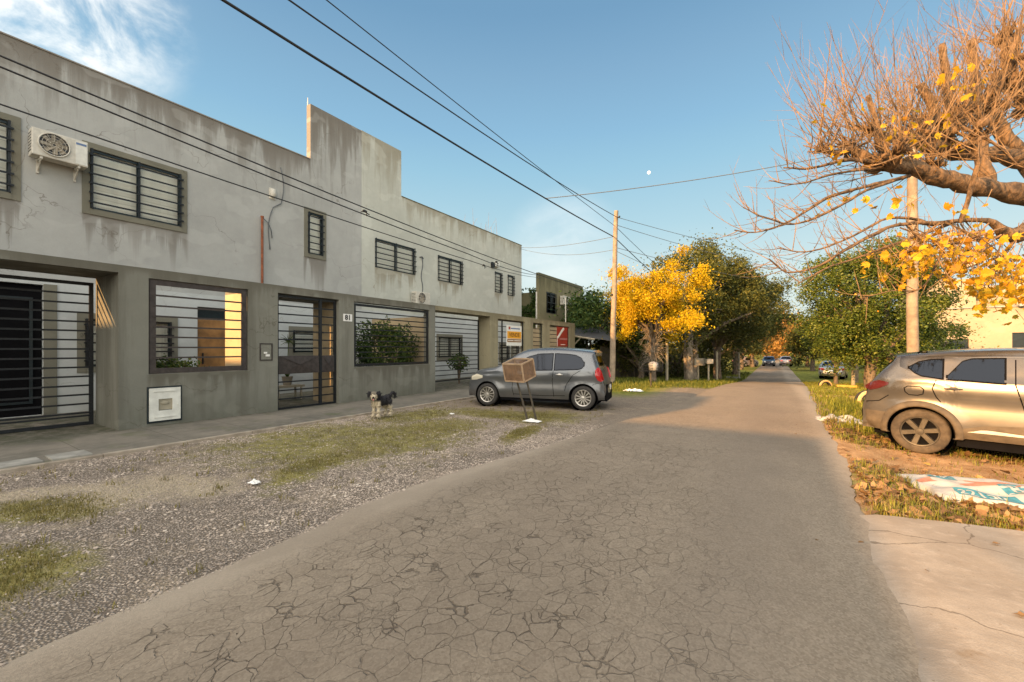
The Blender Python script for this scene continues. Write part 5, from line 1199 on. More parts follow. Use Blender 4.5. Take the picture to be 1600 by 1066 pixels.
# yellow tree by the pole: dense upright leaf bunches over a shaggy trunk
yx, yy = pxpos(1020, 21.5)
YT, cl = tree('yellow_tree', (yx, yy, gz(yx, yy)), 'bright yellow autumn tree beside the utility pole', ctr=(0.0, 0, 4.05), rad=(2.25, 2.2, 1.8), zcut=1.9, n=50000, ls=0.09, mat='leaf_yellow', trunk_r=0.17, clumps=95, csz=0.31, seed=3, shell=0.30, lobes=0.6, forks=12, up=0.4)
rnd = random.Random(5); g = MB()
for k in range(260):
    a = rnd.uniform(0, 6.28); r0 = rnd.uniform(0.05, 0.25); z0 = rnd.uniform(0.9, 3.0); ln = rnd.uniform(0.4, 1.1); ou = rnd.uniform(0.15, 0.65)
    b_ = Vector((yx+r0*math.cos(a), yy+r0*math.sin(a), gz(yx, yy)+z0)); e = b_+Vector((ou*math.cos(a), ou*math.sin(a), -ln*rnd.uniform(-0.6, 0.8)))
    g.tube([b_, b_.lerp(e, 0.5)+Vector((0, 0, 0.12)), e], [0.016, 0.010, 0.004], 4)
g.build('dead_shoots', M['bark_pale'], YT)

GRP = 'dark trees along the left verge'
def tr_px(px, t_, **k):
    x, y = pxpos(px, t_); return (x, y, gz(x, y))
b = tr_px(1068, 25.5); tree('verge_tree', b, 'tallest dark tree rising above the yellow one, pale twin trunk', ctr=(0.5, 1.5, 5.7), rad=(3.1, 3.0, 2.5), n=40000, ls=0.13, mat='leaf_olive', bark='bark_pale', trunk_r=0.28, clumps=70, csz=0.55, seed=21, group=GRP, trunks=2, zcut=2.6, lobes=0.2, forks=6)
b = tr_px(1084, 27.5); tree('verge_tree', b, 'pale-trunked dark tree right of the tallest one', ctr=(1.2, 1.5, 4.9), rad=(2.8, 2.8, 2.6), n=24000, ls=0.13, mat='leaf_dark', bark='bark_pale', trunk_r=0.25, clumps=50, csz=0.55, seed=22, group=GRP, zcut=1.6)
b = tr_px(1128, 30); tree('verge_tree', b, 'dark tree with drooping crown over the road edge beyond the short posts', ctr=(0.7, 2.0, 5.0), rad=(3.0, 3.0, 2.7), n=26000, ls=0.14, mat='leaf_olive', trunk_r=0.24, clumps=56, csz=0.55, seed=23, group=GRP, zcut=1.7, trunks=2)
b = tr_px(1150, 38); tree('verge_tree', b, 'last dark tree of the left row, leaning over the road', ctr=(1.0, 1.0, 5.3), rad=(3.2, 3.6, 2.8), n=26000, ls=0.16, mat='leaf_olive', trunk_r=0.3, clumps=60, csz=0.6, seed=24, group=GRP, zcut=3.0, lobes=0.3)
b = tr_px(1000, 27); tree('shade_tree', b, 'dark bushy tree in the shade right behind the yellow tree', ctr=(0, 1, 2.6), rad=(3.4, 3.0, 2.3), n=16000, ls=0.15, mat='leaf_dark', trunk_r=0.2, clumps=46, csz=0.7, seed=25, zcut=0.2)
b = tr_px(950, 28); tree('broadleaf_tree', b, 'dark green broadleaf tree above the carport roof', ctr=(-0.6, 0.5, 4.0), rad=(2.5, 2.5, 2.5), n=14000, ls=0.19, mat='leaf_shrub', trunk_r=0.2, clumps=44, csz=0.6, seed=26, zcut=0.9)
b = tr_px(918, 33); tree('broadleaf_tree', b, 'green tree between the olive house and the carport', ctr=(-0.5, 0, 3.6), rad=(2.0, 2.4, 2.8), n=9000, ls=0.19, mat='leaf_shrub', trunk_r=0.2, clumps=30, csz=0.7, seed=27, zcut=0.3)
b = tr_px(1062, 33); tree('shade_tree', b, 'low dark shrubby tree deep behind the pale trunks', ctr=(0, 0, 2.2), rad=(3.4, 2.6, 2.6), n=11000, ls=0.18, mat='leaf_dark', trunk_r=0.2, clumps=36, csz=0.8, seed=28, zcut=-0.6)
b = tr_px(1105, 40); tree('shade_tree', b, 'low dark shrubby tree closing the view behind the short posts', ctr=(-0.4, 0, 2.6), rad=(3.6, 3.4, 2.9), n=11000, ls=0.2, mat='leaf_dark', trunk_r=0.2, clumps=36, csz=0.9, seed=29, zcut=-0.9)
# ivy on the side of the olive house
g = MB(); rnd = random.Random(8)
for _ in range(4200):
    x = -13.6-rnd.random()**1.4*5.5; z_ = 0.4+rnd.random()*5.2
    if mnoise.noise(Vector((x*0.8, z_*0.8, 3))) < -0.25: continue
    leafquad(g, Vector((x, 24.88-rnd.uniform(0, 0.35), z_)), 0.2, rnd)
p_ = g.build('climbing_plant', M['leaf_shrub'], recalc=False); tag(p_, 'green climber covering the side wall of the olive house', 'climbing plant')

# far trees
GF = 'trees far along the street'
far = [(1176, 62, 4.6, (4.0, 4.5, 3.4), 'leaf_rust', 'rust-orange tree over the white parked car far down the left side'), (1158, 52, 3.4, (2.6, 3, 2.8), 'leaf_dark', 'dark tree far down the left side before the rust-orange one'),
       (1232, 98, 5.4, (6.5, 5, 5.0), 'leaf_rust', 'rust-orange tree closing the end of the street'), (1196, 110, 6.0, (6.0, 5, 5.4), 'leaf_rust', 'tall rust tree at the far end left of the road'),
       (1222, 128, 4.6, (9, 6, 5.5), 'leaf_olive', 'olive green tree filling the very end of the street'), (1262, 66, 3.6, (2.6, 3.5, 2.6), 'leaf_rust', 'small rust tree far down on the right kerb'),
       (1270, 50, 3.3, (2.4, 3, 2.6), 'leaf_dark', 'dark round tree on the right behind the silver sedan'), (1304, 60, 4.2, (3.4, 4, 3.6), 'leaf_green', 'green tree far right above the silver sedan'),
       (1330, 58, 4.5, (5, 4, 4), 'leaf_green', 'green tree behind the orange tree crown'), (1210, 150, 5, (14, 6, 6), 'leaf_olive', 'broad olive tree on the horizon beyond the street end')]
for i, (px, t_, cz, rad, mat, lab) in enumerate(far):
    b = tr_px(px, t_); tree('street_tree', b, lab, ctr=(0, 0, cz+0.6), rad=rad, n=6500, ls=0.24+0.0022*t_, mat=mat, trunk_r=0.25, clumps=34, csz=rad[0]*0.24, seed=50+i, group=GF, zcut=b[2]+(0.4 if t_ > 90 or i == 6 else 1.9), lobes=0.5)
# backdrop woodland on both sides (a far mass nobody could count)
g = MB(); rnd = random.Random(77)
for _ in range(16000):
    side = rnd.random()
    if side < 0.45: x, y = rnd.uniform(-60, -9), rnd.uniform(46, 75)
    elif side < 0.8: x, y = rnd.uniform(9, 75), rnd.uniform(56, 90)
    else: x, y = rnd.uniform(-40, 60), rnd.uniform(120, 170)
    h = (3.4+2.4*mnoise.noise(Vector((x*0.11, y*0.11, 0))))*(0.75 if side < 0.45 else 1.35); z_ = gz(x, y)+rnd.random()**0.8*h*1.25
    leafquad(g, Vector((x, y, z_)), 0.85, rnd)
p_ = g.build('distant_woodland', M['leaf_olive'], recalc=False); tag(p_, kind='stuff')

# woodland and hedges back along the street behind the camera
g = MB(); rnd = random.Random(78)
for _ in range(7000):
    x, y = rnd.uniform(6, 60), rnd.uniform(-45, -22)
    if rnd.random() < 0.25: x, y = rnd.uniform(-6, 6), rnd.uniform(-75, -62)
    h = 4.6+3.2*mnoise.noise(Vector((x*0.14, y*0.14, 5))); leafquad(g, Vector((x, y, rnd.random()**0.8*h)), 0.9, rnd)
p_ = g.build('woodland_behind', M['leaf_olive'], recalc=False); tag(p_, kind='stuff')
# orange tree on the right verge
ox_, oy_ = pxpos(1362, 20.3)
OT, cl = tree('orange_tree', (ox_, oy_, gz(ox_, oy_)), 'dense dark green round-crowned tree with small oranges on the right verge behind the SUV', ctr=(0.05, 0.3, 4.15), rad=(2.75, 2.7, 3.1), n=95000, ls=0.10, mat='leaf_green', bark='bark', trunk_r=0.25, clumps=165, csz=0.46, seed=61, shell=0.45, lobes=0.22, zcut=gz(ox_, oy_)+1.05, forks=10)
g = MB()
for _ in range(26):
    p, s = rnd.choice(cl); d = Vector((-0.3, -1, 0.1)); g.ell(p+d*rnd.uniform(0.2, 0.5)+Vector((rnd.uniform(-.4, .4), 0, rnd.uniform(-.3, .3))), (0.04, 0.04, 0.04), nu=8, nv=6)
g.build('fruit', M['sign_orange'], OT, smooth=True)
g = MB(); x, y = ox_+0.62, oy_-0.5; zz = gz(x, y); g.tube([(x, y, zz-0.1), (x-0.02, y, zz+0.3), (x+0.1, y, zz+0.9), (x-0.05, y+0.1, zz+1.7), (x-0.3, y+0.2, zz+2.6)], [0.26, 0.20, 0.17, 0.15, 0.1], 12)
g.build('trunk', M['bark_plane'], OT, smooth=True)
for i, (px, t_, rad, ls, n_, cz, mat, lab) in enumerate([(1452, 27, (1.5, 1.8, 1.9), 0.13, 12000, 2.6, 'leaf_green', 'green tree right behind the wooden pole'), (1505, 24, (1.7, 1.4, 1.0), 0.12, 10000, 1.0, 'leaf_green', 'leafy green bush in front of the yellow garden wall'), (1306, 28, (1.5, 1.8, 2.2), 0.15, 8000, 3.4, 'leaf_green', 'green tree joining the left flank of the orange tree')]):
    b = tr_px(px, t_); tree('garden_tree' if i != 1 else 'garden_bush', b, lab, cat='tree' if i != 1 else 'bush', ctr=(0, 0, cz), rad=rad, n=n_, ls=ls, mat=mat, trunk_r=0.12, clumps=34, csz=0.45, seed=80+i, zcut=b[2]+0.2)
b = tr_px(1535, 44); tree('garden_tree', (b[0], 50, b[2]), 'green tree seen through the balcony opening of the cream house', ctr=(0, 0, 5.2), rad=(6.5, 3, 4.0), n=7000, ls=0.35, mat='leaf_green', trunk_r=0.3, clumps=36, csz=1.1, seed=90)
# small bare shrub before the cream house
g = MB(); b0 = Vector(tr_px(1582, 22)); rnd = random.Random(4)
for k in range(26):
    a = rnd.uniform(0, 6.28); q = b0+Vector((0, 0, rnd.uniform(0.2, 1.3))); e = q+Vector((math.cos(a)*rnd.uniform(.3, .9), math.sin(a)*0.6, rnd.uniform(0.4, 1.3)))
    g.tube([q, q.lerp(e, 0.5)+Vector((0, 0, 0.15)), e], [0.022, 0.014, 0.005], 5)
g.tube([b0, b0+Vector((0, 0, 1.6))], [0.05, 0.025], 7)
p_ = g.build('bare_sapling', M['bark']); tag(p_, 'small leafless sapling before the cream house', 'tree')

# ---- patio bushes
def bush(name, c, rad, n, ls, mat, label, seed):
    rnd = random.Random(seed); r = empty(name, (c[0], c[1], 0.05), label, 'bush'); g = MB()
    for _ in range(n):
        d = Vector((rnd.gauss(0, 1), rnd.gauss(0, 1), rnd.gauss(0, 1))).normalized(); rr = (0.55+0.45*rnd.random())*(1+0.5*mnoise.noise(d*2.3+Vector((seed, 0, 0))))
        leafquad(g, Vector(c)+Vector((d.x*rad[0]*rr, d.y*rad[1]*rr, d.z*rad[2]*rr)), ls, rnd)
    g.build('foliage', M[mat], r, recalc=False); g = MB()
    for k in range(7): g.tube([(c[0], c[1], 0.0), (c[0]+rnd.uniform(-.3, .3)*rad[0], c[1]+rnd.uniform(-.3, .3)*rad[1], c[2]), (c[0]+rnd.uniform(-.7, .7)*rad[0], c[1]+rnd.uniform(-.7, .7)*rad[1], c[2]+rad[2]*0.7)], [0.03, 0.02, 0.008], 5)
    g.build('stem', M['bark'], r)
bush('patio_bush', (-10.85, 9.6, 1.35), (0.5, 1.35, 1.15), 9000, 0.085, 'leaf_shrub', 'big dark green bush behind the widest bar grille of the grey fence', 31)
bush('patio_bush', (-10.9, 3.75, 0.85), (0.42, 0.75, 0.5), 2600, 0.07, 'leaf_shrub', 'low bush behind the left bar grille near the gas cabinet', 32)
bush('patio_bush', (-11.3, 13.9, 0.95), (0.4, 0.55, 0.35), 500, 0.11, 'leaf_shrub', 'sparse plant behind the driveway gate left of the hatchback', 33)
PT = empty('potted_plant', (-11.6, 6.7, 0.1), 'spiky potted plant on a bench seen through the pedestrian gate', 'plant')
g = MB(); g.lathe([(0, 0.40), (0.10, 0.40), (0.14, 0.62), (0.15, 0.64), (0.13, 0.64), (0.12, 0.60), (0, 0.60)], Matrix.Translation((-11.6, 6.7, 0.1)), 16); g.build('pot', M['pot'], PT, smooth='auto')
g = MB()
for k in range(22):
    a = rnd.uniform(0, 6.28); l_ = rnd.uniform(0.15, 0.35); s_ = Vector((-11.6, 6.7, 0.7)); e = s_+Vector((math.cos(a)*l_*.7, math.sin(a)*l_*.7, l_)); g.tube([s_, s_.lerp(e, .6)+Vector((0, 0, .04)), e], [0.012, 0.01, 0.002], 4)
g.tube([(-11.6, 6.7, 0.7), (-11.62, 6.75, 1.75)], 0.012, 5)
for k in range(30):
    a = rnd.uniform(0, 6.28); s_ = Vector((-11.62, 6.75, 1.75)); e = s_+Vector((math.cos(a)*.2, math.sin(a)*.2, rnd.uniform(-.15, .2))); g.tube([s_, e], [0.012, 0.003], 4)
g.build('foliage', M['leaf_shrub'], PT)
BN = empty('patio_bench', (-11.6, 6.7, 0.1), 'small pale wooden bench under the potted plant behind the pedestrian gate', 'bench')
g = MB(); g.box((-11.8, 6.3, 0.44), (-11.4, 7.1, 0.495)); g.build('seat', M['bench_wood'], BN)
for x in (-11.76, -11.47):
    for y in (6.35, 7.0): g = MB(); g.box((x, y, 0.09), (x+0.04, y+0.04, 0.439)); g.build('leg', M['bench_wood'], BN)

# ---- pollarded plane tree overhanging from the right
PB = Vector((4.6, 11.2, -0.1)); PT_ = empty('pollarded_tree', PB, 'knobbly pollarded tree with bare shoots and a few yellow leaves above the SUV', 'tree')
rnd = random.Random(2024); T_ = MB(); BR = MB(); SH = MB(); LF = MB()
def limb(g_, pts, rs_, n=12, wob=0.03):
    P = catmull([tuple(p) for p in pts], 5); Rr = catmull([(r_,) for r_ in rs_], 5)
    out = [Vector(p)+Vector((mnoise.noise(Vector(p)*3)*wob, mnoise.noise(Vector(p)*3+Vector((9, 0, 0)))*wob, mnoise.noise(Vector(p)*3+Vector((0, 9, 0)))*wob)) for p in P]
    rr = [max(0.004, r_[0]*(1+0.34*mnoise.noise(Vector(p)*5))) for r_, p in zip(Rr, P)]
    g_.tube(out, rr, n); return out, rr
limb(T_, [PB, PB+Vector((0, 0, 0.6)), PB+Vector((-0.05, -0.1, 2.0)), at(1720, 345, 7.2)], [0.42, 0.32, 0.28, 0.27])
l1, _ = limb(BR, [at(1725, 345, 7.2), at(1650, 322, 6.9), at(1590, 303, 6.7), at(1530, 292, 6.6), at(1470, 277, 6.5), at(1420, 262, 6.4), at(1385, 258, 6.4)], [0.24, 0.18, 0.15, 0.135, 0.125, 0.11, 0.08])
l2, _ = limb(BR, [at(1640, 300, 7.0), at(1610, 255, 7.1), at(1560, 242, 7.1), at(1510, 240, 7.1), at(1480, 232, 7.0)], [0.17, 0.16, 0.12, 0.12, 0.14])
l3, _ = limb(BR, [at(1700, 345, 7.2), at(1630, 352, 6.6), at(1585, 368, 6.2), at(1545, 345, 6.1), at(1480, 348, 6.0)], [0.20, 0.14, 0.10, 0.04, 0.03])
l5, _ = limb(BR, [at(1730, 320, 7.3), at(1800, 240, 7.9), at(1900, 190, 8.3), at(2000, 170, 8.5)], [0.2, 0.15, 0.12, 0.1]); l6, _ = limb(BR, [at(1725, 330, 7.4), at(1740, 250, 8.3), at(1700, 170, 9.0)], [0.2, 0.15, 0.12])
l4, _ = limb(BR, [at(1720, 320, 7.2), at(1670, 230, 7.4), at(1620, 170, 7.4), at(1585, 130, 7.4)], [0.22, 0.17, 0.15, 0.15])
knobs = [(at(1385, 255, 6.4), 0.16, 46), (at(1330, 232, 6.3), 0.11, 40), (at(1285, 235, 6.2), 0.08, 24), (at(1430, 215, 6.7), 0.17, 60), (at(1470, 200, 6.9), 0.20, 62), (at(1500, 190, 7.0), 0.17, 44), (at(1400, 240, 6.1), 0.15, 42), (at(1545, 175, 7.2), 0.2, 56), (at(1585, 125, 7.3), 0.2, 64), (at(1620, 175, 7.2), 0.22, 50), (at(1360, 205, 6.6), 0.10, 40), (at(1450, 262, 6.5), 0.15, 26), (at(1570, 60, 7.5), 0.14, 34), (at(1530, 215, 6.6), 0.16, 34), (at(1900, 190, 8.3), 0.18, 30), (at(2000, 168, 8.5), 0.18, 30), (at(1800, 235, 7.9), 0.18, 26), (at(1700, 165, 9.0), 0.2, 34), (at(1730, 240, 8.2), 0.18, 20)]
for p, r_, n_ in knobs:
    for k in range(5): T2 = p+Vector((rnd.gauss(0, r_*.7), rnd.gauss(0, r_*.7), rnd.gauss(0, r_*.5))); BR.ell(T2, (r_*rnd.uniform(.3, .55), r_*rnd.uniform(.3, .55), r_*rnd.uniform(.25, .5)), nu=8, nv=6)
for p, r_, n_ in knobs:
    for k in range(16):
        d = Vector((rnd.gauss(0, 1), rnd.gauss(0, 1), rnd.uniform(-.2, 1.2))).normalized(); BR.tube([p+d*r_*.2, p+d*r_*.8, p+(d+Vector((rnd.gauss(0, .2), 0, .2)))*r_*rnd.uniform(1.2, 2.6)], [r_*.22, r_*.13, .007], 6)
def link(a, b_, r0, r1): limb(BR, [a, a.lerp(b_, .5)+Vector((0, 0, -0.06)), b_], [r0, (r0+r1)/2, r1], 8)
link(at(1385, 258, 6.4), knobs[1][0], .09, .06); link(knobs[1][0], knobs[2][0], .06, .035); link(l2[-1], knobs[3][0], .12, .1); link(l2[-1], knobs[4][0], .12, .12); link(knobs[4][0], knobs[5][0], .1, .1); link(l2[6], knobs[7][0], .1, .1); link(knobs[3][0], knobs[10][0], .08, .05); link(l4[-1], knobs[12][0], .1, .08); link(l4[8], knobs[9][0], .12, .12); link(l1[14], knobs[13][0], .1, .1); link(knobs[0][0], knobs[6][0], .1, .1)
for (a, b_, r_) in [((1486, 205, 6.8), (1470, 70, 6.8), .055), ((1525, 190, 7.0), (1516, 64, 7.0), .055), ((1462, 195, 6.6), (1438, 132, 6.6), .06), ((1372, 230, 6.4), (1358, 150, 6.4), .035), ((1555, 150, 7.2), (1590, 60, 7.2), .06), ((1535, 160, 7.1), (1560, 112, 7.1), .045)]:
    limb(BR, [at(*a), at(*a).lerp(at(*b_), .5)+Vector((.03, 0, 0)), at(*b_)], [r_*1.2, r_, r_*.9], 9)
RIGHT = Vector((math.cos(R(YAW)), math.sin(R(YAW)), 0)); FWD = Vector((-math.sin(R(YAW)), math.cos(R(YAW)), 0))
def shoot(s, d, ln, r0, curl=0.25, sub=0.5, seg=6):
    d = d.normalized(); p = s.copy(); pts = [p.copy()]
    for i in range(seg):
        d = (d+Vector((rnd.gauss(0, .05), rnd.gauss(0, .05), curl/seg+rnd.gauss(0, .04)))).normalized(); p = p+d*ln/seg; pts.append(p.copy())
    SH.tube(pts, [r0*(1-0.8*i/seg) for i in range(seg+1)], 4, cap=False)
    for i in range(2, seg):
        if rnd.random() < sub:
            dd = (d+Vector((rnd.gauss(0, .6), rnd.gauss(0, .6), rnd.gauss(.1, .4)))).normalized(); q = pts[i]; l2_ = ln*rnd.uniform(.12, .35)
            SH.tube([q, q+dd*l2_*.5+Vector((0, 0, .01)), q+dd*l2_+Vector((0, 0, .05*l2_))], [r0*.45, r0*.3, r0*.12], 3, cap=False)
    return pts
def yleaf(p, s):
    a = rnd.uniform(0, 6.28); u = Vector((math.cos(a), math.sin(a), rnd.gauss(-.3, .5))).normalized(); v = u.cross(Vector((rnd.gauss(0, 1), rnd.gauss(0, 1), rnd.gauss(0, .6)))).normalized()
    P = [(0,-.55),(.35,-.45),(.75,-.05),(.5,.12),(.55,.5),(.2,.42),(0,.85),(-.2,.42),(-.55,.5),(-.5,.12),(-.75,-.05),(-.35,-.45)]
    w_ = u.cross(v); c0 = len(LF.v); LF.v.append(tuple(p)); LF.v += [tuple(p+(v*x+u*y+w_*(0.25*abs(x)+rnd.uniform(-.06, .06)))*s) for x, y in P]; LF.f += [(c0, c0+1+i, c0+1+(i+1) % 12) for i in range(12)]; LF.mi += [0]*12
for p, r_, n_ in knobs:
    for k in range(int(n_*(0.82 if p[0] < 1.75 else 1.25))):
        a = rnd.uniform(0, 6.28); fan = rnd.gauss(-0.25, 0.55)
        d = RIGHT*fan+FWD*rnd.gauss(0, 0.35)+Vector((0, 0, rnd.uniform(0.25, 1.25)))
        if rnd.random() < 0.14: d.z = rnd.uniform(-0.5, 0.1)
        st_ = p+Vector((rnd.gauss(0, r_*.8), rnd.gauss(0, r_*.8), rnd.gauss(0, r_*.5)))
        pts = shoot(st_, d, rnd.uniform(0.5, 1.75)*(1.15 if d.z > 0.5 else 0.8), rnd.uniform(.005, .0105), curl=0.35, sub=0.55)
        if rnd.random() < 0.035:
            for q in range(rnd.randint(1, 3)): yleaf(rnd.choice(pts[1:5])+Vector((rnd.gauss(0, .05), rnd.gauss(0, .05), -.05)), rnd.uniform(.07, .12))
# long arching boughs reaching left
for (P, r_) in [([(1400, 262, 6.4), (1330, 250, 6.2), (1270, 262, 6.1), (1225, 263, 6.0)], .035), ([(1420, 275, 6.4), (1350, 292, 6.2), (1290, 310, 6.1), (1240, 342, 6.0), (1190, 362, 5.9), (1148, 358, 5.9)], .032), ([(1400, 280, 6.3), (1340, 305, 6.0), (1290, 333, 5.9), (1240, 350, 5.9), (1195, 340, 5.8), (1160, 325, 5.8)], .026), ([(1480, 348, 6.0), (1400, 352, 5.9), (1330, 385, 5.8), (1280, 415, 5.8), (1230, 425, 5.8), (1202, 405, 5.7)], .03), ([(1500, 345, 6.1), (1430, 370, 6.0), (1360, 395, 5.9), (1290, 420, 5.8), (1245, 445, 5.8)], .024), ([(1460, 350, 6.0), (1390, 340, 5.9), (1320, 375, 5.9), (1260, 395, 5.9), (1215, 385, 5.9)], .022),
               ([(1585, 368, 6.2), (1520, 375, 6.0), (1460, 385, 5.9), (1400, 400, 5.8)], .03), ([(1590, 370, 6.2), (1560, 410, 6.1), (1530, 440, 6.0)], .03), ([(1500, 350, 6.0), (1530, 250, 5.8), (1535, 215, 5.8), (1600, 262, 5.7)], .035), ([(1380, 262, 6.3), (1300, 272, 6.1), (1250, 288, 6.0), (1200, 282, 5.9)], .022), ([(1470, 400, 5.8), (1440, 450, 5.8), (1390, 455, 5.8), (1340, 470, 5.8)], .014)]:
    pts, rr = limb(BR, [at(*q) for q in P], [r_*(1-0.75*i/(len(P)-1)) for i in range(len(P))], 6, 0.02)
    for i in range(4, len(pts)-1):
        for q in range(2):
            if rnd.random() < 0.75: shoot(pts[i], -RIGHT*rnd.uniform(0.0, .8)+FWD*rnd.gauss(0, .4)+Vector((0, 0, rnd.choice([1, 1, -0.5])*rnd.uniform(.2, .8))), rnd.uniform(.2, .75), .006, curl=.5, sub=.35)
for (px, py, n_, sx, sy) in [(1450, 400, 120, 42, 20), (1520, 405, 140, 45, 24), (1575, 440, 190, 34, 26), (1540, 455, 45, 22, 10), (1480, 380, 30, 50, 20), (1420, 415, 20, 25, 14), (1300, 245, 7, 12, 8), (1310, 318, 8, 30, 10), (1405, 190, 12, 30, 12), (1430, 235, 10, 40, 14), (1500, 130, 8, 12, 14), (1400, 320, 12, 22, 14), (1280, 190, 2, 10, 10), (1500, 330, 8, 30, 14)]:
    for _ in range(n_):
        p = at(px+rnd.gauss(0, sx), py+rnd.gauss(0, sy), 6.0+rnd.gauss(0, .35)); yleaf(p, rnd.uniform(.05, .095))
        if rnd.random() < .5: SH.tube([p, p+Vector((rnd.gauss(0, .1), rnd.gauss(0, .1), .2))], [.003, .005], 3, cap=False)
for _ in range(38):
    a = at(rnd.uniform(1400, 1590), rnd.uniform(345, 375), 6.0+rnd.gauss(0, .3)); b_ = at(rnd.uniform(1380, 1600), rnd.uniform(390, 460), 6.0+rnd.gauss(0, .3)); SH.tube([a, a.lerp(b_, .5)+Vector((0, 0, .08)), b_], [.012, .008, .004], 4, cap=False)
T_.build('trunk', M['bark_plane'], PT_, smooth=True); BR.build('branches', M['bark_plane'], PT_, smooth=True); SH.build('shoots', M['twig'], PT_, recalc=False); LF.build('leaves', M['leaf_plane'], PT_, recalc=False)
# ================================================================ POLES, CABLES
def pole(name, base, top, r0, r1, label, cross=None):
    r = empty(name, base, label, 'utility pole'); b0 = Vector(base); t0 = Vector(top); g = MB()
    pts = [b0-Vector((0, 0, .3))]+[b0.lerp(t0, k/8)+Vector((0.012*math.sin(k*1.7), 0.012*math.cos(k*2.1), 0)) for k in range(9)]
    g.tube(pts, [r0]+[r0+(r1-r0)*k/8 for k in range(9)], 14); g.build('shaft', M['wood_pole'], r, smooth='auto')
    return r
PL = Vector((-6.40, 18.95, 0)); PLt = Vector((-6.22, 19.0, 7.86))
U1 = pole('utility_pole', PL, PLt, 0.135, 0.095, 'slim wooden utility pole on the left verge between the carport and the yellow tree')
g = MB(); g.tube([(-6.22, 19.0, 7.55), (-6.05, 18.9, 7.53)], 0.02, 6); g.ell((-6.02, 18.88, 7.53), (.035, .035, .05)); g.ell((-6.36, 18.85, 4.0), (.05, .05, .05)); g.build('insulator', M['iron'], U1)
RP = Vector(tr_px(1426, 13.4)); RP.z = -0.1; RPt = RP+Vector((0, 0, 8.3))
U2 = pole('utility_pole', RP, RPt, 0.155, 0.12, 'sunlit wooden utility pole rising behind the small SUV')
g = MB(); 
for k in range(9): a = rnd.uniform(-2.4, 0); g.tube([RP+Vector((.16*math.cos(a), .16*math.sin(a), 1.05+.1*k)), RP+Vector((.2*math.cos(a)+.02, .2*math.sin(a), 1.2+.1*k))], .006, 4)
FP = Vector(tr_px(1338, 31)); U3 = pole('utility_pole', FP, FP+Vector((0, 0, 8.6)), 0.13, 0.1, 'wooden utility pole standing behind the crown of the orange tree')
def wire(name, label, pts, sag, r=0.014, mat='cable', group=None, n=18):
    g = MB(); P = []
    for a, b_ in zip(pts, pts[1:]):
        a, b_ = Vector(a), Vector(b_)
        for k in range(n if b_ is not pts[-1] else n+1): q = k/n; P.append(a.lerp(b_, q)-Vector((0, 0, 4*sag*q*(1-q))))
    P.append(Vector(pts[-1])); g.tube(P, r, 6, cap=False); o_ = g.build(name, M[mat], smooth=True, recalc=False); tag(o_, label, 'cable', group); return o_
GW = 'overhead cables along the street'
# three heavy cables from behind the camera to the left pole and beyond
wire('overhead_cable', 'thickest black cable crossing the sky from top left down past the left pole', [(-6.4, -19, 6.9), (-6.3, 18.86, 6.66)], 0.55, 0.021, group=GW)
wire('overhead_cable', 'second black cable from the top edge down to the head of the left pole', [(-6.4, -19, 7.7), (-6.1, 18.9, 7.5)], 0.85, 0.014, group=GW)
wire('overhead_cable', 'third and thinnest black cable from the top edge, running on past the left pole', [(-6.2, -19, 8.0), (-6.25, 18.9, 7.15)], 0.28, 0.010, group=GW)
wire('overhead_cable', 'black cable dropping from the left pole behind the yellow tree', [(-6.3, 19.05, 6.66), (-6.5, 55, 5.6)], 0.5, 0.02, group=GW)
wire('overhead_cable', 'thin cable running on from the left pole above the dark trees', [(-6.25, 19.05, 7.15), (-6.2, 55, 6.6)], 0.5, 0.012, group=GW)
wire('overhead_cable', 'thin cable from the left pole head over the street towards the orange tree', [(-6.1, 18.95, 7.52), tuple(FP+Vector((0, 0, 8.3)))], 0.3, 0.011, 'cable_grey', group=GW)
wire('overhead_cable', 'lower thin cable from the left pole over the street towards the orange tree', [(-6.2, 18.95, 7.2), tuple(FP+Vector((0, 0, 7.5)))], 0.4, 0.011, 'cable_grey', group=GW)
wire('overhead_cable', 'lowest thin cable from the left pole over the street towards the orange tree', [(-6.3, 18.95, 6.2), tuple(FP+Vector((0, 0, 6.7)))], 0.4, 0.011, 'cable_grey', group=GW)
q = at(850, 298, 12.45); wire('overhead_cable', 'cable crossing the street from the thick cable to the sunlit right pole', [(-6.37, 12.2, 6.40), tuple(RPt)], 0.20, 0.012, 'cable_grey', group=GW)
wire('overhead_cable', 'upper thin cable from the pale house corner to the left pole', [(XF, 22.3, 7.75), (-6.36, 18.95, 6.68)], 0.15, 0.011, 'cable_grey', group=GW)
wire('overhead_cable', 'lower thin cable from the pale house corner past the left pole', [(XF, 22.3, 7.68), (-6.36, 19.05, 6.1), (-2, 50, 6.0)], 0.3, 0.010, 'cable_grey', group=GW)
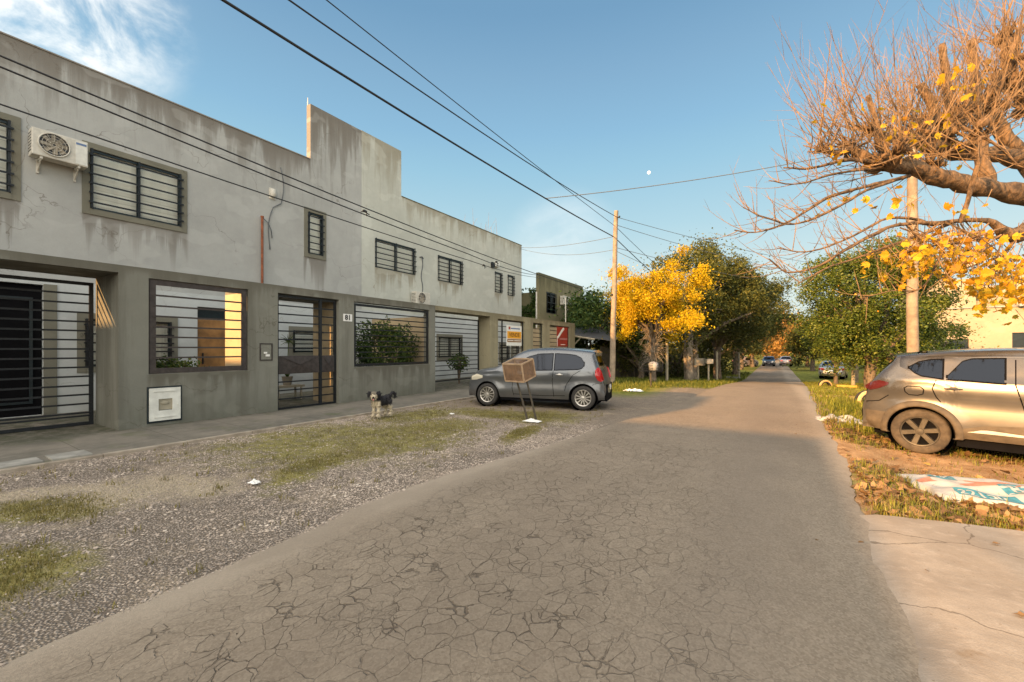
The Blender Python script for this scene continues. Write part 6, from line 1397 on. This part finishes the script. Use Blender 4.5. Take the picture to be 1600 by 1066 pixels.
# cables along the facades
GH = 'cables strung in front of the house facades'
wire('facade_cable', 'uppermost of the cables strung in front of the two house fronts', [(-9.2, -6, 6.2), (-9.2, 12.5, 5.02), (-9.0, 29.5, 4.95), (-6.9, 50, 5.5)], 0.14, 0.014, group=GH)
wire('facade_cable', 'middle of the cables strung in front of the house fronts, ending on the olive house', [(-9.3, -6, 6.15), (-9.3, 12.0, 4.90), (XF+0.1, 24.7, 6.4)], 0.16, 0.014, group=GH)
wire('facade_cable', 'lowest of the cables strung in front of the house fronts, nearest their upper windows', [(-9.3, -6, 5.35), (-9.3, 12.0, 4.68), (XF+0.1, 24.75, 6.25)], 0.12, 0.012, group=GH)
wire('drop_cable', 'thin slanting cable from the left pole head down towards the olive house', [(-6.3, 18.9, 7.4), (-9.05, 27.0, 4.95)], 0.05, 0.008, 'cable_grey')
wire('drop_cable', 'short thin cable from the left pole side down towards the carport', [(-6.42, 18.9, 4.0), (-9.4, 30.0, 4.3)], 0.1, 0.008, 'cable_grey')
for i, (x, y, z_, lab) in enumerate([(-9.2, 13.6, 4.90, 'small clamp on the facade cable before the wide window of the pale house'), (-9.3, 12.9, 4.66, 'clamp cluster on the lowest facade cable beside the wide window of the pale house'), (-9.2, 7.4, 5.15, 'small clamp on the uppermost facade cable before the grey house parapet'), (-9.05, 27.2, 4.85, 'black junction on the facade cable above the olive house')]):
    g = MB(); g.ell((x, y, z_), (.03, .08, .035)); g.tube([(x, y-.12, z_-.05), (x, y, z_-.02), (x, y+.15, z_-.06)], .014, 5); g.tube([(x, y+.05, z_), (x, y+.07, z_-.12)], .012, 5); o_ = g.build('cable_clamp', M['cable'], smooth=True); tag(o_, lab, 'cable clamp')

# ================================================================ STREET OBJECTS
# tilted refuse crate on two legs
CR = empty('refuse_stand', (-4.45, 7.95, 0), 'tilted wooden refuse crate on two leaning posts in front of the hatchback', 'refuse stand')
tilt = Matrix.Translation((-4.70, 7.82, 1.055)) @ Matrix.Rotation(R(31), 4, 'Z') @ Matrix.Rotation(R(-9), 4, 'Y') @ Matrix.Rotation(R(12), 4, 'X') @ Matrix.Rotation(R(-38), 4, 'Z')
bw, bd_, bh = 0.25, 0.21, 0.19
g = MB()
for sx in (-1, 1):
    for sy in (-1, 1): g.box((sx*bw-.014, sy*bd_-.014, -bh), (sx*bw+.014, sy*bd_+.014, bh), tilt)
for z_ in (-bh, bh):
    for sy in (-1, 1): g.box((-bw, sy*bd_-.012, z_-.016), (bw, sy*bd_+.012, z_+.016), tilt)
    for sx in (-1, 1): g.box((sx*bw-.012, -bd_, z_-.0155), (sx*bw+.012, bd_, z_+.0155), tilt)
g.build('crate_frame', M['wood_frame'], CR)
g = MB()
for k in range(15):
    q = -1+2*(k+.5)/15
    for sy in (-1, 1): g.box((q*bw-.008, sy*bd_-.003, -bh+.01), (q*bw+.008, sy*bd_+.001, bh-.01), tilt)
    for sx in (-1, 1): g.box((sx*bw-.003, q*bd_-.0065, -bh+.01), (sx*bw+.001, q*bd_+.0065, bh-.01), tilt)
    for sy in (-1, 1): g.box((-bw+.01, sy*bd_+.0015, q*bh*.95-.006), (bw-.01, sy*bd_+.0045, q*bh*.95+.006), tilt)
    for sx in (-1, 1): g.box((sx*bw+.0015, -bd_+.01, q*bh*.95-.006), (sx*bw+.0045, bd_-.01, q*bh*.95+.006), tilt)
g.box((-bw+.01, -bd_+.01, -bh), (bw-.01, bd_-.01, -bh+.012), tilt)
g.build('mesh_panel', M['wood_crate'], CR)
for (a, b_) in (((-4.52, 7.88, -.05), (-4.73, 7.75, .87)), ((-4.36, 7.98, -.05), (-4.55, 7.86, .87))):
    g = MB(); g.tube([a, Vector(a).lerp(Vector(b_), .5)+Vector((.005, 0, 0)), b_], [.024, .022, .02], 7); g.build('leg', M['wood_dark'], CR, smooth='auto')
g = MB(); g.tube([(-4.59, 7.84, .27), (-4.42, 7.94, .27)], .014, 6); g.build('crossbar', M['wood_dark'], CR)
def rag(name, c, w_, d_, h, mat, label, cat, seed, n=14, mats=None):
    g = MB(); 
    for j in range(n+1):
        for i in range(n+1):
            u, v = i/n*2-1, j/n*2-1; k = (1+0.35*mnoise.noise(Vector((u*1.4+seed, v*1.4, 0)))); e = 1-max(abs(u), abs(v))**3
            x, y = c[0]+u*w_*k, c[1]+v*d_*k; g.v.append((x, y, c[2]+max(0.004, h*e*(0.55+0.9*mnoise.noise(Vector((u*2.3+seed, v*2.3, 4))))+0.006)))
    for j in range(n):
        for i in range(n): g.f.append((j*(n+1)+i, j*(n+1)+i+1, (j+1)*(n+1)+i+1, (j+1)*(n+1)+i)); g.mi.append(0)
    o_ = g.build(name, M[mat], smooth=True, recalc=False); return tag(o_, label, cat)
rag('crumpled_paper', (-4.30, 7.68, 0.0), .17, .10, .05, 'paper', 'crumpled white paper lying at the foot of the leaning crate posts', 'litter', 1)
rag('crumpled_paper', (-4.96, 2.49, 0.0), .055, .045, .04, 'paper', 'small white paper scrap on the gravel beside the mossy patch', 'litter', 2)
rag('plastic_scrap', (-6.35, 7.55, 0.0), .05, .04, .03, 'paper', 'tiny white scrap on the ground right of the dog', 'litter', 3)
rag('plastic_bag', (-4.35, 15.2, 0.0), .3, .16, .10, 'paper', 'white plastic bag on the grass edge below the round bin', 'litter', 4)
rag('plastic_scrap', (-6.1, 16.2, 0.0), .12, .06, .04, 'paper', 'white scrap on the left grass near the utility pole', 'litter', 6)
rag('rubbish_heap', (1.12, 11.35, -0.04), .42, .24, .15, 'tarp_white', 'crumpled pale bag of rubbish on the right road edge before the tall grass', 'litter', 5, 22)
# small round bin stand and posts on the left verge
def stake(px, t_, h, r_, label, name='post', mat='bench_wood', cat='post'):
    b_ = tr_px(px, t_); g = MB(); g.tube([(b_[0], b_[1], b_[2]-.2), (b_[0]+.01, b_[1], b_[2]+h*.5), (b_[0], b_[1], b_[2]+h)], [r_, r_*.95, r_*.9], 8); o_ = g.build(name, M[mat], smooth='auto'); return tag(o_, label, cat)
bx_, by_ = pxpos(1017, 17.2); BS = empty('bin_stand', (bx_, by_, gz(bx_, by_)), 'dark refuse basket with a pale round lid on a thin post below the yellow tree', 'refuse stand')
g = MB(); g.tube([(bx_, by_, -.15), (bx_, by_, .62)], [.035, .03], 8); g.build('post', M['wood_dark'], BS)
g = MB(); q = Matrix.Translation((bx_, by_, .62)) @ Matrix.Rotation(R(YAW), 4, 'Z')
for sx in (-.42, .42):
    for sy in (-.18, .18): g.box((sx-.012, sy-.012, 0), (sx+.012, sy+.012, .34), q)
for zz in (0, .11, .22, .33): g.box((-.42, -.186, zz), (.42, -.178, zz+.012), q); g.box((-.42, .178, zz), (.42, .186, zz+.012), q)
for k in range(15): g.box((-.42+k*.06, -.182, 0.013), (-.413+k*.06, -.176, .33), q)
g.box((-.41, -.17, -.012), (.41, .17, -.001), q); g.build('basket', M['iron'], BS)
g = MB(); g.lathe([(0, 0), (.17, .02), (.19, .26), (.15, .34), (0, .37)], q @ Matrix.Translation((.10, -.02, .012)), 18); g.build('rubbish_bag', M['roof_grey'], BS, smooth=True)
stake(1042, 23.3, 2.9, .075, 'tall grey timber post left of the pale tree trunks'); stake(1120, 26.5, 1.9, .06, 'thin pale post furthest right of the short posts')
def signpost(px, t_, h, bw_, bh_, mat, label):
    b_ = tr_px(px, t_); r = empty('refuse_stand', b_, label, 'refuse stand'); g = MB(); g.tube([(b_[0], b_[1], b_[2]-.2), (b_[0], b_[1], b_[2]+h)], .05, 8); g.build('post', M['bench_wood'], r)
    Q = Matrix.Translation((b_[0], b_[1], b_[2]+h)) @ Matrix.Rotation(R(YAW), 4, 'Z'); g = MB(); g.box((-bw_/2, -.2, 0), (bw_/2, .2, .02), Q); g.box((-bw_/2, -.22, .021), (bw_/2, -.20, bh_), Q); g.box((-bw_/2, .20, .021), (bw_/2, .22, bh_), Q); g.box((-bw_/2-.02, -.2, .021), (-bw_/2, .2, bh_), Q); g.box((bw_/2, -.2, .021), (bw_/2+.02, .2, bh_), Q); g.build('box', M[mat], r)
signpost(1091, 25.2, .95, .58, .42, 'pot', 'brownish refuse box on a post under the dark trees'); signpost(1107, 24.4, 1.05, .34, .28, 'tile', 'small grey refuse box on a pale post next to the brownish one')
sx_, sy_ = pxpos(1155, 34); stake(1155, 34, 2.1, .06, 'thin post on the far left grass beside the road bend'); 
g = MB(); b_ = tr_px(1150, 33.5); g.box((b_[0]-.7, b_[1]-.15, b_[2]), (b_[0]+.3, b_[1]+.15, b_[2]+.14), bev=.02); o_ = g.build('concrete_block', M['tile']); tag(o_, 'long low concrete block on the far left grass beside the thin post', 'concrete block')
# half-buried painted tyres, low yellow block, thin trunk prop on the right verge
def tyre(px, t_, r_, label):
    b_ = tr_px(px, t_); Mx = Matrix.Translation((b_[0], b_[1], b_[2]+.02)) @ Matrix.Rotation(R(YAW), 4, 'Z') @ Matrix.Rotation(R(90), 4, 'X'); rt = empty('planter_tyre', b_, label, 'tyre', group='half-buried tyres on the right verge')
    g = MB(); g.lathe([(r_*.60, -.08), (r_*.95, -.09), (r_, -.05), (r_, .05), (r_*.95, .09), (r_*.60, .08)], Mx, 36); g.build('tread', M['rubber'], rt, smooth='auto')
    g = MB(); g.lathe([(r_*.78, .094), (r_*.97, .092), (r_*1.005, .05)], Mx, 36); g.build('painted_rim', M['tyre_paint'], rt, smooth='auto')
tyre(1355, 12.6, .34, 'large half-buried tyre with a pale painted edge behind the SUV bumper'); tyre(1289, 23.5, .36, 'small-looking half-buried tyre on the grass before the silver sedan')
b_ = tr_px(1328, 21.5); g = MB(); g.box((b_[0]-.55, b_[1]-.15, b_[2]-.02), (b_[0]+.28, b_[1]+.12, b_[2]+.17), bev=.02); o_ = g.build('yellow_block', M['yellow_paint']); tag(o_, 'low yellow block at the foot of the short post before the silver sedan', 'concrete block')
stake(1333, 21.8, 1.75, .085, 'short sunlit timber post before the silver sedan')
# printed sack on the right verge
TS = empty('printed_sack', (1.9, 6.55, -.07), 'flat white plastic sack with blue and red print lying among fallen leaves', 'sack')
NX, NY = 46, 26; g = MB(); SKV = {}
def sackz(u, v): return 0.055+0.12*(1-abs(u)**3)*(1-abs(v)**2.6)*(0.7+0.55*mnoise.noise(Vector((u*2.0, v*2.6, 1.3))))+0.02*mnoise.noise(Vector((u*7+v*3, v*6, 8)))+0.012*math.sin(u*9+v*5+2*mnoise.noise(Vector((u*3, v*3, 0))))
SO = Vector((2.36, 6.66, -.09)); SU = Vector((math.cos(R(8)), math.sin(R(8)), 0)); SVv = Vector((-math.sin(R(20)), math.cos(R(20)), 0)); SW, SD_ = 0.98, 0.47
def sackP(u, v, off=0.0):
    w1 = 1+0.10*mnoise.noise(Vector((v*2, 5, 0))); d1 = 1+0.16*mnoise.noise(Vector((u*2, 0, 7)))-0.30*max(0, -u-0.45)
    return SO+SU*(u*SW*w1)+SVv*(v*SD_*d1)+Vector((0, 0, sackz(u, v)+off))
for j in range(NY+1):
    for i in range(NX+1): g.v.append(tuple(sackP(i/NX*2-1, j/NY*2-1)))
for j in range(NY):
    for i in range(NX): g.f.append((j*(NX+1)+i, j*(NX+1)+i+1, (j+1)*(NX+1)+i+1, (j+1)*(NX+1)+i)); g.mi.append(0)
k0 = len(g.v)
for j in (0, NY):
    for i in range(NX+1): p = g.v[j*(NX+1)+i]; g.v.append((p[0], p[1], -.12))
for s_, j in enumerate((0, NY)):
    for i in range(NX): a = k0+s_*(NX+1)+i; g.f.append((j*(NX+1)+i, j*(NX+1)+i+1, a+1, a)); g.mi.append(0)
for i in (0, NX):
    b0 = len(g.v)
    for j in range(NY+1): p = g.v[j*(NX+1)+i]; g.v.append((p[0], p[1], -.12))
    for j in range(NY): g.f.append((j*(NX+1)+i, (j+1)*(NX+1)+i, b0+j+1, b0+j)); g.mi.append(0)
sk = g.build('sheet', M['tarp_white'], TS, smooth=True)
def sackprint(name, mat, u0, u1, v0, v1, skew=0.0, off=.003, n=20):
    g = MB()
    for j in range(5):
        for i in range(n+1): u = u0+(u1-u0)*i/n; v = v0+(v1-v0)*j/4+skew*(u-u0); g.v.append(tuple(sackP(u, v, off)))
    for j in range(4):
        for i in range(n): g.f.append((j*(n+1)+i, j*(n+1)+i+1, (j+1)*(n+1)+i+1, (j+1)*(n+1)+i)); g.mi.append(0)
    g.build(name, M[mat], sk, smooth=True, recalc=False)
def sacktext(body, mat, u0, v0, hu, hv, skew=0.0, off=.006):
    cu = bpy.data.curves.new('t', 'FONT'); cu.body = body; cu.size = 1; cu.offset = 0.02; o_ = bpy.data.objects.new('t', cu); col.objects.link(o_); bpy.context.view_layer.update()
    me = bpy.data.meshes.new_from_object(o_.evaluated_get(bpy.context.evaluated_depsgraph_get())); bpy.data.objects.remove(o_)
    bm = bmesh.new(); bm.from_mesh(me); bmesh.ops.triangulate(bm, faces=bm.faces); bmesh.ops.subdivide_edges(bm, edges=bm.edges, cuts=2, use_grid_fill=True)
    for v in bm.verts: u = u0+v.co.x*hu; w_ = v0+v.co.y*hv+skew*(u-u0); v.co = sackP(u, w_, off)-Vector(TS.location)
    bm.to_mesh(me); bm.free(); me.materials.clear(); me.materials.append(M[mat]); o_ = bpy.data.objects.new('lettering', me); col.objects.link(o_); o_.parent = sk
sackprint('red_print', 'tarp_red', -.68, .9, -.18, -.04, -.06); sackprint('blue_print', 'tarp_blue', -.42, 1.0, -.50, -.08, -.10); sackprint('blue_print', 'tarp_blue', -.84, -.40, -.84, -.46, -.30); sackprint('blue_print', 'tarp_blue', -.80, -.56, .38, .88, -.35); sackprint('red_print', 'tarp_red', -.5, .9, .30, .40, -.05); sackprint('red_print', 'tarp_red', -.93, -.80, .12, .34, -.1)
sacktext('BOOD', 'tarp_white', -.36, -.46, .165, .44, -.10); sacktext('22150', 'tarp_white', -.82, -.80, .125, .36, -.30); sacktext('VIX', 'tarp_white', -.78, .44, .12, .44, -.35); sackprint('red_print', 'tarp_red', -.34, .4, -.70, -.62, -.10)

# ---- moon, small and pale in the blue sky
g = MB(); md = wdir(1014, 270)*1800; g.ell(md+Vector((0, 0, 1.5)), (6.2, 6.2, 6.2), nu=20, nv=14); simple('moon_rock', (0.9, 0.88, 0.82), 0.9); o_ = g.build('moon', M['moon_rock'], smooth=True); tag(o_, 'small pale daytime moon in the blue sky', 'moon')

# ---- dog: one continuous body, shaggy coat as its own mesh
DG = empty('dog', (-7.40, 6.40, 0.025), 'small shaggy black and cream dog standing on the pavement edge, facing the camera', 'dog')
DG.rotation_euler = (0, 0, R(-84)); DG.scale = (1.08, 1.08, 1.08)     # local +x = nose direction
m, t, b = newmat('dog_coat'); p = objc(t); x_, y_, z_ = t.sep(p); nn = t.noise(p, 22, 4, .7)
vr = t.node('ShaderNodeVectorRotate', rotation_type='Z_AXIS'); t.L.new(p, vr.inputs['Vector']); vr.inputs['Center'].default_value = (0.2, 0, 0); vr.inputs['Angle'].default_value = R(-38); ph = vr.outputs[0]; hx, hy, hz = t.sep(ph); nz_ = t.m('MULTIPLY', t.m('SUBTRACT', nn, .5), .10)
zz = t.m('ADD', z_, nz_); xx = t.m('ADD', x_, nz_)
legs = t.ss(zz, .235, .185); chest = t.m('MULTIPLY', t.ss(xx, .10, .16), t.ss(zz, .36, .30)); ax = t.vm('DISTANCE', ph, (.315, 0, .405)); muz = t.ss(t.m('ADD', ax, nz_), .085, .06)
brow = t.m('MULTIPLY', t.ss(zz, .475, .49), t.m('MULTIPLY', t.ss(hx, .2, .22), t.ss(t.m('ABSOLUTE', hy), .055, .045)))
wt = t.m('MAXIMUM', t.m('MAXIMUM', legs, chest), t.m('MAXIMUM', muz, t.m('MULTIPLY', brow, 0.3)))
mouth = t.ss(t.vm('DISTANCE', ph, (.385, 0, .385)), .036, .026); wt = t.m('MULTIPLY', wt, t.m('SUBTRACT', 1.0, mouth))
t.L.new(t.mix(wt, (.014, .013, .016), (.50, .43, .31)), b.inputs['Base Color']); b.inputs['Roughness'].default_value = .85; M['dog_coat'] = m
g = MB()
g.ell((0.0, 0, .31), (.20, .095, .105)); g.ell((.13, 0, .315), (.10, .10, .125)); g.ell((-.15, 0, .32), (.09, .095, .11))
g.tube([(.13, 0, .34), (.20, 0, .40), (.24, 0, .44)], [.085, .075, .07], 12)                          # neck
HV = len(g.v); g.ell((.255, 0, .455), (.085, .078, .075)); g.ell((.32, 0, .42), (.065, .055, .048)); g.ell((.345, 0, .405), (.045, .045, .036)); g.ell((.33, 0, .38), (.045, .04, .03))
for sy in (-1, 1):
    g.tube([(.15, sy*.055, .30), (.145, sy*.062, .17), (.155, sy*.062, .045)], [.05, .034, .028], 10); g.ell((.170, sy*.062, .028), (.046, .033, .028))
    g.tube([(-.17, sy*.055, .31), (-.125, sy*.065, .22), (-.205, sy*.065, .13), (-.195, sy*.065, .04)], [.07, .05, .029, .026], 10); g.ell((-.178, sy*.065, .026), (.044, .031, .026))
    g.tube([(.235, sy*.060, .505), (.225, sy*.095, .515), (.232, sy*.112, .45), (.238, sy*.108, .40)], [.02, .028, .026, .012], 8)
HR_ = Matrix.Translation((.2, 0, 0)) @ Matrix.Rotation(R(38), 4, 'Z') @ Matrix.Translation((-.2, 0, 0))
headset = [i for i in range(HV, len(g.v)) if g.v[i][2] > .33 and g.v[i][0] > .19]
for i in headset: g.v[i] = tuple(HR_ @ Vector(g.v[i]))
def hv(x, y, z_): return tuple(HR_ @ Vector((x, y, z_)))
g.tube([(-.22, 0, .37), (-.28, .01, .44), (-.34, .02, .455), (-.375, .03, .40), (-.36, .03, .33)], [.035, .032, .032, .03, .018], 10)
bd = g.build('body', M['dog_coat'], DG, smooth=True, local=True)
rm = bd.modifiers.new('r', 'REMESH'); rm.mode = 'VOXEL'; rm.voxel_size = .009; rm.use_smooth_shade = True; sm_ = bd.modifiers.new('s', 'SMOOTH'); sm_.iterations = 3; sm_.factor = .6
g2 = MB(); rnd = random.Random(9); bm = bmesh.new(); bm.from_mesh(bd.data); bm.faces.ensure_lookup_table(); fa = [(f, f.calc_area()) for f in bm.faces]; fl = [f for f, a in fa]; wl = [a for f, a in fa]
for f in rnd.choices(fl, wl, k=4200):
    c = f.calc_center_median(); nn_ = f.normal; 
    if (c-Vector(hv(.385, 0, .395))).length < .045: continue
    c = c+Vector((rnd.uniform(-.012, .012), rnd.uniform(-.012, .012), rnd.uniform(-.012, .012))); ln = rnd.uniform(.018, .045)*(.55 if c.x > .22 else 1)
    d = (nn_*.5+Vector((-.25 if c.x < .2 else .1, 0, -.75))+Vector((rnd.gauss(0, .3), rnd.gauss(0, .3), rnd.gauss(0, .2)))).normalized(); s_ = d.cross(nn_)
    if s_.length < 1e-4: s_ = d.orthogonal()
    s_.normalize(); s_ *= .0035; e = c+d*ln; g2.add([c-s_, c+s_, c+nn_*.006+d*ln*.6+s_*.6, e, c+nn_*.006+d*ln*.6-s_*.6], [(0, 1, 2, 3, 4)])
bm.free(); g2.build('shaggy_coat', M['dog_coat'], DG, local=True, recalc=False)
g = MB(); g.ell(hv(.392, 0, .425), (.016, .018, .014)); g.build('nose', M['black'], DG, smooth=True, local=True)
g = MB(); g.ell(hv(.322, -.032, .462), (.011, .011, .011)); g.ell(hv(.322, .032, .462), (.011, .011, .011)); g.build('eyes', M['ink'], DG, smooth=True, local=True)
g = MB(); g.tube([hv(.375, 0, .385), hv(.395, 0, .375), hv(.398, 0, .355)], [.014, .014, .008], 8); g.build('tongue', M['pink'], DG, smooth=True, local=True)
